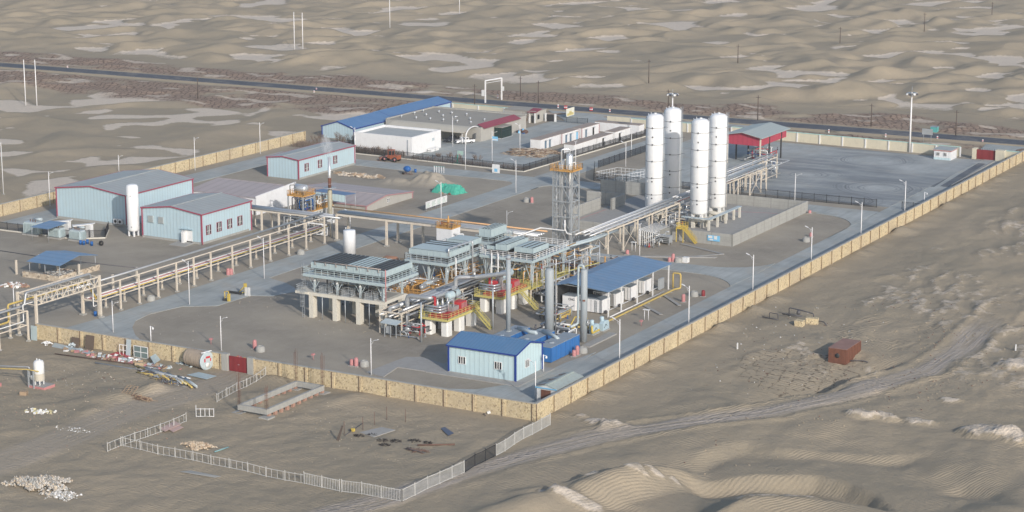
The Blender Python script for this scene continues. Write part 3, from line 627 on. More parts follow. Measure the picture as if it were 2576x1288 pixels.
# ================= BUILDINGS
def win(parent,x,y,z,w,h,ax,frame,out=.05,panes=2,sill=True):
    "window on a wall facing -y (ax='y') or +x (ax='x'); frame > glass"
    e=.09; f=MB(); g=MB()
    def B(m,a0,a1,z0,z1,d0,d1):
        m.box(a0,a1,y-d1,y-d0,z0,z1) if ax=='y' else m.box(x+d0,x+d1,a0,a1,z0,z1)
    c=x if ax=='y' else y
    B(f,c-w/2-e,c+w/2+e,z-e,z,0,out+.05); B(f,c-w/2-e,c+w/2+e,z+h,z+h+e,0,out+.05)
    B(f,c-w/2-e,c-w/2,z,z+h,0,out+.05); B(f,c+w/2,c+w/2+e,z,z+h,0,out+.05)
    
    B(g,c-w/2,c+w/2,z,z+h,-.02,out-.01); o=f.build('window',frame,parent); g.build('pane',GLASS,o)
    for i in range(1,panes+1): a=c-w/2+w*i/(panes+1); m3=MB(); B(m3,a-.07,a+.07,z,z+h,out,out+.05); m3.build('mullion',WHITE,o)
    if sill: m2=MB(); B(m2,c-w/2-.02,c+w/2+.02,z+h*.38-.03,z+h*.38+.03,out,out+.04); m2.build('glazing_bar',WHITE,o)
    return o
def hall(name,label,x0,x1,y0,y1,eave,ridge,axis,wall,roof,trim,over=.25,lowr=None,t=None,rcut=.5):
    t=t or T(name,label,'building',((x0+x1)/2,(y0+y1)/2,0)); mb=MB(); er=lowr or eave
    if axis=='y': xm=x0+(x1-x0)*rcut; P=[(x0,eave),(xm,ridge),(x1,er)]
    else: ym=y0+(y1-y0)*rcut; P=[(y0,eave),(ym,ridge),(y1,er)]
    g=.06
    if axis=='y': vs=[(x0,y0,-.2),(x1,y0,-.2),(x1,y0,er-g),(xm,y0,ridge-g),(x0,y0,eave-g)]; vs+=[(a,y1,c) for a,b,c in vs]
    else: vs=[(x1,y0,-.2),(x1,y1,-.2),(x1,y1,er-g),(x1,ym,ridge-g),(x1,y0,eave-g)]; vs+=[(x0,b,c) for a,b,c in vs]
    mb.add(vs,[(0,1,2,3,4),(9,8,7,6,5),(1,0,5,6),(2,1,6,7),(0,4,9,5),(3,2,7,8),(4,3,8,9)]); mb.build('wall',wall,t)
    o=over; rf=MB()
    if axis=='y':
        s1=(ridge-eave)/(xm-x0); s2=(ridge-er)/(x1-xm)
        rf.slab([(x0-o,y0-o,eave-s1*o+.1),(xm,y0-o,ridge+.1),(xm,y1+o,ridge+.1),(x0-o,y1+o,eave-s1*o+.1)],.1)
        rf.slab([(xm,y0-o,ridge+.1),(x1+o,y0-o,er-s2*o+.1),(x1+o,y1+o,er-s2*o+.1),(xm,y1+o,ridge+.1)],.1)
    else:
        s1=(ridge-eave)/(ym-y0); s2=(ridge-er)/(y1-ym)
        rf.slab([(x0-o,y0-o,eave-s1*o+.1),(x1+o,y0-o,eave-s1*o+.1),(x1+o,ym,ridge+.1),(x0-o,ym,ridge+.1)],.1)
        rf.slab([(x0-o,ym,ridge+.1),(x1+o,ym,ridge+.1),(x1+o,y1+o,er-s2*o+.1),(x0-o,y1+o,er-s2*o+.1)],.1)
    r=rf.build('roof',roof,t)
    if axis=='y': MB().box(xm-.25,xm+.25,y0-o,y1+o,ridge+.06,ridge+.16).build('ridge_cap',roof,r)
    else: MB().box(x0-o,x1+o,ym-.2,ym+.2,ridge+.06,ridge+.16).build('ridge_cap',roof,r)
    if trim:
        tr=MB(); k=o+.04
        for x,y in ((x0,y0),(x1,y0),(x1,y1),(x0,y1)): tr.box(x-.14,x+.14,y-.14,y+.14,-.1,(eave if (x==x0 if axis=='y' else y==y0) else er)-.05)
        if axis=='y':
            for y in (y0-k,y1+k): tr.bar((x0-o,y,eave-s1*o),(xm,y,ridge),.08,.26); tr.bar((xm,y,ridge),(x1+o,y,er-s2*o),.08,.26)
            tr.bar((x1+k,y0-o,er-s2*o),(x1+k,y1+o,er-s2*o),.08,.26); tr.bar((x0-k,y0-o,eave-s1*o),(x0-k,y1+o,eave-s1*o),.08,.26)
        else:
            for x in (x0-k,x1+k): tr.bar((x,y0-o,eave-s1*o),(x,ym,ridge),.08,.24); tr.bar((x,ym,ridge),(x,y1+o,er-s2*o),.08,.24)
            tr.bar((x0-o,y0-k,eave-s1*o),(x1+o,y0-k,eave-s1*o),.08,.24)
        tr.build('trim',trim,t)
    return t
b=hall('steel_warehouse','largest pale blue steel warehouse with grey pitched roof and magenta trim at far left',-318.4,-298.4,355.2,378.8,7.0,8.2,'y',LBLUE,ROOFG,MAG)
MB().box(-318.4,-298.3,355.0,355.16,-.1,.5).build('plinth',CONC,b)
for x in (-300.9,-299.6): a=MB().box(x-.5,x+.45,354.3,354.9,.6,1.7).build('air_conditioner',WHITE,b); MB().lathe((x,354.25,1.15),[(0,0),(.35,0),(.35,.03)],14,axis='y').build('fan',DARK,a)
win(b,-298.3,361.,1.8,1.4,1.8,'x',MAG)
b=hall('steel_workshop','middle pale blue workshop with magenta trim, white double door and four side windows',-288.4,-272.4,348.5,366,6.5,7.5,'y',LBLUE,ROOFG,MAG)
for y in (350.7,354.4,358.1,361.8): win(b,-272.35,y,1.9,1.5,1.9,'x',MAG)
MB().box(-288.4,-272.3,348.3,348.46,-.1,.45).build('plinth',CONC,b); MB().box(-272.46,-272.3,348.3,365,-.1,.45).build('plinth',CONC,b)
for x in (-286.,-283.2):
    w_=MB().box(x-.75,x+.75,348.25,348.42,3.5,5.).build('vent',GREYP,b); m_=MB(); [m_.box(x-.62,x+.62,348.18,348.26,3.6+i*.2,3.68+i*.2) for i in range(7)]; m_.build('louvre',CONC,w_)
d=MB().box(-276.9,-274.9,348.3,348.44,.05,2.7).build('door',WHITE,b); MB().box(-276.95,-276.35,347.2,348.3,.1,2.6).build('door_leaf',WHITE,d); MB().box(-277.7,-277,348.35,348.45,.05,2.6).build('side_panel',WHITE,d)
MB().box(-277.8,-274.6,347.9,348.4,3.0,3.06).build('canopy',LBLUE,b); m_=MB(); m_.slab([(-278.5,344.8,.06),(-274.3,344.8,.06),(-274.3,348.2,.25),(-278.5,348.2,.25)],.2); m_.build('ramp',PAD,b)
b=hall('steel_workshop','upper pale blue workshop with magenta trim near the smoking stack and bare bushes',-307.8,-298.4,421.,446,4.9,5.45,'y',LBLUE,ROOFG,MAG)
for y in (424.4,430.2,437): win(b,-298.35,y,1.7,1.5,1.8,'x',MAG)
MB().box(-298.5,-298.2,421,446,-.1,.4).build('plinth',CONC,b)
b=hall('low_store','low store with wide faded pink roof and a white side wall behind the middle workshop',-300.5,-281.4,380.,395.2,3.9,4.9,'x',WSTUC,ROOFPX,None,rcut=.75)
m_=MB(); m_.add([(x,y,z) for x in (-281.35,-281.05) for y,z in ((379.8,-.1),(395.4,-.1),(395.4,5.2),(379.8,4.35))],[(3,2,1,0),(4,5,6,7),(0,1,5,4),(1,2,6,5),(2,3,7,6),(3,0,4,7)]); m_.build('gable_parapet',WSTUC,b)
b=hall('low_store','low long store with faded pink-grey roof and rendered end wall beside the green net',-284.5,-261.2,394.8,414.6,1.5,2.6,'x',GREYW,ROOFPX,PTR,rcut=.42)
win(b,-261.15,404.,.9,1.0,.8,'x',WHITE,panes=1)
b=T('white_block','white flat-roofed block building with high parapet and outdoor units behind the bare bushes','building',(-301,470,0))
MB().box(-310.4,-292.2,463.8,478.6,-.1,4.3).build('wall',WSTUC,b); m_=MB()
for q in ((-310.4,-292.2,463.8,464.2),(-310.4,-292.2,478.2,478.6),(-310.4,-310.,464.2,478.2),(-292.6,-292.2,464.2,478.2)): m_.box(*q,4.3,4.95)
m_.build('parapet',WSTUC,b); MB().box(-310,-292.6,464.2,478.2,4.3,4.36).build('roof',mat('pale_roof_sheet',(.42,.44,.43),.7),b)
for x in (-310.1,-293.3): MB().tube([(x,463.6,.2),(x,463.6,4.2)],.1).build('downpipe',STEEL,b)
MB().box(-292.2,-292.05,474.,475,2.6,3.3).build('vent',GREYP,b)
for i,y in enumerate((471.,473.2)):
    u=MB().box(-291.8,-290.6,y,y+1.8,.1,.9).build('outdoor_unit',WHITE,None,label=('near','far')[i]+' white air-conditioning unit on the ground beside the white block building',cat='air conditioner'); MB().box(-291.78,-290.62,y-.02,y+1.82,.35,.45).build('grille',DARK,u)
b=hall('dormitory','long low blue-roofed building by the left wall, front section, with pale blue gable',-330.2,-319.6,477.6,498,3.2,4.8,'y',LBLUE,ROOFB,DBLU,rcut=.5)
hall('dormitory','rear narrower section of the long blue-roofed building near the highway',-330.2,-322.,498.3,533,3.4,4.5,'y',LBLUE,ROOFB,DBLU,rcut=.45)
# grey hall with flat roof, carport and glass porch
b=T('canteen_hall','large grey flat-roofed hall with maroon roof strip and dark glass porch','building',(-303,503,0))
MB().box(-318.5,-287.6,492.,517.5,-.1,3.9).build('wall',GREYW,b); MB().box(-318.3,-287.9,492.2,517.3,3.9,3.98).build('roof',FELT,b)
m_=MB(); m_.box(-318.5,-287.6,517.,517.5,3.98,4.4); m_.box(-318.5,-318.1,492.,517.,3.98,4.3); m_.build('parapet',CONC,b)
m_=MB(); m_.slab([(-289.2,493.,4.7),(-286.9,493.,3.75),(-286.9,513.3,3.75),(-289.2,513.3,4.7)],.12); m_.build('roof_strip',MAROOF,b)
for i in range(16):
    x=-316+(i%6)*4.6+rnd.uniform(-.5,.5); y=497+(i//6)*6.+rnd.uniform(-.6,.6)
    MB().lathe((x,y,3.95),[(.16,0),(.16,.35),(.3,.4),(.32,.6),(.18,.78),(0,.82)],10).build('roof_ventilator',PIPEA,b)
g=MB().box(-287.6,-285.2,499.4,504.8,.15,3.1).build('glass_porch',mat('green_tinted_glass',(.02,.045,.04),.1,var=.3,sc=.8),b)
m_=MB()
for i in range(8): y=499.4+5.4*i/7; m_.box(-285.2,-285.12,y-.04,y+.04,.15,3.1)
for i in range(4): x=-287.6+2.4*i/3; m_.box(x-.04,x+.04,499.32,499.4,.15,3.1)
m_.box(-285.2,-285.1,499.3,504.9,2.2,2.28); m_.build('mullions',BLACK,g); MB().box(-287.6,-285.,499.2,505,3.1,3.25).build('porch_roof',FELT,g); MB().box(-287.7,-284.9,499.1,505.1,0,.15).build('step',WHITE,g)
b=T('carport','long beige curved carport roof with white arched end in front of the grey hall','carport',(-302,489,0))
m_=MB(); K=8
for i in range(K):
    a0,a1=i/K,(i+1)/K; f=lambda s:(485.8+6.*s,3.25+.85*math.sin(s*1.75)); (ya,za),(yb,zb)=f(a0),f(a1)
    m_.slab([(-314.5,ya,za),(-289.4,ya,za),(-289.4,yb,zb),(-314.5,yb,zb)],.08)
m_.build('roof_sheet',TENT,b); m_=MB()
for i in range(4): m_.slab([(-312+i*6.2,487.6,3.6),(-309.4+i*6.2,487.6,3.6),(-309.4+i*6.2,488.2,3.78),(-312+i*6.2,488.2,3.78)],.05)
m_.build('skylight',DARK,b)
for x in (-314,-306,-298,-290): MB().tube([(x,486,0),(x,486,3.3)],.09).build('post',WHITE,b)
t=T('arch','white painted arch at the end of the carport above the pickup','arch',(-290,489.5,0)); m_=MB()
m_.tube([(-288.8,486.,0),(-288.8,486.,2.4)]+[(-288.8,490.-4*math.cos(R(a)),2.4+2.1*math.sin(R(a))) for a in range(15,181,15)][:11]+[(-288.8,494.,0)],.16,8); m_.build('arch_tube',WHITE,t)
MB().box(-289.25,-289.1,491.2,493,.9,2.4).build('window_panel',mat('arch_glazing',(.1,.11,.12),.3),t)
b=T('gatehouse','small grey gatehouse with maroon tiled strip beside the entrance gate','building',(-292,530,0))
MB().box(-301,-290.6,528.4,535.,-.1,3.3).build('wall',GREYW,b); MB().box(-301.2,-290.4,528.2,535.2,3.3,3.42).build('roof',FELT,b)
m_=MB(); m_.slab([(-293,527.7,3.2),(-290.,527.7,3.2),(-290.,531.5,3.9),(-293,531.5,3.9)],.12); m_.build('roof_strip',MAROOF,b)
MB().box(-291.9,-291.1,528.3,528.42,0,2.2).build('door',DARK,b); MB().box(-290.55,-290.4,529.6,530.6,1,2.3).build('window',GLASS,b)
for x in (-292.6,-290.8): MB().box(x,x+.3,528.,528.38,0,3.2).build('column',WHITE,b)
b=T('low_shed','low white shed with flat roof behind the grey hall roof','shed',(-298,524,0)); MB().box(-305,-294.5,521,526.5,0,2.6).build('wall',WSTUC,b); MB().box(-305.3,-294.2,520.7,526.8,2.6,2.75).build('roof',FELT,b)
# guard house on the truck yard
b=T('guard_cabin','small white ribbed cabin with two windows by the maroon truck gate','cabin',(-168,528,0))
MB().box(-170.6,-166.1,526.2,531.2,.05,2.45).build('wall',mat('white_ribbed_panel',(.72,.73,.74),.5,rib=2.8,var=.03),b); MB().box(-170.62,-166.08,526.18,526.22,.05,.7).build('plinth_band',PBLUE,b)
MB().box(-170.8,-165.9,526.,531.4,2.45,2.75).build('fascia',FRED,b); MB().box(-170.9,-165.8,525.9,531.5,2.7,2.82).build('roof',ROOFG,b)
for x in (-169.5,-167.6): win(b,x,526.18,1.2,.75,.8,'y',WHITE,panes=1,sill=False)
# container offices
def container(label,x0,y0,L=11.,doors=(),m=None,top=None,h=2.8,trim=None,name='container_office',w=3.1,grp='white container offices beside the long road'):
    t=T(name,label,'container',(x0+w/2,y0+L/2,0),grp); m=m or WRIB
    MB().box(x0,x0+w,y0,y0+L,.1,h).build('body',m,t); MB().box(x0-.06,x0+w+.06,y0-.06,y0+L+.06,h,h+.1).build('roof',top or RTOP,t)
    if trim:
        m_=MB(); 
        for y in (y0,y0+L): m_.box(x0+w-.02,x0+w+.06,y-.1,y+.1,.1,h)
        m_.build('corner_trim',trim,t)
    for s,mm_ in doors: d=MB().box(x0+w,x0+w+.07,y0+s,y0+s+.9,.15,2.2).build('door',mm_,t); MB().box(x0+w,x0+w+.7,y0+s-.15,y0+s+1.05,2.4,2.46).build('awning',WHITE,d)
    m_=MB(); [m_.box(x0+.12+i*.36,x0+.2+i*.36,y0-.05,y0,.2,h-.1) for i in range(8)]; m_.build('end_ribs',WHITE,t); return t
WRIB=mat('white_container_paint',(.74,.75,.76),.5,var=.04,dirt=(.45,.35,.3),da=.2,streak=.15); RTOP=mat('dusty_brown_container_roof',(.33,.27,.235),.8,var=.15,dirt=(.45,.40,.35),da=.5); TB=mat('blue_grey_door',(.13,.2,.27),.5)
container('white container office with two dark doors, nearest of the left row beside the scrap heap',-269.9,488.,10.8,((2.4,TB),(4.8,TB)))
container('white container office with red corner trim and a blue door, middle of the left row',-269.6,499.6,10.,((2,TB),(4.6,TB),(8.4,CYAN)),trim=FRED)
container('white container office with red corner trim, farthest of the left row',-269.2,510.6,10.4,((2,TB),(6.4,DARK)),trim=FRED)
container('white container nearest the dark fence, front of the right row, with a framed end',-258.3,485.4,12.4,())
container('white container in the middle of the right row behind the dark fence',-258.3,498.6,9.4,((3,DARK),),h=2.7)
container('white container farthest back in the right row behind the dark fence',-258.2,509.,9.4,((2.4,DARK),),h=2.9)
container('white container office set crosswise at the far end of both rows',-269,524.,3.1,(),h=2.7,w=14.)
t=T('blue_shelter','small bright blue roofed shelter behind the container offices by the fence','shelter',(-251,532)); MB().box(-253,-249,529,533.5,2.4,2.55).build('roof',BLUBX,t)
for x,y in ((-252.8,529.2),(-249.2,529.2),(-252.8,533.2),(-249.2,533.2)): MB().box(x-.06,x+.06,y-.06,y+.06,0,2.4).build('post',STEEL,t)
# near building by the corner
b=hall('control_building','near pale blue building with blue corrugated gable roof and white windows at the front corner',-175.,-162.3,288.6,297.6,4.75,5.9,'x',PBLUE,ROOFBX,DBLU,over=.3)
for x in (-172.4,-165.5): win(b,x,288.55,1.9,1.25,1.15,'y',WHITE,sill=False)
win(b,-162.25,292.4,1.8,1.2,1.2,'x',WHITE,sill=False); MB().box(-175.1,-162.2,288.4,288.55,-.1,.25).build('plinth',CONC,b)
for i,x in enumerate((-175.6,-170.7,-165.8)):
    t=T('equipment_container','%s blue steel container of the row of three behind the near building'%('left','middle','right')[i],'container',(x+1.5,307,0))
    MB().box(x,x+3.,301.8,312.1,.15,2.7).build('body',BLUBX,t); MB().box(x-.04,x+3.04,301.76,312.14,2.7,2.78).build('top',BTOP,t)
    [MB().box(x+3,x+3.05,y,y+.12,.15,2.68).build('side_post',BLUBX,t) for y in (301.9,304.4,306.9,309.4,311.9)]; MB().lathe((x+1.5,304.6,2.78),[(.5,0),(.5,.12),(.2,.2),(0,.2)],12).build('hatch',BTOP,t)
# shack by the corner
b=hall('shack','small shabby white shack with patched turquoise and rusty roof in the inner wall corner',-154.1,-150.5,280.9,289.6,2.45,2.95,'y',mat('peeling_white_boards',(.62,.63,.62),.8,var=.1,dirt=(.15,.13,.12),da=.5),mat('patched_turquoise_roof',(.36,.42,.40),.7,var=.12,sc=.8,dirt=(.30,.30,.28),da=.9),None,over=.15,rcut=.5)
for i in range(7): m_=MB(); m_.slab([(-154.2,281.2+i*1.15,2.56),(-152.4,281.2+i*1.15,3.06),(-152.4,281.75+i*1.15,3.06),(-154.2,281.75+i*1.15,2.56)],.02); m_.build('roof_patch',(RUST,BTOP,mat('grey_felt_patch',(.22,.21,.20),.8))[i%3],b)
MB().box(-154.3,-150.4,280.7,280.78,2.35,2.5).build('fascia',CYAN,b); MB().box(-153.3,-151.6,280.8,280.9,.05,2.1).build('rusty_sheet',RUST,b); MB().box(-150.5,-150.4,282,289,1.7,2.2).build('window_strip',GLASS,b)
# rusty container outside
z0=hz(-121.4,331.2); b=T('rusty_container','rusty brown steel box with a round port, alone on the sand beyond the right wall','container',(-121.4,331.2,z0-.1))
MB().box(-123.2,-120,327.7,334.6,z0-.3,z0+2.3).build('body',RUST,b); MB().box(-123.25,-119.95,327.65,334.65,z0+2.3,z0+2.36).build('top',mat('rusty_pinkish_top',(.27,.16,.135),.8,var=.2),b)
MB().lathe((-121.6,327.66,z0+1.1),[(0,0),(.42,0),(.42,.06)],16,axis='y').build('port',DARK,b); m_=MB(); [m_.box(-120,-119.94,327.8+i*.75,327.95+i*.75,z0-.2,z0+2.28) for i in range(10)]; m_.build('side_ribs',RUST,b)
# open truck loading shelter
b=T('loading_shelter','high open loading shelter with pale grey gable roof and crimson fascia','shelter',(-210,503,0)); X0,X1,Y0,Y1=-215.4,-206.2,494.4,511.8
m_=MB(); xm=-211.; m_.slab([(X0-.9,Y0-.9,7.6),(xm,Y0-.9,8.6),(xm,Y1+.9,8.6),(X0-.9,Y1+.9,7.6)],.12); m_.slab([(xm,Y0-.9,8.6),(X1+.9,Y0-.9,7.4),(X1+.9,Y1+.9,7.4),(xm,Y1+.9,8.6)],.12); m_.build('roof',mat('pale_green_grey_roof',(.38,.43,.42),.5,var=.06,rib=1.2,ribax='y'),b)
m_=MB()
for y in (Y0,Y1): m_.add([(X0,y,5.2),(X1,y,5.2),(X1,y,7.45),(xm,y,8.4),(X0,y,7.6),(X0,y+.1,5.2),(X1,y+.1,5.2),(X1,y+.1,7.45),(xm,y+.1,8.4),(X0,y+.1,7.6)],[(0,1,2,3,4),(9,8,7,6,5),(0,5,6,1),(1,6,7,2),(4,9,5,0)])
for x in (X0,X1): m_.box(x-.05,x+.05,Y0+.1,Y1-.02,5.2,7.45)
m_.build('fascia',REDF,b)
for x in (X0,X1):
    for y in (Y0+.1,500.4,508.4): MB().box(x-.16,x+.16,y-.16,y+.16,0,7.4).build('post',DARK if y>Y0+1 else CREAM,b)
# long blue shelter over gas containers
b=T('compressor_shelter','long open shelter with blue corrugated roof over white gas containers','shelter',(-173,347,0)); m_=MB(); Y0,Y1=334.,361.2
m_.slab([(-180,Y0,5.0),(-176.6,Y0,5.75),(-176.6,Y1,5.75),(-180,Y1,5.0)],.1); m_.slab([(-176.6,Y0,5.75),(-168.4,Y0,5.0),(-168.4,Y1,5.0),(-176.6,Y1,5.75)],.1); m_.build('roof',SHEDB,b)
m_=MB(); [m_.slab([(-174.6,y0_,5.595),(-168.38,y0_,5.03),(-168.38,y0_+w2,5.03),(-174.6,y0_+w2,5.595)],.02) for y0_,w2 in ((340.,.12),(347,.12),(354.,.12))]
m_.build('seam',SHEDB,b)
for y in (334.5,339.8,346.5,353.2,360.2):
    for x in (-168.6,-179.4): MB().box(x-.1,x+.1,y-.1,y+.1,0,5.0).build('post',WHITE,b)
m_=MB(); m_.bar((-168.6,334.4,4.75),(-168.6,360.4,4.75),.1); [m_.bar((-168.7,y,4.9),(-179.3,y,5.3),.12) for y in (334.5,346.5,360.2)]; m_.build('rafters',STEEL,b)
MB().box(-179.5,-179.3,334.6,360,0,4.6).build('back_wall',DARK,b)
def text(s,parent,loc,size,rot,m,name='lettering'):
    c=bpy.data.curves.new(name,'FONT'); c.body=s; c.size=size; c.extrude=.01; c.align_x='CENTER'; c.align_y='CENTER'; o=bpy.data.objects.new(name,c); COL.objects.link(o)
    dg=bpy.context.evaluated_depsgraph_get(); me=bpy.data.meshes.new_from_object(o.evaluated_get(dg)); bpy.data.objects.remove(o)
    o=bpy.data.objects.new(name,me); me.materials.append(m); COL.objects.link(o); o.rotation_euler=rot; off=ORG.get(parent.name,(0,0,0)) if parent else (0,0,0)
    o.location=tuple(loc[i]-off[i] for i in range(3)); o.parent=parent; return o
for i,y in enumerate((336.3,342.,347.9,354.)):
    t=T('gas_compressor_container','%s white gas compressor container under the long blue shelter'%('nearest','second','third','farthest')[i],'container',(-173,y+1.5,0),'white gas containers under the blue shelter')
    MB().box(-175.6,-170.8,y,y+3.2,.2,2.65).build('body',WRIB,t); MB().box(-175.65,-170.75,y-.05,y+3.25,2.65,2.72).build('top',BTOP,t)
    m_=MB()
    for k in range(5): m_.box(-174.9+k*.9,-174.82+k*.9,y-.06,y,.3,2.5)
    m_.box(-171.9,-171.84,y-.1,y-.04,.2,2.5); m_.box(-172.3,-172.24,y-.1,y-.04,.2,2.5); [m_.box(-172.3,-171.84,y-.1,y-.06,.4+q*.3,.45+q*.3) for q in range(7)]; m_.build('door_frames',STEEL,t)
    MB().lathe((-170.2,y+.3,.45),[(.1,0),(.34,0),(.34,.12),(.1,.12)],14,axis='y').build('valve_wheel',PIPED,t)
    m_=MB(); m_.pipe([(-170.7,y+1,.5),(-170.2,y+1,.5),(-170.2,y+5.2,.5)],.09); m_.build('pipe',WHITE,t)
    if i<2: text('CNG',t,(-175.1 if i==0 else -174.6,y-.08,2.2),.75,(R(90),0,0),mat('sign_black',(.03,.03,.04),.6))
for y in (335.2,):
    t=T('gas_cabinet','small white gas cabinet with printed letters left of the nearest container','cabinet',(-177,336.5,0)); MB().box(-178.6,-175.9,335.4,338,.2,2.9).build('body',WRIB,t); MB().box(-178.65,-175.85,335.35,338.05,2.9,2.98).build('top',BTOP,t); text('CNG',t,(-176.7,335.36,2.3),.6,(R(90),0,0),mm['sign_black'])
MB().box(-169.9,-169.5,358.2,360.2,.2,2.3).build('end_frame',STEEL,None,label='grey open frame panel at the far end of the gas container row',cat='panel')
# flat grey shelter behind the blue shelter
t=T('flat_shelter','flat pale green-grey corrugated shelter just behind the blue shelter','shelter',(-181,369)); MB().box(-189,-180,363.5,369.5,3.1,3.25).build('roof',ROOFG,t)
for x in (-188.8,-180.2):
    for y in (363.7,369.3): MB().box(x-.1,x+.1,y-.1,y+.1,0,3.1).build('post',WHITE,t)
# small open blue shelter over scrap with stone base at far left
b=T('scrap_shelter','open blue-roofed shelter on thin posts over a heap of scrap, low stone base wall','shelter',(-279,313,0)); m_=MB(); m_.slab([(-284.4,307.6,3.1),(-275.8,307.6,3.1),(-275.8,313.4,4.1),(-284.4,313.4,4.1)],.07); m_.slab([(-284.4,313.4,4.1),(-275.8,313.4,4.1),(-275.8,319,3.1),(-284.4,319,3.1)],.07); m_.build('roof',SHEDB,b)
for x in (-284,-280,-276.2):
    for y in (308,318.6): MB().tube([(x,y,0),(x,y,3.1)],.06).build('post',STEEL,b)
m_=MB(); m_.box(-285.,-275.6,306.9,307.3,-.1,1.1); m_.box(-275.9,-275.6,307.3,319.2,-.1,1.1); m_.build('base_wall',STONE2,b)
t=T('small_blue_awning','small flat blue awning on four thin posts at the edge of the transformer yard','shelter',(-303,336)); m_=MB(); m_.slab([(-307.,333.8,3.),(-302,333.8,3.),(-302,340,3.3),(-307,340,3.3)],.06); m_.build('roof',SHEDB,t)
for x in (-306.8,-302.2):
    for y in (334,339.8): MB().tube([(x,y,0),(x,y,3.1)],.05,6).build('post',STEEL,t)
# concrete bunds
def cwall(pts,label,h=2.6,w=.4,joint=4.):
    t=T('bund_wall',label,'wall',pts[0]); m_=MB(); j=MB()
    for a,b in zip(pts[:-1],pts[1:]):
        m_.bar((*a,h/2-.1),(*b,h/2-.1),w,h+.2); L=math.hypot(b[0]-a[0],b[1]-a[1]); k=max(1,int(L/joint))
        for i in range(k+1): x,y=a[0]+(b[0]-a[0])*i/k,a[1]+(b[1]-a[1])*i/k; j.obox((x,y,h/2),(.12,w+.04,h),math.atan2(b[1]-a[1],b[0]-a[0]))
        j.bar((*a,h*.36),(*b,h*.36),w+.02,.03); j.bar((*a,h*.7),(*b,h*.7),w+.02,.03)
    m_.build('wall_panel',CONC,t); j.build('joint',mat('dark_concrete_joint',(.24,.24,.225),.9),t); return t
cwall([(-192.2,402.2),(-173.6,402.2),(-173.6,444.8)],'raw concrete bund wall, near side and right side, around the tall white tanks')
cwall([(-173.9,444.9),(-208,444.9)],'raw concrete bund wall behind the right pair of tanks',2.4)
cwall([(-216.4,402.),(-216.4,424.5),(-222.6,424.5+5.6),(-226,443.6)][:2],'raw concrete bund wall on the left of the tanks',2.8)
cwall([(-213.4,424.4),(-213.4,431.)],'short raw concrete wall end catching the sun left of the left tank',2.8)
cwall([(-213.4,431.2),(-222.6,430.)],'raw concrete wall in shade behind the sunlit wall end',2.8)
cwall([(-226.,443.8),(-206,444.6)],'long shaded concrete wall behind the left pair of tanks',3.)
cwall([(-192.4,402.2),(-216.,402.2)],'lower concrete bund wall behind the pipe bridge',2.)
t=T('notice_board','blue and white notice board on the concrete bund wall','sign',(-177,402)); MB().box(-179.1,-176.3,401.8,401.92,.8,2.).build('board',CYAN,t)
m_=MB(); m_.box(-178.9,-178,401.76,401.8,1.4,1.9); m_.box(-177.6,-176.9,401.76,401.8,1.2,1.95); m_.box(-178.6,-177.8,401.76,401.8,.95,1.2); m_.build('white_notices',WHITE,t)
# white block tower (cold box) with orange railing
# ================= PROCESS PLANT
def railing(parent,pts,z,m,h=1.1,step=1.2,r=.028,rails=3,name='railing',kick=True):
    b=MB()
    for (p,q) in zip(pts[:-1],pts[1:]):
        L=math.hypot(q[0]-p[0],q[1]-p[1]); k=max(1,round(L/step))
        for i in range(k+1): x,y=p[0]+(q[0]-p[0])*i/k,p[1]+(q[1]-p[1])*i/k; b.box(x-r,x+r,y-r,y+r,z,z+h)
        for j in range(rails): zz=z+h*(j+1)/rails; b.bar((*p,zz),(*q,zz),r*1.8)
        if kick: b.bar((*p,z+.08),(*q,z+.08),.03,.16)
    return b.build(name,m,parent)
def ladder(parent,x,y,z0,z1,m,cage=True,ax='x'):
    b=MB(); w=.25
    A=(lambda s:(x+s,y)) if ax=='x' else (lambda s:(x,y+s))
    for s in (-w,w): p=A(s); b.bar((*p,z0),(*p,z1),.05)
    n=int((z1-z0)/.35)
    for i in range(n): b.bar((*A(-w),z0+.2+i*.35),(*A(w),z0+.2+i*.35),.035)
    if cage and z1-z0>3:
        for i in range(int((z1-z0-2.2)/.9)+1):
            z=z0+2.2+i*.9; ring=[(x+.38*math.cos(R(a)),y-.35+.38*math.sin(R(a)),z) for a in range(0,361,45)] if ax=='x' else [(x+.35+.38*math.cos(R(a)),y+.38*math.sin(R(a)),z) for a in range(0,361,45)]
            b.tube(ring,.025,5)
        for a in (200,270,340): c=(x+.38*math.cos(R(a)),y-.35+.38*math.sin(R(a))) if ax=='x' else (x+.35+.38*math.cos(R(a+90)),y+.38*math.sin(R(a+90))); b.bar((*c,z0+2.2),(*c,z1+.8),.035)
    return b.build('ladder',m,parent)
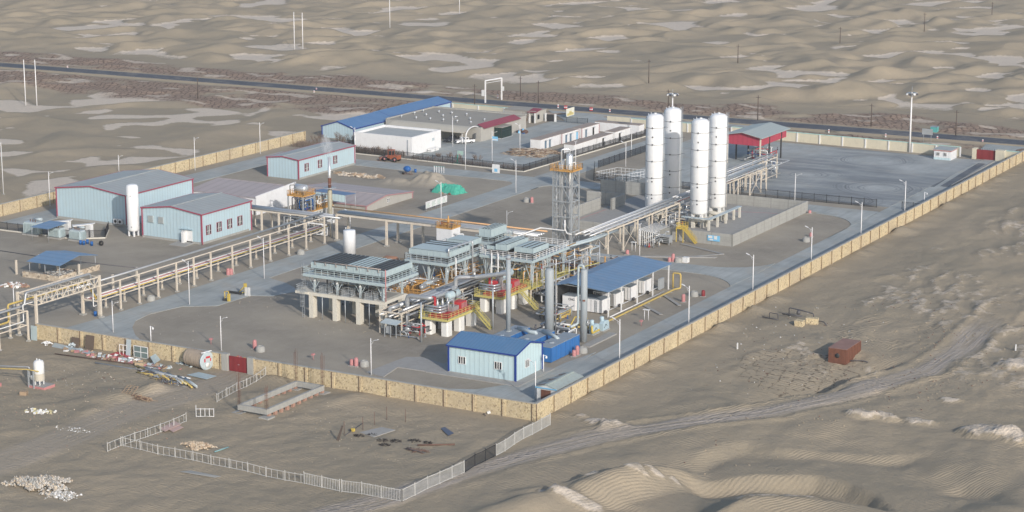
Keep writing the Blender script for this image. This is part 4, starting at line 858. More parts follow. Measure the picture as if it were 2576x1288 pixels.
def stairs(parent,x0,y0,z0,x1,y1,z1,wd,m,rm=None):
    "straight flight from (x0,y0,z0) low to (x1,y1,z1) high"
    L=math.hypot(x1-x0,y1-y0); nx,ny=-(y1-y0)/L*wd/2,(x1-x0)/L*wd/2; b=MB()
    for s in (-1,1):
        b.bar((x0+nx*s,y0+ny*s,z0),(x1+nx*s,y1+ny*s,z1),.07,.24)
        b.bar((x0+nx*s,y0+ny*s,z0+1.),(x1+nx*s,y1+ny*s,z1+1.),.06); b.bar((x0+nx*s,y0+ny*s,z0+.55),(x1+nx*s,y1+ny*s,z1+.55),.045)
        for i in range(6): t=i/5; b.bar((x0+(x1-x0)*t+nx*s,y0+(y1-y0)*t+ny*s,z0+(z1-z0)*t),(x0+(x1-x0)*t+nx*s,y0+(y1-y0)*t+ny*s,z0+(z1-z0)*t+1.),.045)
    o=b.build('stair_frame',m,parent); b=MB(); k=int((z1-z0)/.2)
    for i in range(k): t=(i+.5)/k; b.bar((x0+(x1-x0)*t+nx,y0+(y1-y0)*t+ny,z0+(z1-z0)*t),(x0+(x1-x0)*t-nx,y0+(y1-y0)*t-ny,z0+(z1-z0)*t),.24,.04)
    b.build('tread',m,o); return o
# ---- the tall white tanks
def big_tank(x,y,label,zt=24.2,zb=2.9,r=2.0,ladx=1):
    t=T('storage_tank',label,'tank',(x,y,0),'tall white cryogenic storage tanks')
    MB().lathe((x,y,0),[(0,zb),(r*.8,zb+.1),(r,zb+.55),(r,zt-1.),(r*.93,zt-.6),(r*.72,zt-.22),(r*.4,zt-.03),(0,zt)],40).build('shell',TANKW,t)
    for a in range(4): c=(x+r*.72*math.cos(R(45+a*90)),y+r*.72*math.sin(R(45+a*90))); MB().box(c[0]-.28,c[0]+.28,c[1]-.28,c[1]+.28,2.1,3.3).build('leg',WHITE,t)
    for k in range(5):
        z=zt-3.-k*3.75; MB().lathe((x,y,z),[(r+.01,-.04),(r+.07,-.04),(r+.07,.04),(r+.01,.04)],40).build('pipe_band',mat('grey_band_steel',(.2,.21,.22),.5),t)
        m_=MB(); m_.tube([(x+r+.05,y,z+.1),(x+r+.65,y+.1,z+.2),(x+r+.8,y+.5,z+.1)],.04,5); m_.box(x+.25,x+.45,y-r-.14,y-r,z-.1,z+.22); m_.build('bracket',PIPED,t)
    m_=MB(); m_.tube([(x+r+.14,y-.1,1),(x+r+.14,y-.1,zt+.1)],.06,6); m_.tube([(x+r+.3,y+.2,1),(x+r+.3,y+.2,zt+.4)],.05,6); m_.tube([(x-r-.12,y-.2,1.5),(x-r-.12,y-.2,zt-.6)],.06,6); m_.build('riser_pipe',STEEL,t)
    for dz in (zt-5.,zt-15,zb+2.5):
        for a in (-118,-80): c=(x+r*math.cos(R(a)),y+r*math.sin(R(a)),dz); MB().obox(c,(.14,.3,.3),R(a)).build('nozzle',PIPED if a==-80 else WHITE,t)
    m_=MB(); m_.tube([(x-.9,y-.3,zt-.5),(x-.9,y-.3,zt+.35)],.06,6); m_.tube([(x-r*.85,y,zt-.9),(x-r*.85,y,zt-.1)],.09,6); m_.tube([(x,y,zt-.1),(x,y,zt+.2)],.3,10); m_.tube([(x+r*.9,y+.2,zt-1),(x+r*.9,y+.2,zt+.3)],.05,6); m_.build('top_nozzle',WHITE,t)
    return t
TK=[(-199.9,418.8,'front left tall white cylindrical tank rising behind the pipe bridge'),(-199.3,426.8,'rear left tall white tank, darkened by the shadow of its neighbour'),(-188.2,417.4,'front right tall white cylindrical tank on a concrete pedestal beside the yellow stair'),(-187.8,426.2,'rear right tall white tank next to the steel loading pipework')]
for i,(x,y,l) in enumerate(TK):
    big_tank(x,y,l,24.2 if i!=1 else 24.6)
    n=('front left','rear left','front right','rear right')[i]
    p=T('tank_pedestal','octagonal concrete slab on piers carrying the %s tall white tank'%n,'pedestal',(x,y,0)); MB().lathe((x,y,0),[(0,1.6),(2.5,1.6),(2.5,2.15),(0,2.15)],8).build('slab',CONCP,p)
    for a in range(6): c=(x+2.*math.cos(R(a*60+15)),y+2.*math.sin(R(a*60+15))); MB().box(c[0]-.35,c[0]+.35,c[1]-.35,c[1]+.35,0,1.6).build('pier',CONCP,p)
t=T('tank_walkway','grey steel walkway on concrete posts around the right tank bases','platform',(-186,420)); m_=MB(); m_.box(-190.8,-184.8,413.6,414.6,2.6,2.75); m_.box(-184.8,-183.8,413.6,431,2.6,2.75); m_.build('walkway',GREYP,t)
for y in (414,418.6,423.2,427.6,430.8): MB().box(-184.5,-184.05,y-.22,y+.22,0,2.6).build('post',CONCP,t)
t=T('yellow_stair','yellow steel stair crossing over the concrete bund wall','staircase',(-184,401.4)); stairs(t,-181.4,401.1,0,-184.2,401.1,2.9,.9,YEL)
MB().box(-186,-184.2,400.6,402.9,2.85,2.95).build('landing',YEL,t); railing(t,[(-184.2,402.9),(-186,402.9),(-186,400.6),(-184.4,400.6)],2.95,YEL,step=.6,r=.035)
for x,y in ((-185.9,400.7),(-184.3,400.7),(-185.9,402.8),(-184.3,402.8)): MB().box(x-.08,x+.08,y-.08,y+.08,0,2.9).build('post',YEL,t)
# ---- generic pipe rack
def rack(label,axis,rows,stations,z,pipes,m=CREAM,low=None,name='pipe_rack',pw=.28,braces=(),beamh=.2,cat='pipe rack',lowrows=None,feet=True,grp=None):
    p=lambda s,r,zz:((r,s,zz) if axis=='y' else (s,r,zz)); x,y,_=p(stations[0],rows[0],0)
    t=T(name,label,cat,(x,y,0),grp)
    for s in stations:
        for r in rows:
            hh=z if (lowrows is None or r not in lowrows) else low
            a=p(s,r,0); q=MB().box(a[0]-pw/2,a[0]+pw/2,a[1]-pw/2,a[1]+pw/2,0,hh).build('post',m,t)
            if feet: MB().box(a[0]-pw*1.1,a[0]+pw*1.1,a[1]-pw*1.1,a[1]+pw*1.1,0,.25).build('footing',CONC,q)
        if not lowrows: MB().bar(p(s,rows[0],z-.1),p(s,rows[-1],z-.1),.18,beamh).build('cross_beam',m,t)
        if low: MB().bar(p(s,rows[0],low-.1),p(s,rows[-1],low-.1),.16,.18).build('cross_beam',m,t)
    for r in rows:
        if not lowrows or r not in lowrows: MB().bar(p(stations[0],r,z),p(stations[-1],r,z),.16,beamh).build('beam',m,t)
        if low: MB().bar(p(stations[0],r,low),p(stations[-1],r,low),.14,.18).build('beam',m,t)
    for (s0,s1,r) in braces: MB().bar(p(s0,r,.3),p(s1,r,z-.3),.09).build('brace',m,t); MB().bar(p(s1,r,.3),p(s0,r,z-.3),.09).build('brace',m,t)
    for (r,zz,rad,mm_,a,b) in pipes: MB().tube([p(a,r,zz),p(b,r,zz)],rad,10).build('pipe',mm_,t)
    return t
ST=[289,295.2,300.6,306.2,311.8,317.2,322.6,329.6,335.6,342.4,348.9,355.2,362]
rk=rack('long cream pipe rack on tall posts running from the truss bridge to the stack','y',(-253.8,-250.2),ST,5.75,[(-252.2,6.05,.2,PIPEG,285,364.5),(-250.9,3.35,.12,YPIPE,289,364),(-251.6,3.3,.09,WHITE,289,364),(-252.3,3.3,.08,FRED,289,364),(-252.9,3.3,.1,WHITE,289,364)],low=3.05,lowrows=(-253.8,))
MB().box(-253.6,-251.8,289,364,3.12,3.17).build('cable_tray',mat('pinkish_tray',(.42,.30,.28),.7),rk)
# truss bridge over the wall
t=T('pipe_bridge','cream lattice truss pipe bridge crossing above the near stone wall at far left','pipe bridge',(-251.8,280)); Y0,Y1=271.9,288.9
for x in (-249.7,-253.9):
    a=MB(); a.bar((x,Y0,7.7),(x,Y1,7.7),.2); a.bar((x,Y0,6.),(x,Y1,6.),.2); k=12
    for i in range(k):
        y=Y0+(Y1-Y0)*i/k; y2=Y0+(Y1-Y0)*(i+1)/k; a.bar((x,y,6),(x,y,7.7),.12); a.bar((x,y,6 if i%2 else 7.7),(x,y2,7.7 if i%2 else 6),.11)
    a.build('truss',CREAM,t)
    for y in (Y0,Y1): q=MB().box(x-.2,x+.2,y-.2,y+.2,0,8.).build('post',CREAM,t); MB().box(x-.5,x+.5,y-.5,y+.5,0,.3).build('footing',CONC,q)
for y in (Y1,): MB().bar((-253.9,y,3.),(-249.7,y,3.),.25).build('cross_beam',CREAM,t)
for i in range(7):
    y=Y0+(Y1-Y0)*i/6; MB().bar((-253.9,y,6.),(-249.7,y,6.),.14).build('cross_beam',CREAM,t); MB().bar((-253.9,y,7.7),(-249.7,y,7.7),.12).build('cross_beam',CREAM,t)
MB().pipe([(-251.6,251,5.9),(-251.6,271,5.9),(-251.6,271.6,8.1),(-251.6,288.5,8.1),(-251.6,289.2,6.1)],.22).build('pipe',PIPEG,t)
MB().pipe([(-252.8,250,3.4),(-252.8,266,3.4),(-252.8,268.2,3.4),(-252.8,268.2,6.5),(-252.6,288.4,6.5),(-251,289.4,3.4)],.18).build('pipe',YPIPE,t)
MB().pipe([(-251,250,3.3),(-251,270,3.3),(-251,270,6.3),(-251,288.5,6.3),(-251,288.5,2),(-251.4,291,2),(-251.4,291,3.3)],.1).build('pipe',WHITE,t)
rack('lower cream pipe rack outside the wall at the left edge leading to the truss bridge','y',(-253.8,-249.6),[248,255,262.2,269.5],5.55,[(-252.,5.75,.07,WHITE,246,268)],low=3.)
# thin pipeline on short posts toward the left edge
t=T('thin_pipeline','thin dark pipe carried on a row of short cream posts left of the long rack','pipeline',(-275,300)); 
for u,v in ((42,690),(100,675),(146,691),(200,700),(285,727),(345,708)): x,y=G(u,v); MB().box(x-.16,x+.16,y-.16,y+.16,0,2.9).build('post',CREAM,t)
A=G(-40,660);B=G(350,712); MB().tube([(*A,3.0),(*G(150,690),3.),(*B,3.)],.09,8).build('pipe',PIPED,t)
# cross racks
rack('broad rack of lagged pipes crossing from the stack toward the lattice tower','x',(366.3,370.8),[-250,-237.3,-231,-224.6,-214,-206],5.6,[(366.9,5.95,.28,PIPEG,-250,-201),(367.7,6.,.3,PIPEG,-250,-201),(368.6,5.95,.25,PIPEA,-250,-201),(369.5,5.9,.15,PIPEG,-250,-201),(370.7,6.2,.16,mat('orange_tray',(.62,.38,.2),.6),-254,-201),(367.3,5.2,.16,PIPEG,-246,-208)],beamh=.45,pw=.42)
rack('cream rack of grey pipes between the middle workshop and the long rack','x',(365.8,369.5),[-274,-269.4,-264.8,-258],4.6,[(366.3,4.9,.25,PIPEG,-276,-249),(367.1,4.9,.25,PIPEG,-275,-249),(368.,4.85,.2,PIPEA,-275,-251),(368.8,4.85,.16,PIPEG,-276,-251)],pw=.35,beamh=.3)
lr=rack('long cream pipe rack rising from the lattice tower to the tall white tanks','y',(-195.6,-191.5),[379.5,386.6,393.3,400.4,407.4,414.2],5.6,[(-195.2,5.9,.14,WHITE,372,415),(-194.5,5.95,.2,PIPEA,374,417),(-193.9,5.85,.12,WHITE,376,415),(-193.2,5.9,.16,PIPEG,372,417),(-192.5,5.85,.1,WHITE,376,420),(-191.9,5.95,.2,PIPEA,372,412)],braces=((386.6,393.3,-191.5),(400.4,407.4,-191.5),(386.6,393.3,-195.6),(379.5,386.6,-195.6)),pw=.26,beamh=.28)
for i in range(16): y=374+i*2.6; MB().bar((-195.6,y,5.72),(-191.5,y,5.72),.12).build('sleeper',CREAM,lr)
rack('cream pipe rack carrying loading lines past the tanks to the crimson shelter','y',(-195.8,-191.7),[433,440,447,454,460.7,464],5.65,[(-195,5.9,.14,WHITE,418,466),(-194.2,5.9,.2,PIPEA,418,466),(-193.2,5.95,.22,PIPEG,418,466),(-192.3,5.9,.12,WHITE,418,466)],braces=((454,460.7,-191.7),(454,460.7,-195.8)),pw=.24)
rack('low cream pipe rack under the loading lines behind the right tanks','y',(-198.6,-195.9),[436,444,452,458],3.6,[(-198.2,3.8,.12,WHITE,424,462),(-197.2,3.8,.16,PIPEG,424,458),(-196.4,3.8,.1,FRED,424,456)],pw=.2,feet=False)
def clutter(label,cat,x0,x1,y0,y1,z0,z1,n,mats,seed,rr=(.06,.16),name='pipework',vessels=0,valves=6):
    q=random.Random(seed); t=T(name,label,cat,((x0+x1)/2,(y0+y1)/2,0))
    for i in range(n):
        p=[q.uniform(x0,x1),q.uniform(y0,y1),q.uniform(z0,z1)]; pts=[tuple(p)]; a=q.choice((0,1,2))
        for s in range(q.choice((2,3,4))):
            if a==2: p[2]=q.uniform(z0,z1)
            elif a==0: p[0]=q.uniform(x0,x1)
            else: p[1]=q.uniform(y0,y1)
            pts.append(tuple(p)); a=(a+q.choice((1,2)))%3
        pts.insert(0,(pts[0][0],pts[0][1],max(0,z0-.4))) if q.random()<.6 else 0
        pts=[p_ for i_,p_ in enumerate(pts) if i_==0 or sum(abs(p_[k]-pts[i_-1][k]) for k in range(3))>.25]
        if len(pts)>1: MB().pipe(pts,q.uniform(*rr),7).build('pipe',q.choice(mats),t)
    for i in range(vessels):
        x,y,z=q.uniform(x0+.8,x1-.8),q.uniform(y0+1.2,y1-1.2),q.uniform(z0+.6,z0+1.2); r=q.uniform(.35,.6); L=q.uniform(1.4,2.4)
        MB().lathe((x,y-L/2,z),[(0,-.2),(r*.7,-.12),(r,.1),(r,L-.1),(r*.7,L+.12),(0,L+.2)],16,axis='y').build('vessel',q.choice([PIPEA,PIPEG,GREYP]),t)
    for i in range(valves):
        x,y,z=q.uniform(x0,x1),q.uniform(y0,y1),q.uniform(z0,z1); m_=MB(); m_.lathe((x,y,z),[(.05,0),(.2,0),(.2,.05),(.05,.05)],10); m_.tube([(x,y,z-.5),(x,y,z)],.07,6); m_.obox((x,y,z-.55),(.3,.3,.3)); m_.build('valve',q.choice([BLUED,STEEL,PIPED,REDP]),t)
    return t
MX=[WHITE,CREAM,PIPEG,PIPEA,STEEL]
clutter('pipe manifold and pumps between the left and right tank pairs','pipework',-197,-191,410,430,.4,3.4,26,MX,3,vessels=2)
clutter('white loading pipework beside the crimson-fascia shelter','pipework',-204,-195,468,490,.4,3.8,26,MX,4,vessels=1)
clutter('loading arms and pipes under the crimson-fascia shelter','pipework',-213,-206,497,508,.3,3.6,16,MX+[REDP,BLUED],5)
clutter('ground pipes and valves under the rack near the bund corner','pipework',-191,-186.5,392,400,.3,2.6,18,MX,6,vessels=1)
rack('tall cream gantry of thin posts between tanks and loading shelter','y',(-199.6,-196),[462,468,474,481],5.4,[(-199,5.6,.16,PIPEG,448,483),(-198,5.6,.12,WHITE,448,483),(-197,5.6,.16,PIPEA,448,483)],pw=.2,feet=False,low=3.2)
t=T('pipe_grid','bank of parallel white vaporiser pipes beside the long rack','pipework',(-191,398)); 
for i in range(8): MB().pipe([(-190.8+i*.45,392.5,.4),(-190.8+i*.45,392.5,3.6-i*.05),(-190.8+i*.45,401,3.6-i*.05)],.08,7).build('pipe',WHITE,t)
t=T('louvre_box','low grey louvred steel box on legs in front of the bund wall','equipment box',(-186.8,398)); MB().box(-188.7,-185.6,396.6,398.2,.5,1.9).build('casing',STEEL,t); m_=MB(); [m_.box(-188.6,-185.7,396.52,396.6,.65+i*.4,.85+i*.4) for i in range(3)]; m_.build('louvre',DARK,t)
for x in (-188.6,-185.7): MB().box(x-.06,x+.06,396.6,396.72,0,.5).build('leg',STEEL,t); MB().box(x-.06,x+.06,398.,398.15,0,.5).build('leg',STEEL,t)
# ---- lattice tower
TX0,TX1,TY0,TY1=-200.1,-195.9,371.4,374.8; TZ=HT(-195.9,371.4,433)
t=T('lattice_tower','tall galvanised lattice tower with orange top platform and silver columns inside','process tower',(-198,373,0))
for x in (TX0,TX1):
    for y in (TY0,TY1): MB().box(x-.12,x+.12,y-.12,y+.12,0,TZ).build('leg',STEEL,t)
nb=6
for k in range(nb):
    z0,z1=TZ*k/nb,TZ*(k+1)/nb; zm=z0+.3
    for (a,b) in (((TX0,TY0),(TX1,TY0)),((TX1,TY0),(TX1,TY1)),((TX1,TY1),(TX0,TY1)),((TX0,TY1),(TX0,TY0))):
        if k: MB().bar((*a,z0),(*b,z0),.14,.22).build('girt',STEEL,t)
        mid=((a[0]+b[0])/2,(a[1]+b[1])/2); m_=MB(); m_.bar((*a,z0),(*mid,z1),.1); m_.bar((*b,z0),(*mid,z1),.1); m_.build('brace',STEEL,t)
P_=[(TX0-.5,TY0-.5),(TX1+.5,TY0-.5),(TX1+.5,TY1+.5),(TX0-.5,TY1+.5),(TX0-.5,TY0-.5)]
MB().box(TX0-.5,TX1+.5,TY0-.5,TY1+.5,TZ,TZ+.18).build('platform',ORG_,t); railing(t,P_,TZ+.18,ORG_,step=1.,r=.035)
for (x,y,r,zt) in ((-197.3,373.3,.72,TZ+3.4),(-198.9,372.6,.5,TZ+1.6),(-199.3,374.2,.35,TZ+2.)): MB().lathe((x,y,0),[(0,.5),(r,.7),(r,zt-.5),(r*.7,zt-.12),(0,zt)],20).build('column',PIPEA,t)
MB().pipe([(-197.3,373.3,TZ+3.2),(-197.3,373.3,TZ+4.3),(-198.6,372.2,TZ+4.3),(-198.6,372.2,1)],.17).build('riser_pipe',PIPEA,t)
MB().pipe([(-196.4,372,TZ+.2),(-196.4,372,TZ+1.6),(-196.4,374.2,TZ+1.6),(-196.4,374.2,TZ-1)],.1).build('top_piping',WHITE,t)
for x,y in ((-197,372.2),(-199.6,372.)): MB().tube([(x,y,1),(x,y,TZ)],.1,7).build('riser_pipe',PIPEG,t)
ladder(t,TX0+.9,TY0-.2,0,TZ+.2,STEEL,True)
MB().pipe([(-197.6,371,8.2),(-196.6,371,6.1),(-195.6,371,6.1),(-195.6,371,6.1),(-192,377,6.1)][:4],.12).build('outlet_pipe',WHITE,t)
MB().pipe([(-196.9,370.6,9.),(-196.9,370.6,6.8),(-202.6,370.6,6.8),(-202.6,358,6.8),(-190.4,346,6.8),(-190.4,346,3)][:4],.15).build('side_pipe',WHITE,t)
# cold box
t=T('cold_box','white box-shaped tower topped by an orange railed platform behind the coolers','process tower',(-219,361,0)); MB().box(-220.6,-217.,359.3,362.7,0,7.).build('casing',WSTUC,t); MB().box(-220.7,-216.9,359.2,362.8,7.,7.15).build('platform',ORG_,t)
railing(t,[(-220.7,359.2),(-216.9,359.2),(-216.9,362.8),(-220.7,362.8),(-220.7,359.2)],7.15,ORG_,step=.7,r=.035); MB().lathe((-218.8,361,7.15),[(.25,0),(.25,1.6),(.12,1.8),(.12,2.3),(0,2.3)],12).build('vent',ORG_,t)
for i in range(3): MB().pipe([(-217,360+i*.9,6-i*.5),(-215.9-i*.2,360+i*.9,6-i*.5),(-215.2-i*.3,361+i*.5,6-i*.5),(-215.2-i*.3,361+i*.5,3)],.13).build('pipe',WHITE,t)
clutter('red and orange pipework on top of the white box tower','pipework',-220.4,-217.2,359.6,362.4,7.3,8.3,10,[ORG_,REDP,PIPEG],9,rr=(.05,.1),valves=2)
# ---- air coolers
def cooler(label,x0,x1,y0,y1,zp,bundles,legs,zleg,m=COOLB,walk=1.,stair=None,truss=.5,cat='air cooler',rm=None,deck=True):
    """bundles: (x0,x1,y0,y1,z0,z1,n_slats,axis,dark fraction list)"""
    t=T('air_cooler',label,cat,((x0+x1)/2,(y0+y1)/2,zleg)); rm=rm or m
    if deck:
        f=MB(); 
        for q in ((x0,x1,y0,y0+walk),(x0,x1,y1-walk,y1),(x0,x0+walk,y0+walk,y1-walk),(x1-walk,x1,y0+walk,y1-walk)): f.box(*q,zp-.12,zp)
        f.build('walkway',GREYP,t); f=MB()
        for a,b in (((x0,y0),(x1,y0)),((x1,y0),(x1,y1)),((x1,y1),(x0,y1)),((x0,y1),(x0,y0))): f.bar((*a,zp-.3),(*b,zp-.3),.12,.42)
        f.build('edge_beam',m,t); railing(t,[(x0,y0),(x1,y0),(x1,y1),(x0,y1),(x0,y0)],zp,rm,step=1.35,r=.04,kick=False)
    for (a0,a1,b0,b1,z0,z1,ns,ax,dk) in bundles:
        ribs=MB().box(a0,a1,b0,b1,z0,z1); k=max(2,int((a1-a0)/1.25))
        for i in range(k+1): x=a0+(a1-a0)*i/k; ribs.box(x-.05,x+.05,b0-.07,b0+.02,z0+.02,z1-.05)
        k=max(2,int((b1-b0)/1.25))
        for i in range(k+1): y=b0+(b1-b0)*i/k; ribs.box(a1-.02,a1+.07,y-.05,y+.05,z0+.02,z1-.05)
        c=ribs.build('tube_bundle',m,t); MB().box(a0+.2,a1-.2,b0+.2,b1-.2,z1,z1+.012).build('gap_shade_plate',SLAT,c)  # dark plate on the bundle top paints shade into the louvre gaps
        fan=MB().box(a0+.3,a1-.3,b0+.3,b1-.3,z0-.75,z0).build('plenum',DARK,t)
        for i in range(ns):
            s0,s1=(i+.17)/ns,(i+.83)/ns; mt=SLAT if dk(i/ns) else m; q=MB()
            if ax=='x': X0,X1=a0+.25+(a1-a0-.5)*s0,a0+.25+(a1-a0-.5)*s1; q.obox(((X0+X1)/2,(b0+b1)/2,z1+.08),(X1-X0,b1-b0-.4,.09),0,.10)
            else: Y0_,Y1_=b0+.25+(b1-b0-.5)*s0,b0+.25+(b1-b0-.5)*s1; q.obox(((a0+a1)/2,(Y0_+Y1_)/2,z1+.08),(a1-a0-.4,Y1_-Y0_,.09),0,0,0,.16)
            q.build('louvre',mt,c)
    for (x,y) in legs:
        l=MB().box(x-.16,x+.16,y-.16,y+.16,zleg,zp-.3).build('leg',GREYP,t); b=MB()
        for dx in (-1,1):
            xx=min(max(x+dx*1.6,x0+.1),x1-.1)
            if abs(xx-x)>.5: b.bar((x,y,zleg+(zp-zleg)*.15),(xx,y,zp-.4),.1)
        b.bar((x,y,zleg+(zp-zleg)*.3),(x,y+(1.2 if y<(y0+y1)/2 else -1.2),zp-.4),.1); b.build('brace',GREYP,l)
    return t
CF=T('concrete_frame','cream concrete table frame on rectangular pillars under the front air cooler','concrete frame',(-208.6,311.5,0))
m_=MB(); m_.box(-219.4,-216.6,307.6,310.6,4.35,4.8); m_.box(-216.6,-200.3,307.8,308.6,4.2,4.8); m_.box(-216.6,-200.3,314.9,315.7,4.2,4.8); m_.box(-201.3,-200.3,308.6,314.9,4.2,4.8); m_.box(-216.6,-215.6,308.6,314.9,4.2,4.8); m_.build('beam',CONCP,CF)
MB().box(-215.6,-201.3,308.6,314.9,4.5,4.8).build('deck',PAD,CF)
for x in (-216.1,-210.9,-205.8,-200.8):
    for y in (308.6,315.): MB().box(x-.45,x+.45,y-.75,y+.6,0,4.25).build('pillar',CONCP,CF)
for x in (-213.4,-208.4,-203.2): MB().tube([(x,307.6,0),(x,307.6,4.3)],.08,7).build('drain_pipe',STEEL,CF)
railing(CF,[(-216.8,307.7),(-219.3,307.7),(-219.3,310.5),(-216.8,310.5)],4.8,STEEL,step=.6); ladder(CF,-217.4,307.3,0,4.9,STEEL,True)
dk1=lambda s:(s<.42 or s>.72)
c1=cooler('front air cooler with dark and pale louvre strips on its cream concrete frame',-217.6,-199.6,307.6,318.6,8.25,[(-216.4,-200.4,308.7,317.7,9.2,10.3,16,'x',dk1)],[(x,y) for x in (-215.8,-210.8,-205.8,-201) for y in (308.8,315.2)],4.8)
m_=MB(); m_.tube([(-215.9,308.5,10.6),(-201.2,308.5,10.6)],.11,8)
for i in range(7): m_.tube([(-215.5+i*2.3,308.5,10.6),(-215.5+i*2.3,308.5,10.),(-215.5+i*2.3,308.8,9.9)],.09,7)
m_.build('header_pipe',mat('rusty_header_pipe',(.33,.29,.27),.6),c1); MB().tube([(-199.6,307.6,5),(-199.6,307.6,10.9)],.1,8).build('red_riser',FRED,c1)
ladder(c1,-217.9,308.4,4.8,9.4,STEEL,True)
for i,x in enumerate((-213.3,-208.4,-203.4)):
    g=T('stair_platform','railed grating landing %s on the deck under the front air cooler'%('at left','in the middle','at right')[i],'platform',(x,309.2,4.8),'railed landings under the front cooler'); railing(g,[(x-1.2,307.9),(x+.9,307.9),(x+.9,309.9),(x-1.2,309.9),(x-1.2,307.9)],4.85,STEEL,h=1.2,step=.45); MB().box(x-1.2,x+.9,307.9,309.9,4.8,4.86).build('grating',STEEL,g)
    f=MB().lathe((x+.3,311.5,7.),[(0,0),(.35,0),(.35,.8),(0,.8)],12).build('fan_motor',BLUED,None,label='blue fan motor hanging %s under the front air cooler'%('at left','in the middle','at right')[i],cat='motor')
    l=T('floodlight','small white floodlight on a thin post %s of the front cooler deck'%('at the left','in the middle','at the right')[i],'floodlight',(x-1.9,308,4.8)); MB().tube([(x-1.9,308,4.8),(x-1.9,308,7.)],.03,5).build('post',STEEL,l); MB().obox((x-1.9,307.9,7.1),(.3,.2,.3),0,.4).build('lamp_head',WHITE,l)
cooler('second air cooler behind the front one, all pale louvres with white riser pipes',-208.6,-199.2,328.2,343.4,7.9,[(-208,-199.6,328.9,337.4,8.9,9.9,11,'y',lambda s:s>.5 and int(s*11)%2==0),(-205.5,-200.6,338.6,343,9.1,10.1,6,'y',lambda s:False)],[(x,y) for x in (-207.6,-203.9,-200) for y in (329.2,336,342.4)],2.6,rm=GREYP)
c3=cooler('third air cooler group with three separate pale boxes beside the lattice tower',-198.3,-186.7,338.6,353.4,7.9,[(-191.6,-187.6,340.4,346.4,8.8,9.8,3,'x',lambda s:False),(-195.6,-193.2,340.2,348.4,8.8,9.9,3,'x',lambda s:False),(-197.6,-195.8,340.4,348.4,8.7,9.4,6,'x',lambda s:True)],[(x,y) for x in (-197.4,-192.4,-187.5) for y in (339.6,345.8,352.4)],2.6,rm=WHITE)
cooler('rear raised air cooler with striped open louvres behind the others',-203.6,-199.2,346.,353.2,8.6,[(-203,-200.4,346.6,352.6,9.4,11.,7,'x',lambda s:int(s*7)%2==1)],[(x,y) for x in (-203,-200) for y in (346.6,352.4)],2.6)
for x,y in ((-195.4,338.2),(-194,338.2),(-199,331.)): MB().tube([(x,y,1),(x,y,8.6)],.13,8).build('riser_pipe',WHITE,None,label={-195.4:'left one of two white riser pipes before the third cooler',-194:'right one of two white riser pipes before the third cooler',-199:'white riser pipe at the front right corner of the second cooler'}[x],cat='pipe')
t=T('header_pipework','white header pipe with branches over the right edge of the second cooler','pipework',(-199,332)); MB().pipe([(-199.4,329,9.2),(-199.4,329,10.6),(-199.4,337,10.6),(-198.9,337,10.6),(-198.9,337,2.5)],.16).build('header',PIPEA,t)
for i in range(4): MB().pipe([(-199.4,330.4+i*1.8,10.6),(-200.2,330.4+i*1.8,10.6),(-200.2,330.4+i*1.8,9.8)],.12).build('branch',PIPEA,t)
# ---- steelwork level below the coolers
def deck_(label,x0,x1,y0,y1,z,m,seed,n,vs=2,legs=True):
    t=T('process_module',label,'process unit',((x0+x1)/2,(y0+y1)/2,0)); MB().box(x0,x1,y0,y1,z-.12,z).build('platform',m,t); railing(t,[(x0,y0),(x1,y0),(x1,y1),(x0,y1),(x0,y0)],z,m,step=.9,r=.035)
    for x in np.linspace(x0+.3,x1-.3,max(2,int((x1-x0)/3.5)+1)):
        for y in np.linspace(y0+.3,y1-.3,max(2,int((y1-y0)/5)+1)): MB().box(x-.14,x+.14,y-.14,y+.14,0,z-.12).build('post',CREAM,t)
    return t
MXO=MX+[ORG_,ORG_,RUSTP]
deck_('orange railed platform with vessels between the front and second coolers',-208.6,-200.2,322.2,331,2.7,ORG_,1,10)
clutter('vessels and valves on the orange platform between the front two coolers','pipework',-208,-201,322.8,330.5,2.9,4.6,18,MXO,21,vessels=3)
deck_('orange railed process deck in the shade under the second cooler',-208.6,-199.,332,344.5,2.6,ORG_,2,10)
clutter('dense shaded pipework under the second air cooler','pipework',-208,-199,333,344,1.,6.6,34,MXO,22,vessels=3,valves=10)
deck_('yellow railed process deck under the third cooler group',-198.2,-186.4,337.6,353.2,2.6,YELD,3,10)
clutter('dense shaded pipework under the third air cooler group','pipework',-197.6,-187,339,353,1.,6.8,52,MXO+[PIPED],23,vessels=4,valves=12)
clutter('tangle of pipes and ladders at the foot of the lattice tower','pipework',-196,-182.5,356,369,.4,5.2,48,MXO+[PIPED,GREYP],24,vessels=4,valves=10)
clutter('pipes and pumps behind the front air cooler deck','pipework',-217,-201,318.5,321.5,.3,4.2,18,MX,25,vessels=2)
clutter('valve pipework on the deck beneath the front air cooler fans','pipework',-215.5,-201.5,310.4,314.4,5.,7.6,26,MX+[PIPED,GREYP],26,valves=8)
t=T('steel_column_cluster','row of thin grey columns and ladders between the third cooler and the blue-grey column','steelwork',(-184,345)); 
for i in range(7): x=-185.8+(i%4)*1.1; y=341+i*3.2; MB().tube([(x,y,0),(x,y,7.8-.4*(i%3))],.09,7).build('column_pipe',(STEEL,WHITE,PIPEG)[i%3],t)
ladder(t,-184.2,356,0,6.6,WHITE,True); MB().bar((-186,341,6.2),(-182.6,358,6.2),.16).build('beam',STEEL,t); MB().bar((-186,341,4.2),(-182.6,358,4.2),.16).build('beam',YELD,t)
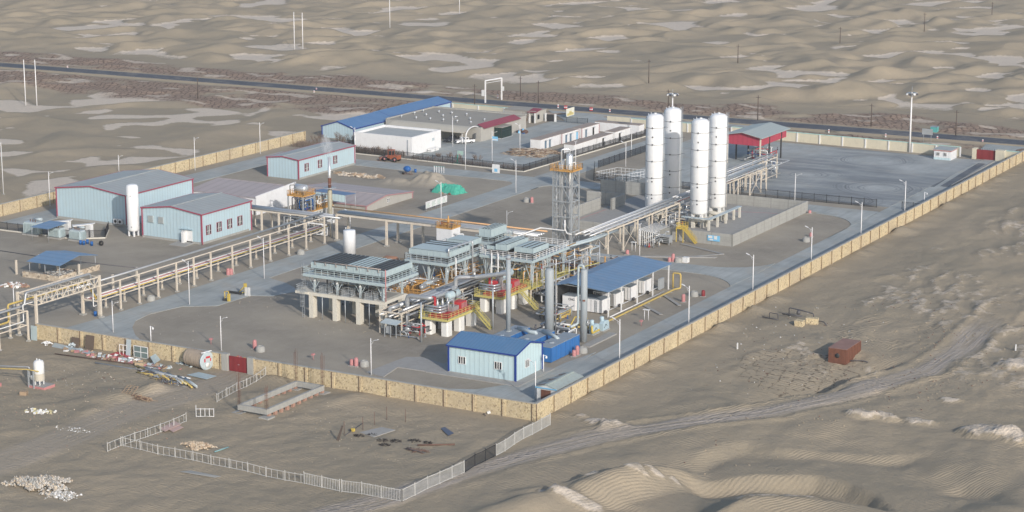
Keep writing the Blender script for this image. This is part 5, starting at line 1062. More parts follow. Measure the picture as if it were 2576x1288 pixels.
# small orange skids with horizontal vessels
def vessel_skid(label,x,y,z,L,r,ax,m,rm,w=1.6,posts=0.):
    t=T('vessel_skid',label,'vessel',(x,y,0)); f=(lambda a,b:(x+a,y+b)) if ax=='x' else (lambda a,b:(x+b,y+a))
    c=(x-L/2,y,z+r+.4) if ax=='x' else (x,y-L/2,z+r+.4); MB().lathe(c,[(0,-.25),(r*.7,-.15),(r,.1),(r,L-.1),(r*.7,L+.15),(0,L+.25)],20,axis=ax).build('vessel',m,t)
    for s in (-L*.3,L*.3): a=f(s,0); MB().box(a[0]-.15,a[0]+.15,a[1]-.15,a[1]+.15,z,z+.6).build('saddle',m,t)
    A=f(-L/2-.8,-w/2-.3);B=f(L/2+.8,w/2+.3); xa,xb=sorted((A[0],B[0])); ya,yb=sorted((A[1],B[1])); MB().box(xa,xb,ya,yb,z-.12,z).build('platform',rm,t)
    railing(t,[(xa,ya),(xb,ya),(xb,yb),(xa,yb),(xa,ya)],z,rm,step=.7,r=.035)
    if z>1:
        for p in ((xa+.15,ya+.15),(xb-.15,ya+.15),(xa+.15,yb-.15),(xb-.15,yb-.15)): MB().box(p[0]-.13,p[0]+.13,p[1]-.13,p[1]+.13,0,z-.12).build('post',STEEL,t)
    return t
x,y=G(985,664,3); vessel_skid('copper-brown horizontal vessel in an orange railed frame between the small tank and second cooler',x,y,3.,2.6,.62,'x',mat('copper_vessel',(.45,.24,.15),.45,.4),ORG_)
x,y=-267.4,378.1; vs_=vessel_skid('silver horizontal vessel on a high orange railed platform beside the white wall',x,y,6.4,2.7,.95,'x',PIPEA,ORG_,w=4.2)
MB().pipe([(x-1.9,y-1.6,6.4),(x-1.9,y-1.6,8.6),(x-1,y-1,8.6),(x-1,y-1,8.)],.1).build('riser_pipe',PIPED,vs_)
clutter('dark pumps and blue pipes under the silver vessel platform','pipework',x-2,x+2.2,y-2,y+2.2,2.6,6.,26,MX+[BLUED,PIPED,BLUED],31,valves=8)
dk_=T('orange_deck','orange railed deck on white stub columns next to the exhaust stack','platform',(-266.6,381)); MB().box(-269.4,-264.8,375.4,387,2.5,2.75).build('deck',ORG_,dk_); MB().box(-264.78,-264.7,375.4,387,2.35,2.6).build('edge_beam',CONCP,dk_); railing(dk_,[(-265,380.8),(-265,387),(-269.4,387)],2.75,ORG_,step=.8)
for i in range(9): MB().box(-265.3,-264.9,375.7+i*1.35,376.1+i*1.35,0,2.5).build('column',WHITE,dk_)
for i in range(3): MB().box(-269.3,-268.9,375.7+i*5,376.1+i*5,0,2.5).build('column',WHITE,dk_)
clutter('orange heater pipework on the deck next to the stack','pipework',-269,-265.2,381,386.6,2.9,5.6,30,MX+[ORG_,ORG_,PIPED],32,vessels=2)
t=T('blue_canopy','small dark blue canopy roof on thin posts behind the exhaust stack','shelter',(-267,391)); xa,ya=-262.8,388.8
m_=MB(); m_.slab([(xa-9,ya,5.1),(xa,ya,4.9),(xa,ya+4.2,4.6),(xa-9,ya+4.2,4.8)],.1); m_.build('roof',mat('dusty_blue_canopy',(.09,.17,.33),.5,var=.15,dirt=(.2,.25,.35),da=.4),t); MB().box(xa-8.8,xa-.1,ya+.05,ya+.1,3.2,4.8).build('side_sheet',PBLUE,t)
for dx,dy in ((-.1,.1),(-.1,4.1),(-8.9,.1),(-8.9,4.1)): MB().tube([(xa+dx,ya+dy,0),(xa+dx,ya+dy,4.8)],.06,6).build('post',STEEL,t)
# exhaust stack with smoke
sy=381.; sx=YZ(829,450,sy)[0]; zt=HT(sx,sy,395); t=T('exhaust_stack','tall silver exhaust stack with rusty collar and thicker lower drum','stack',(sx,sy,0))
MB().tube([(sx,sy,6),(sx,sy,zt)],.33,16).build('upper_pipe',PIPEA,t); MB().lathe((sx,sy,0),[(.55,1.),(.55,7.2),(.34,7.6)],20).build('drum',mat('dusty_yellow_drum',(.38,.36,.28),.6,.2,dirt=(.2,.13,.08),da=.5),t)
MB().tube([(sx,sy,8.),(sx,sy,10.2)],.37,16).build('rusty_collar',RUST,t); m_=MB(); m_.lathe((sx,sy,7.9),[(.4,0),(1.5,0),(1.5,.08),(.4,.08)],16); m_.lathe((sx,sy,9.),[(1.46,0),(1.5,0),(1.5,.05),(1.46,.05)],16); m_.build('ring_platform',STEEL,t)
MB().box(sx-.7,sx+.7,sy-.7,sy+.7,0,1.).build('plinth',WHITE,t)
def smoke(x,y,z):
    m=bpy.data.materials.new('pale_smoke'); m.use_nodes=True; n=m.node_tree; n.nodes.remove(n.nodes['Principled BSDF']); v=n.nodes.new('ShaderNodeVolumePrincipled'); v.inputs['Color'].default_value=(.97,.985,1,1)
    tc=n.nodes.new('ShaderNodeTexCoord'); ln=n.nodes.new('ShaderNodeVectorMath'); ln.operation='LENGTH'; ad=n.nodes.new('ShaderNodeVectorMath'); ad.operation='ADD'; ad.inputs[1].default_value=(0,0,-1); n.links.new(tc.outputs['Object'],ad.inputs[0]); n.links.new(ad.outputs[0],ln.inputs[0])
    d=MA(n,'MULTIPLY',RMP(n,ln.outputs['Value'],1.,.1),RMP(n,NOI(n,tc.outputs['Object'],2.2,4,.7),.42,.75)); n.links.new(MA(n,'MULTIPLY',d,3.),v.inputs['Density']); n.links.new(v.outputs[0],n.nodes['Material Output'].inputs['Volume'])
    m_=MB(); m_.lathe((0,0,0),[(0,-1)]+[(math.sin(R(a)),-math.cos(R(a))) for a in range(15,180,15)]+[(0,1)],20); o=m_.build('smoke',m); o.location=(x+.1,y,z-.4); o.scale=(1.5,1.3,2.9); o.rotation_euler=(0,-.22,0)
    tag(o,'thin pale smoke drifting up from the silver exhaust stack','smoke',kind='stuff')
smoke(sx,sy,zt)
# smaller tanks
def vtank(label,x,y,r,z0,z1,legs=0,m=TANKW,flat=False,name='vertical_tank'):
    t=T(name,label,'tank',(x,y,0)); pr=[(0,z0),(r,z0+.02),(r,z1-.1),(r*.97,z1),(0,z1+.06)] if flat else [(0,z0),(r*.8,z0+.15),(r,z0+.5),(r,z1-.6),(r*.85,z1-.22),(r*.5,z1-.05),(0,z1)]
    MB().lathe((x,y,0),pr,28).build('shell',m,t)
    for k in range(legs): a=R(45+k*360/legs); MB().box(x+r*.75*math.cos(a)-.14,x+r*.75*math.cos(a)+.14,y+r*.75*math.sin(a)-.14,y+r*.75*math.sin(a)+.14,0,z0+.5).build('leg',m,t)
    return t
x,y=-289.6,341.6; x,y=G(327,596); y+=1.3; zt=HT(x,y,463); t=vtank('slim white upright tank standing between the two front blue warehouses',x,y,1.32,1.0,zt,4)
for z,dx in ((zt-2.4,-.4),(zt-2.4,.5),(2.2,-.4),(2.2,.5)): MB().lathe((x+dx,y-1.3,z),[(0,0),(.14,0),(.14,.08)],10,axis='y').build('nozzle',PIPEG,t)
x,y=G(873,640); t=vtank('short flat-topped white tank behind the front air cooler',x,y+1,1.28,0,HT(x,y+1,579),0,flat=True); MB().tube([(x-.6,y+.6,5.2),(x-.6,y+.6,5.6)],.1,6).build('nozzle',WHITE,t)
# grey stack on the blue container and blue-grey columns
x,y=G(1279,833,2.75); t=T('exhaust_stack','plain blue-grey chimney pipe rising from the left blue steel container','stack',(x,y,2.7)); MB().tube([(x,y,2.74),(x,y,HT(x,y,642))],.42,20).build('pipe',COLB,t); MB().lathe((x,y,2.78),[(.42,0),(.6,0),(.6,.12),(.42,.12)],16).build('flange',COLB,t); MB().lathe((x,y,HT(x,y,651)),[(.425,0),(.47,0),(.47,.1),(.425,.1)],16).build('rusty_ring',RUST,t)
x,y=-169.6,314.6; x=YZ(1382,800,y)[0]; zt=HT(x,y,674); t=T('absorber_column','thick blue-grey cylindrical column behind the blue steel containers','column',(x,y,0)); MB().lathe((x,y,0),[(0,0),(.8,.05),(.8,zt-.4),(.6,zt-.12),(0,zt)],28).build('shell',COLB,t)
MB().pipe([(x,y,zt),(x,y,zt+.8),(x+1.2,y+.1,zt+.8),(x+1.2,y+.1,1)],.14).build('riser_pipe',FRED if 0 else PIPEG,t)
x2,y2=G(1464,862); y2+=.6; zt=HT(x2,y2,677); t=T('absorber_column','slimmer pale blue-grey column with a rust patch next to the pump skids','column',(x2,y2,0)); MB().lathe((x2,y2,0),[(0,0),(.62,.05),(.62,zt-.3),(.45,zt-.08),(0,zt)],24).build('shell',COLB,t)
MB().pipe([(x2-.1,y2,zt),(x2-.1,y2,zt+.6),(x2-1.1,y2,zt+.6),(x2-1.1,y2,3.2),(x2-1.6,y2-2,2.9)],.22).build('riser_pipe',GREYP,t); MB().obox((x2+.3,y2-.55,zt*.58),(.45,.12,.3),.5).build('rust_patch',RUST,t); m_=MB(); m_.lathe((x2+.9,y2,3.6),[(.4,-.1),(.55,0),(.4,.1)],10,axis='x'); m_.build('valve',STEEL,t)
t=T('exhaust_duct','grey duct pipe running across the tops of the blue steel containers','pipework',(-170,308)); 
MB().pipe([(-173.6,309.6,3.1),(-170.4,308.2,3.1),(-169.4,308.4,3.1),(-169.4,308.4,2.7)],.32).build('duct',GREYP,t); MB().pipe([(-168.8,309.8,3.1),(-165.2,307.6,3.1),(-164.4,307.4,2.7)],.32).build('duct',GREYP,t)
clutter('pipes and dark drums behind the blue steel containers','pipework',-173.5,-165.5,313.4,318.5,.2,3.,26,[PIPEG,PIPED,WHITE,STEEL,PIPED],33,rr=(.06,.2),vessels=2)
for i,(u,v) in enumerate(((1488,845),(1513,836))):
    x,y=G(u,v); t=T('pump_skid','pale blue pump housing with a round-topped cover and exhaust pot, %s of the pair'%('left','right')[i],'pump',(x,y,0)); m_=MB(); w=1.25
    prof=[(-w,.2),(w,.2),(w,1.3),(w*.8,1.75),(w*.3,1.95),(-w*.5,1.9),(-w,1.5)]; m_.add([(x-.5,y+1.3+a,z) for a,z in prof]+[(x+.25,y+1.3+a,z) for a,z in prof],[tuple(range(7))[::-1],tuple(range(7,14))]+[(i_,(i_+1)%7,7+(i_+1)%7,7+i_) for i_ in range(7)]); m_.build('housing',mat('pump_blue_grey',(.40,.52,.58),.5),t)
    MB().box(x-1.1,x+.4,y,y+2.6,.05,.25).build('skid',CONC,t); MB().lathe((x-.4,y+.9,1.9),[(.35,0),(.38,.1),(.38,.7),(.2,.8),(0,.8)],14).build('exhaust_pot',mm['pump_blue_grey'],t); MB().tube([(x-.9,y+.6,.4),(x-.9,y+2.2,.4)],.28,10).build('motor',PIPED,t); m_=MB(); m_.tube([(x+.27,y+.6,.7),(x+.27,y+1.2,1.3),(x+.27,y+1.7,.9)],.05,6); m_.build('emblem_stroke',DARK,t)
t=T('equipment_plinth','long low concrete plinth beside the pump skids','plinth',(-162.9,319)); MB().box(-163.4,-161.8,314,324.5,0,.25).build('slab',PAD,t)
# yellow gas line along the blue shelter
t=T('gas_pipeline','yellow gas pipe running low along the blue shelter and looping up at its far end','pipeline',(-167,345)); MB().pipe([(-171,318,1.),(-168.4,322.6,1.),(-166.6,322.6,1.),(-166.6,328,.5),(-166.9,330,.35),(-167,359.5,.35),(-166.4,361,.35),(-166.4,361,3.2),(-168.,361,3.2),(-168.,361,.2)],.17).build('pipe',YPIPE,t)
MB().pipe([(-168.,334,.35),(-168.,357,.35)],.1).build('white_pipe',WHITE,t)
for y in (333,338,343,348,353,358): MB().box(-167.25,-166.75,y-.12,y+.12,0,.2).build('support',CONC,t)
t=T('yellow_valve_station','yellow pipework with valve between column and pump skids','pipework',(-167,322)); MB().pipe([(-170,325.4,.6),(-167.4,324.4,.6),(-165,324,.6),(-165,321,.6),(-165,321,2)],.2).build('pipe',YEL,t); MB().pipe([(-176,324,.4),(-171,324,.4),(-171,326,1.8),(-168.5,326,1.8)],.12).build('pipe',YEL,t); MB().lathe((-166.6,324.2,.6),[(.2,-.3),(.36,-.3),(.36,.3),(.2,.3)],12,axis='x').build('valve',YEL,t)
clutter('yellow and silver compressor piping left of the gas containers','pipework',-180,-174.5,326,333,.3,2.4,20,[YPIPE,PIPEA,PIPED,STEEL],34,vessels=2)
# ---- compressors on white concrete tables
def compressor(n,x,y,label,lad):
    t=T('compressor_table','yellow railed compressor deck on white concrete piers, %s'%label,'platform',(x,y,0)); x0,x1,y0,y1=x-6.,x,y,y+11.2; z=3.15
    MB().box(x0,x1,y0,y1,z-.2,z).build('deck',PAD,t); m_=MB(); 
    for a,b in (((x0,y0),(x1,y0)),((x1,y0),(x1,y1)),((x1,y1),(x0,y1)),((x0,y1),(x0,y0))): m_.bar((*a,z-.12),(*b,z-.12),.12,.3)
    m_.build('edge_beam',YELD,t); railing(t,[(x0,y0),(x1,y0),(x1,y1),(x0,y1),(x0,y0)],z,YELD,step=1.3,r=.035)
    MB().box(x0+1.,x1-.5,y0+.6,y1-.6,2.6,z-.2).build('table_beam',CONCW,t)
    for yy in (y0+1.3,y0+5.6,y0+9.8):
        for xx in (x0+1.6,x1-1.): 
            pr=MB(); pr.prism([(xx-.65,yy-.75),(xx+.4,yy-.75),(xx+.65,yy-.5),(xx+.65,yy+.75),(xx-.65,yy+.75)],0,2.62); pr.build('pier',CONCW,t)
    stairs(t,x+3.6,y+lad,0,x+.1,y+lad,z,.9,YELD)
    c=T('gas_compressor','red and silver gas compressor with pale blue silencer drum, %s'%label,'compressor',(x-3,y+5,z)); zz=z
    MB().box(x0+1.6,x1-.6,y0+.7,y1-.8,zz,zz+.55).build('skid_base',REDP,c); 
    MB().box(x-3.9,x-2.3,y+2.6,y+5.4,zz+.55,zz+1.6).build('crankcase',mat('silver_engine_paint',(.35,.34,.34),.5,.3),c)
    MB().box(x-3.8,x-3.5,y+1.6,y+1.9,zz,zz+3.6).build('red_frame_post',REDP,c); MB().bar((x-4.9,y+1.75,zz+3.5),(x-3.5,y+1.75,zz+3.5),.2).build('red_frame_beam',REDP,c)
    MB().box(x-2.9,x-1.3,y+6.6,y+8.7,zz+.5,zz+1.75).build('engine',REDP,c); MB().box(x-2.7,x-1.5,y+4.2,y+6.4,zz+.5,zz+1.3).build('motor',mm['silver_engine_paint'],c); m_=MB(); [m_.box(x-1.2,x-1.1,y+6.8+i*.5,y+7.05+i*.5,zz+.7,zz+1.6) for i in range(4)]; m_.build('engine_panel',FRED,c)
    if n: MB().box(x-4.,x-2.5,y+2.6,y+4.6,zz+1.4,zz+2.4).build('cover',REDP,c)
    for i in range(3): MB().pipe([(x-5.4,y+1.2,zz+.9+i*.5),(x-2.3,y+1.2,zz+.9+i*.5),(x-2.,y+3.6,zz+.9+i*.5)],.17).build('cylinder_pipe',PIPEA,c)
    for i in range(2): MB().lathe((x-5.2,y+1.6+i*1.6,zz+1.1),[(0,0),(.42,.1),(.42,1.3),(0,1.4)],12,axis='x').build('cylinder',STEEL,c)
    MB().pipe([(x-1.8,y+3.2,zz+.8),(x-1.8,y+3.2,zz+2.6),(x-1.8,y+5,zz+2.6),(x-1.8,y+5,zz+1)],.15).build('discharge_pipe',PIPEA,c)
    MB().lathe((x-3.2,y+5.2,zz+2.9),[(0,0),(.6,.08),(.74,.3),(.74,3.6),(.6,3.82),(0,3.9)],20,axis='y').build('silencer',mat('dusty_blue_silencer',(.40,.50,.54),.5,var=.1,dirt=DU,da=.4),c); MB().box(x-3.96,x-2.44,y+6.9,y+7.1,zz+2.1,zz+3.68).build('silencer_strap',PIPED,c)
    for i in range(3): MB().lathe((x-3.8+i*.5,y+2.8+i*.9,zz+1.7),[(.3,0),(.3,.5),(.15,.8),(.15,1.2)],10).build('pulsation_bottle',PIPEG,c)
    return t
compressor(0,-186.7,307.6,'nearest of the two',9.2)
compressor(1,-186.5,326.6,'farther of the two',6.8)
# big lagged pipes
t=T('suction_pipe','big grey lagged pipe standing by the front cooler and turning over to the near compressor','pipe',(-195.9,308.9)); MB().pipe([(-195.9,308.9,.3),(-195.9,308.9,6.4),(-191.1,308.9,6.4),(-190.6,316.5,6.4),(-189.4,316.6,6.4),(-189.4,316.6,4.6)][:3]+[(-190.8,314.2,6.4),(-189.8,314.4,6.2),(-189.8,314.4,4.6)],.42,14).build('pipe',PIPEG,t)
MB().lathe((-195.9,307.3,.6),[(0,0),(.7,.1),(.7,2.4),(0,2.5)],16,axis='y').build('separator',PIPEA,t)
t=T('suction_pipe','big grey lagged pipe rising from the near silencer and turning over to the far compressor','pipe',(-190,316)); MB().pipe([(-189.9,314.9,7.2),(-189.9,315.2,9.6),(-189.9,316,9.6)][:1]+[(-190.,315.9,7.),(-190.,315.9,9.),(-186.9,317.5,9.),(-186.9,329.,7.4),(-188.4,329.6,7.4),(-188.6,329.6,5.)],.40,14).build('pipe',PIPEG,t)
tr=rack('bundle of lagged pipes on a low steel rack between front cooler and compressors','y',(-199.2,-194.6),[304.9,312,319,326,334],4.1,[(-198.6,3.6,.13,WHITE,304,332),(-198,3.6,.1,CREAM,304,334),(-197.2,4.55,.42,PIPEG,308,334),(-196.,4.6,.36,PIPEG,311,336),(-195,4.4,.2,PIPEA,306,336),(-197.8,4.4,.12,WHITE,306,336),(-195.5,3.5,.12,CREAM,304,334),(-196.6,3.5,.12,WHITE,304,334),(-194.6,5.2,.14,PIPEA,312,336)],pw=.2,feet=False,m=CREAM,low=2.2)
MB().pipe([(-197.2,309,4.55),(-197.2,306.6,4.55),(-197.9,306.2,4.4),(-197.9,306.2,.4)],.36,12).build('elbow_pipe',PIPEG,tr)
for (u,v,h,l) in ((1060,861,7.1,'lone grey post standing left of the near compressor deck'),(1240,828,7.4,'lone grey post between the two compressor decks')):
    x,y=G(u,v); MB().tube([(x,y,0),(x,y,h)],.16,10).build('steel_post',STEEL,None,label=l,cat='post')
t=T('flow_skid','small control frame with slanted grey roof at the foot of the big lagged pipe','control frame',(-195.6,304)); m_=MB(); m_.slab([(-197.6,302.6,2.6),(-194.2,302.6,2.5),(-194.2,304.4,2.9),(-197.6,304.4,3.)],.08); m_.build('roof',GREYP,t)
for x in (-197,-195.8,-194.6): MB().box(x-.06,x+.06,303,303.12,0,2.5).build('post',STEEL,t)
MB().box(-196.9,-195.9,303.3,303.8,.6,1.9).build('panel',STEEL,t); MB().box(-195.6,-194.7,303.3,303.8,.6,1.9).build('panel',DARK,t)
clutter('pumps and small pipes on the ground at the foot of the big lagged pipe','pipework',-197,-190.5,304,309.5,.2,1.8,24,[STEEL,PIPEA,PIPED,PIPEG,REDP],35,rr=(.05,.14),vessels=3)
clutter('shaded pipework and drums between the pipe bundle and the near compressor','pipework',-195,-192.8,306,332,.4,3.6,34,[STEEL,PIPEA,PIPED,PIPEG],36,rr=(.06,.2),vessels=5)
clutter('yellow and grey pipe runs between the far compressor and the blue shelter','pipework',-187,-180,336,352,.3,3.4,36,[STEEL,PIPED,PIPEG,YELD,WHITE],37,vessels=2)
clutter('pipework joining long rack and orange deck below the stack','pipework',-266,-252,366.5,371,.4,4.6,22,MX+[PIPED],38)
t=T('link_pipes','two pale green-grey ducts sloping from the lattice tower toward the long tank rack','pipe',(-193,369)); 
for k in range(2): MB().pipe([(-194.8+k*.9,366+k*.3,4.6),(-192.6+k*.9,372+k*.3,5.),(-192.4+k*.7,384,5.)],.26).build('duct',GREYP,t)
# ================= LAMPS, POLES, WIRES
def lamp(u,vb,vt,dx,label,xw=None,grp='street lamps of the compound',double=0,r=.085):
    if xw is not None:
        lo,hi=400.,1200.
        for i in range(40):
            m_=(lo+hi)/2
            if G(u,m_)[0]<xw: lo=m_
            else: hi=m_
        x,y=G(u,lo); z=0.
    else: x,y,z=GT(u,vb)
    h=HT(x,y,vt)-z; t=T('street_lamp',label,'street lamp',(x,y,z),grp); MB().tube([(x,y,z-.2),(x,y,z+h)],r*1.15,8,r2=r*.75).build('pole',LAMPW,t); MB().box(x-.22,x+.22,y-.22,y+.22,z-.1,z+.18).build('base',CONC,t)
    for s in ([dx] if not double else [dx,-dx]):
        ex,ey=s*1.55,-s*.35; zz=z+h-.25; m_=MB(); m_.tube([(x,y,zz-.35),(x+ex*.6,y+ey*.6,zz+.05)],.035,6); m_.tube([(x,y,zz-.9),(x+ex*.35,y+ey*.35,zz-.3)],.025,5); m_.build('arm',LAMPW,t); MB().obox((x+ex*.85,y+ey*.85,zz+.2),(.75,.26,.09),math.atan2(ey,ex),.3).build('lamp_head',LAMPW,t)
    return t
for u,vt,l in ((1558,803,'white street lamp by the right road, nearest the front corner'),(1732,719,'white street lamp by the right road beside the long blue shelter'),(1893,641,'white street lamp by the right road where the cross road meets it'),(2040,572,'white street lamp by the right road below the bund corner'),(2165,509,'white street lamp by the right road before the short dark fence'),(2275,455,'white street lamp by the right road at the short dark fence stub')): lamp(u,0,vt,-1,l,-151.2,r=.1)
for u,vb,vt,dx,l in ((477,768,657,-1,'white street lamp on the road verge below the long rack'),(665,703,598,-1,'white street lamp between long rack and front cooler'),(285,838,757,1,'white street lamp just inside the near wall below the truss bridge'),(557,884,795,1,'white street lamp standing behind the wall left of the maroon yard gate'),(934,945,851,1,'white street lamp on the yard left of the near pale blue building'),(1347,1008,908,-1,'white street lamp at the shabby white shack in the near corner'),(36,778,713,1,'white street lamp at the left edge below the thin pipeline'),(9,489,357,-1,'white street lamp at the far left edge outside the wall'),(126,520,432,1,'white street lamp left of the largest pale blue warehouse'),(299,428,390,1,'white street lamp peeking over the largest pale blue warehouse roof'),(491,430,345,1,'white street lamp along the left wall behind the largest warehouse'),(655,388,308,1,'white street lamp at the end of the left stone wall by the bare bushes'),(1110,552,457,-1,'white street lamp beside the green netted heap'),(1275,573,530,1,'short white street lamp left of the lattice tower'),(1298,487,402,-1,'white street lamp at the road crossing left of the lattice tower'),(1171,428,347,-1,'white street lamp before the court by the bar fence gate'),(894,403,320,-1,'white street lamp in front of the white block building'),(1139,371,292,1,'white street lamp in the court by the carport'),(1308,384,312,-1,'white street lamp at the scrap heap before the glass porch'),(1448,430,355,0,'white lamp post rising behind the lattice tower top'),(1588,394,330,0,'white lamp post by the road behind the white pen'),(1574,420,357,-1,'white lamp post standing in the white pen'),(1999,514,436,1,'white street lamp at the far right bund corner'),(881,577,529,-1,'white street lamp behind the short flat-topped tank'),(1609,646,563,0,'white post at the foot of the long tank rack')): lamp(u,vb,vt,dx,l)
t=lamp(1238,408,330,1,'white pole with a blue and white sign before the glass porch'); x,y,z=ORG[t.name]; MB().box(x+.1,x+1.7,y-.05,y+.05,5.6,6.7).build('sign_board',CYAN,t); MB().box(x+.15,x+1.65,y-.08,y-.05,5.7,6.05).build('sign_stripe',WHITE,t)
def campole(u,vb,vt,label):
    x,y,z=GT(u,vb); h=HT(x,y,vt)-z; t=T('camera_pole',label,'camera pole',(x,y,z)); MB().tube([(x,y,z-.2),(x,y,z+h)],.09,8).build('pole',LAMPW,t); MB().bar((x,y,z+h-.1),(x+.6,y-.1,z+h-.1),.07).build('arm',LAMPW,t); MB().lathe((x+.6,y-.1,z+h-.6),[(0,0),(.15,.05),(.18,.25),(.1,.45),(0,.5)],10).build('camera_dome',WHITE,t)
campole(380,862,820,'short white camera pole behind the wall above the scrap yard'); campole(2325,512,483,'short white camera pole on the inside of the right stone wall'); campole(1367,938,892,'small white instrument post beside the near pale blue building')
# tall mast
x,y=G(2288,383); h=HT(x,y,217); t=T('light_mast','tall white mast with a ring of floodlights on the truck yard','light mast',(x,y,0)); hh=HT(x,y,232); MB().tube([(x,y,0),(x,y,hh)],.28,12,r2=.15).build('mast',LAMPW,t); MB().tube([(x,y,hh),(x,y,h)],.05,6).build('spike',STEEL,t)
MB().lathe((x,y,hh-.3),[(.5,0),(1.3,.05),(1.3,.15),(.5,.1)],16).build('ring',STEEL,t)
for k in range(8): a=R(k*45); MB().obox((x+1.45*math.cos(a),y+1.45*math.sin(a),hh-.45),(.3,.55,.5),a,.5).build('floodlight',WHITE if k%2 else PIPED,t)
x,y=G(1690,372); hh=HT(x,y,234); t=T('light_mast','second light mast half hidden behind the left tank pair','light mast',(x,y,0)); MB().tube([(x,y,0),(x,y,hh)],.26,10,r2=.14).build('mast',LAMPW,t); MB().lathe((x,y,hh-.4),[(.5,0),(1.3,.05),(1.3,.15),(.5,.1)],16).build('ring',STEEL,t); MB().tube([(x,y,hh),(x,y,hh+1.)],.05,6).build('spike',STEEL,t)
for k in range(8): a=R(k*45); MB().obox((x+1.45*math.cos(a),y+1.45*math.sin(a),hh-.45),(.3,.55,.5),a,.5).build('floodlight',WHITE if k%2 else PIPED,t)
def upole(u,vt,vb,label,m=POLE,r=.14,arm=True,grp='dark utility poles beyond the compound'):
    x,y,z=GT(u,vb); h=HT(x,y,vt)-z; t=T('utility_pole',label,'utility pole',(x,y,z),grp); MB().tube([(x,y,z-.3),(x,y,z+h)],r*1.2,7,r2=r*.8).build('pole',m,t)
    if arm: MB().bar((x-.7,y,z+h-.6),(x+.7,y,z+h-.6),.1).build('crossarm',m,t)
    return (x,y,z+h-.5)
PL={}
for u,vt,vb,l in ((1309,192,242,'dark utility pole across the highway, right of the white portal frame'),(1354,203,260,'dark utility pole at the highway start of the wire line near the gatehouse'),(1681,225,268,'dark utility pole showing just above the left tank pair'),(1906,240,304,'dark utility pole above the crimson-fascia shelter'),(2191,261,318,'dark utility pole between the loading shelter and the tall mast'),(2404,277,345,'dark utility pole right of the tall mast'),(498,195,248,'dark utility pole on the straw squares at left'),(1194,212,268,'dark utility pole left of the white portal frame'),(1632,150,200,'dark utility pole in the dunes above the left tank pair'),(1856,112,159,'dark utility pole in the dunes second from the tanks'),(2113,68,110,'dark utility pole in the dunes third from the tanks'),(2325,32,75,'dark utility pole in the dunes fourth from the tanks'),(2495,5,42,'dark utility pole in the dunes at the upper right')): PL[u]=upole(u,vt,vb,l)
for u,vt,vb,l in ((65,150,265,'left pole of the white pair below the highway at left'),(93,150,266,'right pole of the white pair below the highway at left'),(741,30,124,'left pole of the white pair in the upper dunes'),(762,32,125,'right pole of the white pair in the upper dunes'),(981,-22,74,'single tall white pole in the upper dunes at centre'),(1156,-40,39,'white pole cut by the top edge right of the single tall one')): upole(u,vt,vb,l,LAMPW,.15,False,'white poles beyond the compound')
def wire(a,b,label,sag=1.2,r=.02):
    pts=[tuple(a[k]+(b[k]-a[k])*i/12-(sag*4*(i/12)*(1-i/12) if k==2 else 0) for k in range(3)) for i in range(13)]
    MB().tube(pts,r,4).build('overhead_wire',PIPED,None,label=label,cat='wire')
wire(PL[1354],PL[1681],'overhead wire from the gatehouse pole to the pole above the left tanks'); wire(PL[1681],PL[1906],'overhead wire from the pole above the tanks to the pole above the crimson shelter'); wire(PL[1906],PL[2191],'overhead wire between the crimson shelter pole and the next pole right'); wire(PL[2191],PL[2404],'overhead wire reaching the pole right of the tall mast')
bx=PL[2404]; wire(bx,(bx[0]+60,bx[1]+4,bx[2]-.5),'overhead wire running off the right edge of the picture')
# portal frame over the access road
t=T('height_limit_frame','white portal height-limit frame standing by the highway above the grey hall','portal frame',(-300,545)); A=G(1221,262);B=G(1262,251); hA=HT(*A,203); hB=HT(*B,196); m_=MB()
MB().box(A[0]-.18,A[0]+.18,A[1]-.18,A[1]+.18,0,hA).build('post',LAMPW,t); MB().box(B[0]-.18,B[0]+.18,B[1]-.18,B[1]+.18,0,hB).build('post',LAMPW,t); MB().bar((*A,hA),(*B,hB),.3,.35).build('crossbar',LAMPW,t); MB().bar((*A,hA-.8),(*B,hB-.8),.12).build('lower_bar',LAMPW,t)
MB().box(A[0]-1.3,A[0]-.3,A[1]-.1,A[1],hA-4.8,hA-2.9).build('sign_board',WHITE,t); MB().box(B[0]+.2,B[0]+.9,B[1]-.1,B[1],hB-4,hB-2.6).build('sign_board',WHITE,t); MB().box(A[0]-1.5,A[0]+1.5,A[1]-1,A[1]+1,-.1,.2).build('footing',PAD,t)
# highway furniture
def marker(u,v,m,h,label,kind='marker_post',cat='marker post',w=.16):
    x,y,z=GT(u,v); z=max(z,0); t=T(kind,label,cat,(x,y,z),'small posts and barriers along the highway'); MB().box(x-w,x+w,y-w,y+w,z-.2,z+h).build('post',m,t); MB().box(x-w*1.1,x+w*1.1,y-w*1.1,y+w*1.1,z+h*.55,z+h*.75).build('reflector_band',REDP if m is WHITE else WHITE,t)
for u,v,m,h,l in ((796,228,WHITE,.9,'white marker post on the near side of the highway at centre left'),(790,233,WHITE,.7,'low white marker below the highway at centre left'),(1252,247,WHITE,1.1,'white marker on the highway just left of the portal frame'),(1404,275,WHITE,1.5,'white marker on the highway above the gatehouse'),(1423,277,REDP,1.4,'red barrier cone left of the painted billboard'),(1487,282,REDP,1.4,'red barrier cone right of the painted billboard'),(1534,285,WHITE,1.3,'white marker on the highway above the beige wall'),(170,173,WHITE,1.,'white marker post by the highway at far left'),(2358,352,WHITE,1.1,'white marker post by the highway right of the mast'),(2228,345,WHITE,1.,'white marker post by the highway left of the mast'),(2472,360,WHITE,1.,'white marker post by the highway above the maroon truck gate'),(2085,334,WHITE,1.,'white marker post by the highway right of the crimson shelter')): marker(u,v,m,h,l,'road_barrier' if m is REDP else 'marker_post','road barrier' if m is REDP else 'marker post',.35 if m is REDP else .16)
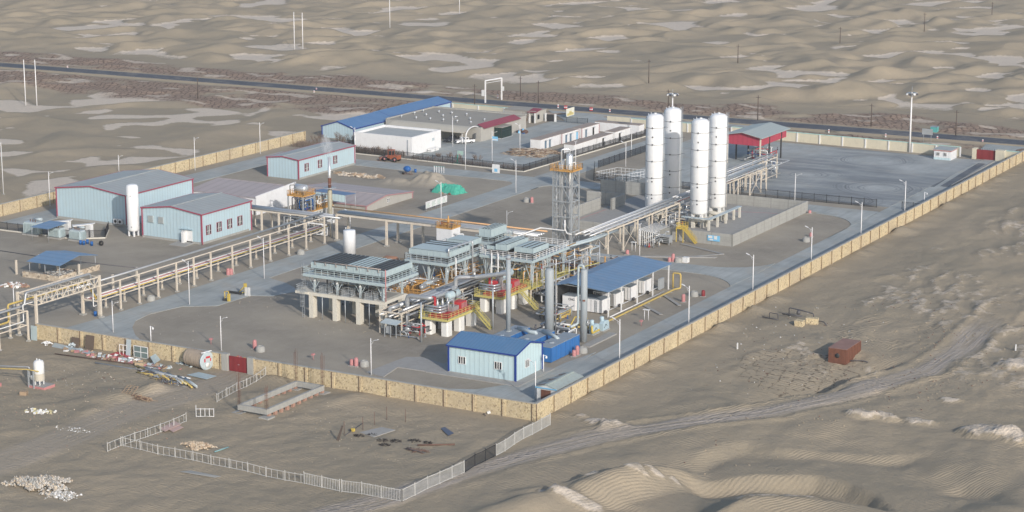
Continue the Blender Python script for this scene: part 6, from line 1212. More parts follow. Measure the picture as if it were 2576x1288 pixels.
def sign(name,label,cat,u,v,w,h,z0,m,ax='y',extra=()):
    x,y,z=GT(u,v); t=T(name,label,cat,(x,y,z)); 
    for s in (-w*.35,w*.35): 
        p=(x+s,y) if ax=='y' else (x,y+s); MB().tube([(*p,z),(*p,z+z0+h*.9)],.05,6).build('post',STEEL,t)
    b=MB().box(x-w/2,x+w/2,y-.1,y-.04,z+z0,z+z0+h).build('board',m,t) if ax=='y' else MB().box(x+.04,x+.1,y-w/2,y+w/2,z+z0,z+z0+h).build('board',m,t)
    for (a0,a1,c0,c1,m2) in extra: (MB().box(x-w/2+a0*w,x-w/2+a1*w,y-.13,y-.1,z+z0+c0*h,z+z0+c1*h) if ax=='y' else MB().box(x+.1,x+.13,y-w/2+a0*w,y-w/2+a1*w,z+z0+c0*h,z+z0+c1*h)).build('printed_patch',m2,b)
    return t
sign('billboard','large white and yellow painted billboard by the entrance gate','billboard',1434,295,5.,2.4,.4,mat('billboard_cream',(.66,.66,.58),.6),'x',((.1,.9,.1,.4,mat('billboard_yellow',(.55,.47,.2),.6)),(.35,.65,.35,.6,mat('billboard_yellow')) if 0 else (.35,.65,.35,.6,mm['billboard_yellow'] if 'billboard_yellow' in mm else WHITE)))
sign('road_sign','pair of grey backed road signs beside the tall mast','road sign',2332,362,3.,1.6,2.6,STEEL)
INK=mat('faded_green_ink',(.30,.42,.36),.7); INKR=mat('faded_ink',(.36,.36,.38),.7)
for i,(u,v) in enumerate(((1077,531),(1090.5,526.5),(1104,522),(1117.5,517.5))):
    sign('notice_board','white printed notice board facing the road, %s of four before the green heap'%('nearest','second','third','farthest')[i],'notice board',u,v,2.3,1.55,.75,WHITE,'x',tuple((.12+.0*k,.85-.1*(k%3),.8-.17*k,.86-.17*k,INK if k else INKR) for k in range(5)))
t=sign('a_frame_sign','small tilted white sign with blue print against the bar fence kerb','sign',1248,436,2.2,2.2,.1,WHITE,'y',((.3,.7,.15,.5,CYAN),))
t=sign('bike_stand','small rack of white and green upright bars beside the cross road','rack',1105,436,3.4,.12,1.7,TURQ); x,y,z=ORG[t.name]; [MB().box(x-1.4+i*.7-.1,x-1.4+i*.7+.1,y-.12,y-.04,.05,1.7).build('upright',WHITE,t) for i in range(5)]
x,y,z=GT(2350,330); t=T('turquoise_cabin','small turquoise box by the far side of the highway right of the mast','cabin',(x,y,z)); MB().box(x-1.1,x+.7,y,y+1.8,z-.2,z+1.5).build('body',TURQ,t); MB().box(x-1.2,x+.8,y-.1,y+1.9,z+1.5,z+1.6).build('roof',BTOP,t)
# ================= VEHICLES
def pickup(x,y,rz):
    t=T('pickup_truck','white double-cab pickup truck parked under the arched end of the carport','pickup truck',(x,y,0),rz=rz); ORG[t.name]=(0,0,0)
    m_=MB(); 
    def loft(prof,y0,y1,m,name):
        b=MB(); n=len(prof); b.add([(px,y0,pz) for px,pz in prof]+[(px,y1,pz) for px,pz in prof],[tuple(range(n)),tuple(range(2*n-1,n-1,-1))]+[((i+1)%n,i,n+i,n+(i+1)%n) for i in range(n)]); return b.build(name,m,t)
    bd=loft([(-2.65,.45),(2.6,.45),(2.65,.75),(2.55,1.0),(1.3,1.12),(-.95,1.12),(-2.65,1.1)],-.9,.9,CARW,'body'); cb=loft([(-.95,1.12),(-.85,1.72),(.55,1.76),(1.3,1.12)],-.8,.8,CARW,'cab')
    g=MB(); g.add([(.62,-.7,1.70),(1.24,-.75,1.17),(1.24,.75,1.17),(.62,.7,1.70)],[(0,1,2,3)]); g.build('windscreen',GLASS,cb); 
    for s in (-1,1):
        for a,b_ in ((-.75,-.1),(0.0,.75)): MB().box(a,b_,s*.81-.015,s*.81+.015,1.2,1.62).build('side_window',GLASS,cb)
    MB().box(-2.5,-1.05,-.75,.75,1.0,1.13).build('load_bed',DARK,t); MB().box(2.6,2.68,-.55,.55,.62,.9).build('grille',DARK,t); MB().box(2.5,2.75,-.88,.88,.42,.6).build('bumper',CARW,t)
    for s in (-.7,.7): MB().box(2.55,2.66,s-.14,s+.14,.78,.95).build('headlight',STEEL,t)
    for px in (-1.65,1.7):
        for s in (-1,1): w_=MB().lathe((px,s*.82-.12,.38),[(.22,0),(.38,.02),(.38,.24),(.22,.26)],16,axis='y').build('wheel',TIRE,t); MB().lathe((px,s*.82+s*.13-.01,.38),[(0,0),(.2,0),(.2,.02),(0,.02)],10,axis='y').build('rim',STEEL,w_)
    return t
x,y=-290.3,487.9; pk=pickup(x,y,R(232)); pk.location=(x,y,0)
q=dup(pk,(-294.5,488.5,0),'dark car barely visible in the shade under the carport',R(-95)); q.name='parked_car'; q['category']='car'
for ch in bpy.data.objects:
    if ch.parent==q and ch.name.split('.')[0] in ('body','cab','bumper'): ch.data=ch.data.copy(); ch.data.materials[0]=mat('dark_car_paint',(.04,.045,.06),.25)
# orange wheel loader
x,y=G(980,405); t=T('wheel_loader','old orange wheel loader with raised cab parked by the dark bar fence','wheel loader',(x,y,0))
MB().box(x+.6,x+3.,y-.9,y+.9,.7,1.7).build('engine_hood',ORM,t); MB().box(x-.2,x+.9,y-.75,y+.75,.9,1.5).build('chassis',ORM,t); c_=MB().box(x-.1,x+1.2,y-.7,y+.7,1.5,1.65).build('cab_floor',ORM,t)
m_=MB(); [m_.bar((x+a,y+b,1.6),(x+a,y+b,2.9),.1) for a in (0,1.1) for b in (-.65,.65)]; m_.build('cab_posts',ORM,t); MB().box(x-.2,x+1.3,y-.8,y+.8,2.9,3.05).build('cab_roof',ORM,t); MB().box(x+.05,x+1.05,y-.6,y+.6,1.7,2.7).build('cab_glass',GLASS,t)
m_=MB(); [m_.bar((x-.2,y+s,1.5),(x-2.4,y+s,.6),.18,.3) for s in (-.5,.5)]; m_.build('lift_arms',FRED,t); m_=MB(); m_.slab([(x-3.2,y-1.2,.15),(x-2.3,y-1.2,.1),(x-2.3,y+1.2,.1),(x-3.2,y+1.2,.15)],.1); m_.slab([(x-2.5,y-1.2,1.),(x-2.3,y-1.2,.1),(x-2.3,y+1.2,.1),(x-2.5,y+1.2,1.)],.1); m_.build('bucket',RUSTP,t)
for px in (-.9,2.2):
    for s in (-1,1): w_=MB().lathe((x+px,y+s*.95-.2,.65),[(.3,0),(.65,.03),(.65,.37),(.3,.4)],18,axis='y').build('wheel',TIRE,t); MB().lathe((x+px,y+s*.95+s*.2,.65),[(0,0),(.3,0),(.3,.03),(0,.03)],10,axis='y').build('rim',FRED,w_)
# basketball hoop
x,y=G(1150,413); t=T('basketball_hoop','green curved basketball hoop stand with backboard behind the bar fence','basketball hoop',(x,y,0)); MB().tube([(x,y,0)]+[(x+.2*i*.6,y-.25*i*.4,2.9*math.sin(R(i*18))) for i in range(1,6)],.14,8).build('arm',GREEN,t); MB().box(x+.5,x+2.2,y-.7,y-.6,2.6,3.7).build('backboard',mat('clear_backboard',(.35,.5,.45),.3),t); MB().lathe((x+1.35,y-1.,2.8),[(.2,0),(.24,0),(.24,.04),(.2,.04)],14).build('rim',REDP,t); MB().box(x-.8,x+.6,y-.5,y+.5,0,.3).build('base',GREEN,t)
# ================= TRANSFORMER YARD
for i,(u,v,s) in enumerate(((78,592,1.25),(138,600,1.),(190,606,1.))):
    x,y=G(u,v); n=('largest transformer with bushings, at left of the transformer yard','pale grey finned transformer in the middle of the transformer yard','pale grey finned transformer at right of the transformer yard')[i]
    t=T('transformer',n,'transformer',(x,y,0)); w=1.5*s; MB().box(x-w,x+w,y,y+1.5*s,.3,2.3*s).build('tank',GREYP,t); 
    for k in range(9): MB().box(x-w+.1+k*(2*w-.3)/8,x-w+.2+k*(2*w-.3)/8,y-.4,y,.5,2.1*s).build('cooling_fin',COOLB,t)
    for k in range(4): MB().box(x+w,x+w+.45,y+.1+k*.36*s,y+.18+k*.36*s,.5,2.0*s).build('cooling_fin',COOLB,t)
    for k in range(3): MB().lathe((x-.6*s+k*.55*s,y+.7*s,2.3*s),[(.13,0),(.13,.1),(.07,.15),(.12,.25),(.07,.3),(.1,.4),(.03,.6)],8).build('bushing',RUSTP,t)
    MB().tube([(x-.2,y+1.2*s,2.3*s+.45),(x+1.5*s,y+1.2*s,2.3*s+.6)],.24*s,10).build('oil_conservator',GREYP,t); MB().box(x-w-.2,x+w+.3,y-.5,y+1.8*s,0,.3).build('plinth',PAD,t)
for i,(u,v) in enumerate(((163,590),(219,599))):
    x,y=G(u,v); t=T('switch_cabinet','white frame cabinet under a slanted slab, %s of the two beside the transformers'%('left','right')[i],'cabinet',(x,y,0)); MB().box(x-.3,x+1.1,y,y+.9,0,3.).build('panel',WHITE,t); m_=MB(); m_.slab([(x-3.2,y-1.,2.8),(x-2.2,y-1.9,2.8),(x+1.3,y+.2,3.2),(x+.9,y+1.8,3.2)],.2); m_.build('canopy_slab',WHITE,t); MB().box(x-3.1,x-2.8,y-1.2,y-.9,0,2.7).build('post',STEEL,t)
for i,(u,v) in enumerate(((203,615),(211,616),(220,613),(231,618))):
    x,y=G(u,v); MB().lathe((x,y,0),[(0,0),(.3,0),(.3,.44),(.32,.46),(.3,.48),(.3,.9),(0,.9)],14).build('oil_drum',BLUED,None,label='blue oil drum outside the transformer yard corner, %s from the left'%('first','second','third','fourth')[i],cat='drum',group='blue drums by the transformer yard')
x,y=G(240,795); MB().lathe((x,y,0),[(0,0),(.3,0),(.3,.44),(.32,.46),(.3,.48),(.3,.9),(0,.9)],14).build('oil_drum',BLUED,None,label='single blue drum at the foot of the tall truss bridge post',cat='drum')
x,y=G(255,618); MB().lathe((x,y-.2,.55),[(.25,0),(.55,.03),(.55,.33),(.25,.36)],16,axis='y').build('tyre',TIRE,None,label='dark scrap wheel near the blue drums',cat='tyre')
# cement mixer
x,y=G(1027,439); t=T('cement_mixer','small blue cement mixer drum on a frame beside the cross road','cement mixer',(x,y,0)); MB().lathe((x-.4,y,1.4),[(.3,-.9),(.7,-.4),(.8,.2),(.7,.7),(.35,1.),(0,1.)],14,axis='x').build('drum',BLUED,t); m_=MB(); [m_.bar((x+a,y+b,0),(x+a*.4,y,1.3),.09) for a in (-.9,.9) for b in (-.6,.6)]; m_.bar((x-1,y-.6,.3),(x+1.8,y-.6,.3),.12); m_.build('frame',RUSTP,t); MB().lathe((x-1.1,y-.7,.35),[(.1,0),(.35,.02),(.35,.15),(.1,.17)],12,axis='y').build('wheel',TIRE,t)
x,y=G(1045,434); MB().lathe((x,y,0),[(0,0),(.32,0),(.32,.9),(0,.9)],12).build('oil_drum',BLUED,None,label='blue drum right of the cement mixer',cat='drum')
# green netted heap
x,y=G(1082,484); rs=np.random.RandomState(5); nx_,ny_=26,16; m_=MB(); vs=[];fs=[]
for j in range(ny_):
    for i in range(nx_):
        a,b=i/(nx_-1),j/(ny_-1); e=min(a,1-a)*6; f=min(b,1-b)*4.5; h=1.9*min(1,e)**.6*min(1,f)**.6*(1-.25*(a>.35 and a<.5))+(.12*math.sin(i*2.3+j*.4))*(.3+min(1,f*.5)); vs.append((x+a*7.2+b*.8+.15*math.sin(i*1.7+j),y+b*4.2,max(-.05,h+rs.uniform(-.06,.06))))
for j in range(ny_-1):
    for i in range(nx_-1): k=j*nx_+i; fs.append((k,k+1,k+1+nx_,k+nx_))
m_.add(vs,fs); m_.build('netted_heap',GREEN,None,label='heap of material covered by bright green dust net',cat='covered heap')
def debris(name,label,cat,cx,cy,rx,ry,n,mats,seed,sz=(.1,.5),flat=.35,h=.0,kind='stuff',shape='box',rz=None,z=None):
    q=random.Random(seed); mb=MB(); mats=mats if isinstance(mats,list) else [mats]
    for i in range(n):
        a=q.uniform(0,2*math.pi); r=math.sqrt(q.random())*((.78+.25*math.sin(3*a+seed)+.14*math.sin(7*a+seed*2)) if shape=='rock' else (.8+.22*math.sin(2*a+seed)+.12*math.sin(5*a)))*(1.25 if q.random()<.06 else 1); ex,ey=r*rx*math.cos(a),r*ry*math.sin(a); c,s=math.cos(rz or 0),math.sin(rz or 0); X_,Y_=cx+ex*c-ey*s,cy+ex*s+ey*c; zg=hz(X_,Y_) if z is None else z
        zz=max(zg,0 if z is None and -330<X_<-150 and Y_>273 else zg)+h*(1-r*r)*q.uniform(.5,1)
        if shape=='box': w=q.uniform(*sz); mb.obox((X_,Y_,zz+w*flat*.4),(w,w*q.uniform(.5,1),w*q.uniform(flat*.6,flat*1.6)),q.uniform(0,3.1),q.uniform(-.5,.5),q.randrange(len(mats)),q.uniform(-.4,.4))
        elif shape=='rock':
            w=q.uniform(*sz)/2; o=len(mb.v); P_=[(X_+w*math.cos(t)*q.uniform(.7,1.2),Y_+w*math.sin(t)*q.uniform(.6,1.1),zz+w*q.uniform(-.2,.3)) for t in [k*1.257 for k in range(5)]]; T_=[(p[0]*.5+X_*.5,p[1]*.5+Y_*.5,zz+w*q.uniform(.6,1.1)) for p in P_]
            mb.add(P_+T_,[tuple(range(5,10))]+[(k,(k+1)%5,5+(k+1)%5,5+k) for k in range(5)],q.randrange(len(mats)))
        else:
            L=q.uniform(*sz); t=q.uniform(-.5,.5)+(q.choice((0,1.4)) if q.random()<.3 else 0)+(rz or 0); dz=q.uniform(-.12,.25)*L*flat; mb.tube([(X_-L/2*math.cos(t),Y_-L/2*math.sin(t),zz+.05-dz*.3),(X_+L/2*math.cos(t),Y_+L/2*math.sin(t),zz+.05+abs(dz))],q.uniform(.02,.06),5,q.randrange(len(mats)))
    return mb.build(name,mats,None,label=label,cat=cat,kind=kind)
x,y,_=GT(105,1223); debris('rubble_pile','large heap of broken grey and white rubble in the lower left corner','rubble',x,y,5.6,4.0,900,[RUB,CONC,RUB,STONE2],41,(.12,.6),.5,.75,shape='rock')
x,y,_=GT(160,1248); debris('rubble_pile','ring-shaped pile of white broken plaster beside the larger rubble heap','rubble',x,y,2.9,1.8,340,[RUB,WSTUC,CONC],42,(.1,.45),.5,.25,shape='rock')
x,y,_=GT(498,1122); debris('stone_heap','heap of orange-brown rough stones inside the fenced work site','stone heap',x,y,3.0,1.9,620,[RUBO,STONE2],43,(.15,.4),.8,.35,shape='rock')
x,y,_=GT(100,1036); debris('rubbish_scatter','scattered white and yellowish rubbish near the upright white vessel','rubbish',x,y,2.8,1.5,70,[WHITE,WSTUC,mat('yellow_foam',(.55,.50,.3),.9)],44,(.1,.55),.5)
x,y,_=GT(185,1080); debris('rubbish_scatter','fine scattered litter beside the lower left dirt track','rubbish',x,y,3.5,1.6,60,[WHITE,CONC],45,(.06,.25),.5)
x,y,_=GT(215,960); debris('litter','sparse pale litter strewn over the sand around the vessel and pipe heap','litter',x,y,10,8,90,[CREAM,CONC,RUSTP,STONE2],46,(.05,.18),.5)
x,y,_=GT(900,1075); debris('litter','sparse pale litter on the fenced work site ground','litter',x,y,16,12,60,[CREAM,CONC,WOOD],47,(.05,.14),.5)
x,y,_=GT(2000,880); debris('litter','sparse pale bits on the sand beyond the right wall','litter',x,y,17,40,120,[WHITE,CONC,RUSTP],48,(.06,.22),.5)
x,y=G(1345,392); debris('wood_scrap_heap','spread of broken timber and branches before the container offices','timber scrap',x-2.5,y+3.2,10.,7.,1000,[WOOD,RUSTP,WOOD,RUSTP,STONE2,CREAM,WOOD],49,(.4,2.6),.35,.8,shape='bar')
x,y=G(150,688); debris('metal_scrap_heap','heap of dark and rusty scrap metal under the open blue shelter','scrap metal',-279.5,312,4.,4.,520,[RUSTP,STEEL,PIPED,WHITE,CREAM],50,(.4,1.8),.5,1.0,shape='bar')
x,y=G(38,720); debris('brick_scrap','reddish brick scrap in a low walled bay at the left edge','brick scrap',x,y,3.,2.2,160,[BRICK,WHITE,WOOD],51,(.2,.6),.6,.3)
x,y=G(1045,455); 
x,y=G(900,443); debris('pallet_rubble','flat spread of pale broken boards and sand slabs beside the upper workshop','timber scrap',x,y+.5,7,2.6,150,[WOOD,CREAM,STONE2],52,(.5,1.6),.15)
x,y=G(1118,487); debris('scrap_bits','small scrap pieces at the right end of the green heap','scrap',x+.5,y,1.6,1.,40,[WOOD,STEEL,RUSTP],53,(.2,.7),.4)
x,y=G(735,1160) if 0 else GT(690,1075)[:2]
x,y=G(1265,325); debris('machine_parts','blue drum and odd machine parts heaped beside the glass porch','scrap',-285.3,511.,2.,1.4,50,[BLUED,STEEL,RUSTP,CYAN],54,(.3,1.),.7,.4)
x,y=G(105,800)[:2]; x,y,_=GT(118,866); debris('plaster_heap','white plaster rubble heap against the foot of the truss bridge post','rubble',x,y,1.1,.8,140,[WSTUC,WHITE],55,(.12,.35),.7,.5,shape='rock')
x,y,_=GT(183,872); debris('wrapped_bundle','crumpled pale sheet bundle lying before the stone wall','bundle',x,y,1.1,.8,90,[GREYP,STEEL],56,(.2,.5),.5,.6,shape='rock')
x,y,_=GT(598,905); debris('orange_scrap','orange and rusty scrap beside the large lagged drum','scrap',x,y,1.2,.7,60,[ORG_,RUST,REDP,WHITE],57,(.15,.6),.4,.2)
# ================= LOWER LEFT YARD
x,y,z=GT(100,972); zz=z+.35; t=T('pressure_vessel','white upright pressure vessel with dome top on a red-edged pad at lower left','vessel',(x,y,z)); zt=HT(x,y,905)
MB().lathe((x,y,0),[(0,zz+.5),(.55,zz+.55),(.86,zz+.8),(.86,zt-.5),(.7,zt-.18),(.35,zt-.03),(0,zt)],28).build('shell',WHITE,t); MB().lathe((x,y,0),[(.88,zz+.8),(.88,zz+1.9)],28).build('dirty_skirt',mat('dusty_white',(.50,.47,.40),.7),t)
for k in range(4): a=R(45+90*k); MB().box(x+.66*math.cos(a)-.07,x+.66*math.cos(a)+.07,y+.66*math.sin(a)-.07,y+.66*math.sin(a)+.07,z,zz+1.).build('leg',WHITE,t)
MB().box(x-1.5,x+1.9,y-1.1,y+1.5,z-.3,z+.33).build('pad',PAD,t); MB().box(x-1.52,x+1.92,y-1.13,y-1.1,z-.2,z+.3).build('red_edge',FRED,t); MB().box(x+1.9,x+1.94,y-1.1,y+1.5,z-.2,z+.3).build('red_edge',FRED,t)
for dx in (-.35,.2): MB().tube([(x+dx,y,zt-.1),(x+dx,y,zt+.18)],.08,7).build('nozzle',WHITE,t)
MB().lathe((x-.75,y-.9,zz+1.2),[(0,0),(.4,.02),(.45,.2),(0,.22)],16,axis='y').build('manhole',WHITE,t)
t=T('gas_pipeline','grey and yellow pipe pair coming from the left edge to the white vessel','pipeline',(x-5,y,z)); MB().pipe([(x-13,y-5.2,z+3.2),(x-1.5,y-.6,z+3.2),(x-1.5,y-.6,z+1.5),(x-.7,y-.4,z+1.5)],.11).build('grey_pipe',PIPEG,t); MB().pipe([(x-13,y-5.9,z+2.95),(x-1.4,y-1.2,z+2.95),(x+.9,y-1.1,z+2.9)],.09).build('yellow_pipe',YPIPE,t)
for (px,py) in ((x-6.4,y-2.9),(x-1.3,y-1.1),(x-.1,y-1.25)): MB().box(px-.1,px+.1,py-.1,py+.1,z-.1,z+2.9).build('post',STEEL,t)
MB().box(x-6.9,x-5.9,y-3.3,y-2.5,z-.2,z+.4).build('footing',FRED,t)
x,y,z=GT(60,993); MB().obox((x,y,z+.3),(1.1,.9,.6),.4).build('carton',WOOD,None,label='small brown box left of the white vessel pad',cat='box')
# lagged drum
x,y,z=GT(492,925); a=-.2; t=T('lagged_drum','big cylindrical drum wrapped in torn brown lagging with a white and red end disc','drum',(x,y,z),rz=0); L=4.6; r=1.45
def oblique(prof,x0,y0,z0,ang,n=28):
    b=MB(); b.lathe((0,0,0),prof,n,axis='x'); b.v=[(x0+vx*math.cos(ang)-vy*math.sin(ang),y0+vx*math.sin(ang)+vy*math.cos(ang),z0+vz) for vx,vy,vz in b.v]; return b
pr=[(0,0)]+[(r*(1+.05*((i%3)-1)*.8),L*i/22) for i in range(23)]+[(0,L)]; oblique(pr,x-2.2,y+1.1,z+1.45,a).build('lagging',mat('torn_brown_lagging',(.36,.30,.24),.95,var=.25,sc=1.5,bump=.8),t)
e=(x-2.2+L*math.cos(a),y+1.1+L*math.sin(a)); oblique([(r*1.02,-.1),(r*1.08,-.1),(r*1.08,.1),(r*.98,.14),(0,.14)],*e,z+1.45,a).build('end_disc',GREYP,t); oblique([(r*.25,.15),(r*.3,.15),(r*.3,.2),(0,.2)],*e,z+.75,a,14).build('centre_port',WHITE,t)
for k,(dy,dz,w_,h_) in enumerate(((.1,.65,.9,.35),(-.6,.2,.25,.6),(.65,.15,.22,.5))): MB().obox((e[0]+.16*math.cos(a)-dy*math.sin(a),e[1]+.16*math.sin(a)+dy*math.cos(a),z+1.45+dz),(.04,w_,h_),a).build('red_patch',REDP,t)
MB().obox((e[0]-.1,e[1],z+3.),(.2,2.2,.15),a).build('top_bar',WHITE,t)
# pipe heap
cols=[PIPEG,YPIPE,STEEL,PIPEG,YPIPE,STEEL,GREYP,PIPEG,YPIPE,STEEL,mat('pale_yellow_pipe',(.55,.5,.3),.6),PIPEG,STEEL,YPIPE,STEEL,GREYP]
for i,c in enumerate(cols):
    q=random.Random(100+i); u0,v0=q.uniform(310,400),q.uniform(938,950)+i*.6; L=q.uniform(5.5,9.); xx,yy,z=GT(375+i*7.,934+i*2.3); an=-.42+q.uniform(-.22,.22); rr=q.uniform(.09,.19)
    nm={id(YPIPE):'yellow',id(PIPEG):'grey lagged',id(STEEL):'thin steel',id(GREYP):'pale grey'}.get(id(c),'pale yellow'); zz=z+rr+.1*(i%4)
    MB().tube([(xx-L/2*math.cos(an),yy-L/2*math.sin(an),zz),(xx+L/2*math.cos(an),yy+L/2*math.sin(an),zz+.1)],rr,9).build('scrap_pipe',c,None,label='%s scrap pipe, %s counted from the left of the heap before the lagged drum'%(nm,('first','second','third','fourth','fifth','sixth','seventh','eighth','ninth','tenth','eleventh','twelfth','thirteenth','fourteenth','fifteenth','sixteenth')[i]),cat='pipe',group='pipes in the scrap heap')
for i,(a_,b_,m_,r_,l) in enumerate(((((138,892)),((410,928)),RUSTP,.09,'long rusty pipe lying across the scrap yard'),(((240,915)),((480,955)),PIPEG,.13,'long grey pipe lying beside the rusty one'),(((345,938)),((385,946)),YPIPE,.14,'short yellow pipe length at the left of the pipe heap'))):
    A=GT(*a_);B=GT(*b_); MB().tube([(A[0],A[1],A[2]+.15),(B[0],B[1],B[2]+.2)],r_,8).build('scrap_pipe',m_,None,label=l,cat='pipe')
def sheet(name,label,cat,uvs,m,lift=.08,th=.04,zoff=None):
    P_=[GT(*q) for q in uvs]; z=[p[2]+lift+(zoff[i] if zoff else 0) for i,p in enumerate(P_)]; b=MB(); b.slab([(p[0],p[1],z[i]) for i,p in enumerate(P_)],th); return b.build(name,m,None,label=label,cat=cat)
sheet('metal_sheet','long pale blue-grey metal sheet lying before the stone wall','metal sheet',((130,873),(137,863),(215,882),(210,888)),GREYP)
sheet('red_sheet','red corrugated roofing sheets dumped on the sand','roofing sheet',((265,896),(300,885),(328,895),(300,909)),mat('faded_red_sheet',(.50,.07,.09),.6,rib=2.5),.12)
sheet('metal_sheet','flat grey-blue sheet beside the cream carton','metal sheet',((365,921),(385,913),(408,924),(390,933)),GREYP)
sheet('solar_panel','dark blue flat panel lying alone on the work site ground','panel',((1109,1080),(1119,1076),(1142,1092),(1128,1098)),mat('dark_panel_blue',(.07,.09,.14),.4),.15)
sheet('board','pale board with red streaks lying against the left picket fence','board',((402,1082),(440,1064),(456,1072),(415,1090)),mat('pink_board',(.50,.36,.32),.8),.3)
sheet('metal_sheet','bundle of thin grey sheets outside the front picket fence','metal sheet',((452,1188),(480,1185),(557,1200),(540,1203)),mat('dusty_grey_sheet',(.33,.33,.31),.8),.1)
sheet('concrete_slab','thin pale concrete slab half covered by sand on the work site','slab',((905,1088),(960,1075),(995,1082),(940,1100)),PAD,.06,.1)
x,y,z=GT(352,922); MB().obox((x,y,z+.35),(1.5,.8,.7),.3).build('carton',mat('cardboard',(.46,.36,.24),.85),None,label='torn cardboard box beside the grey-blue sheet',cat='box')
for u,v,w,h,m,l,tl in ((150,835,1.4,2.6,COOLB,'pale blue door panel leaning on the stone wall at left',.12),(213,865,1.7,1.7,mat('dark_brown_board',(.13,.10,.08),.8),'low dark brown board leaning on the stone wall',.3),(238,875,1.9,2.5,mm['dark_brown_board'],'tall dark brown board leaning on the stone wall',.3),(330,893,1.,2.9,GREYP,'narrow pale grey panel leaning on the stone wall beside the window frames',.25)):
    x,y=G(u,v-4); y=min(y,271.1); x=G(u,v)[0]; z=hz(x,270.8); b=MB(); b.obox((x,270.6,z+h/2),(w,.06,h),0,0,0,-tl*.5); b.build('leaning_panel',m,None,label=l,cat='panel')
for u,v,l in ((352,880,'white empty window frame leaning on the stone wall'),(378,892,'white window frame with panes leaning before the stone wall')):
    x,y,z=GT(u,v); y=min(y,270.6); t=T('window_frame',l,'window frame',(x,y,z)); m_=MB(); w,h=(.8,1.9) if u==352 else (1.5,2.)
    for s in (-w,0,w): m_.box(x+s-.06,x+s+.06,y-.04,y+.04,z,z+h)
    for q in (0,.5,1): m_.box(x-w,x+w,y-.045,y+.045,z+h*q-.06,z+h*q+.06)
    m_.build('frame',WHITE,t)
    if u==378: MB().box(x-w+.06,x+w-.06,y-.01,y+.01,z+.06,z+h-.06).build('pane',mat('pane_green_grey',(.15,.2,.2),.3),t)
x,y,z=GT(326,990); t=T('pallet','broken wooden pallet frame propped on the sand mound','pallet',(x,y,z)); b=MB()
for k in range(5): b.obox((x,y+.5+k*.0,z+.25+.0),(2.2,.08,.08),.3) if 0 else b.bar((x-1.,y-.7+k*.35,z+.2+k*.22),(x+1.2,y-.5+k*.35,z+.2+k*.22),.1,.05)
for k in range(4): b.bar((x-1.+k*.72,y-.7,z+.2),(x-1.+k*.72,y+.9,z+1.1),.1,.05)
b.build('slats',WOOD,t)
x,y,z=GT(352,995); debris('stick_pile','pile of dark sticks and rods beside the broken pallet','stick pile',x+.5,y,2.,1.,70,[RUSTP,WOOD],58,(.8,2.2),.3,.2,shape='bar')
sheet('metal_sheet','long pale blue tube-like sheet right of the big blue-grey sheet','metal sheet',((205,888),(222,884),(240,888),(222,893)),GREYP,.2)
sheet('metal_sheet','blue-grey sheets stacked beside the lagged drum','metal sheet',((470,945),(500,938),(545,948),(520,956)),COOLB,.15)
sheet('metal_sheet','folded pale blue sheet leaning up right of the cardboard box','metal sheet',((378,912),(392,905),(404,912),(388,922)),COOLB,.5,.05,(.5,.6,0,0))
sheet('board','second pale board lying across the red-streaked one','board',((415,1078),(440,1068),(462,1078),(436,1090)),mat('pink_board',(.50,.36,.32),.8),.2)
x,y,z=GT(400,945); debris('scrap_bits','steel rods and offcuts strewn around the pipe heap','scrap',x,y,7.5,2.4,200,[PIPEG,STEEL,RUSTP,YPIPE,PIPED],71,(.5,2.6),.1,.25,shape='bar',rz=-.4)
x,y,z=GT(300,905); debris('scrap_bits','mixed boards and small scrap along the foot of the stone wall','scrap',x,y,13,2.,150,[WOOD,GREYP,WHITE,RUSTP,FRED],72,(.2,1.),.3)
x,y,z=GT(480,915); debris('scrap_bits','sheet offcuts around the lagged drum','scrap',x,y,4.5,1.6,90,[GREYP,STEEL,PIPED,COOLB],73,(.3,1.),.2)
x,y,z=GT(250,940); debris('litter','sandy clods and stones scattered across the lower left ground','stones',-214,243,32,20,420,[SAND,SAND,BRICK,STONE2],74,(.06,.25),.7,shape='rock')
debris('litter','stones and clods scattered on the fenced work site','stones',-170,252,22,16,220,[SAND,SAND,SAND,STONE2],75,(.06,.2),.7,shape='rock')
debris('litter','stones and broken crust scattered on the sand right of the wall','stones',-112,330,30,60,700,[SAND,SAND,RUSTP],76,(.08,.35),.7,shape='rock')
debris('litter','gravel clods and small scraps scattered over the plant yard','stones',-215,330,40,50,500,[SAND,CONC,STONE2],77,(.06,.25),.6,shape='rock',z=0.)
# foundation
t=T('foundation','unfinished rectangular concrete ring beam on brick piers with rebar at its corners','foundation',(-188.4,260.5)); x0,x1,y0,y1=-191.6,-186.,252.6,268.2; gz=.0
for q in ((x0,x0+.45,y0,y1),(x1-.45,x1,y0,y1),(x0+.45,x1-.45,y0,y0+.45),(x0+.45,x1-.45,y1-.45,y1)): MB().box(*q,.5,1.35).build('beam',CONC,t)
for x in (x0+.2,x1-.2):
    for i in range(10): y=y0+.8+i*1.6; MB().box(x-.22,x+.22,y-.3,y+.3,-.3,.5).build('brick_pier',BRICK,t)
for (x,y) in ((x0+.2,y0+.2),(x1-.2,y0+.2),(x0+.2,y1-.2),(x1-.2,y1-.2)):
    MB().box(x-.9,x+.9,y-.9,y+.9,-.3,.15).build('footing',CONC,t); b=MB(); hh=5.2 if (x<-190 or y>260) else 3.6
    for a,c in ((-.2,-.2),(.2,-.2),(.2,.2),(-.2,.2),(0,.2),(0,-.2)): b.tube([(x+a,y+c,1.3),(x+a+rnd.uniform(-.08,.08),y+c+rnd.uniform(-.08,.08),1.3+hh+rnd.uniform(-.4,.4))],.028,4)
    for z in (1.9,2.7,3.5): b.tube([(x+.22*math.cos(R(s)),y+.22*math.sin(R(s)),z) for s in range(45,406,90)],.02,4)
    b.build('rebar_cage',RUSTP,t)
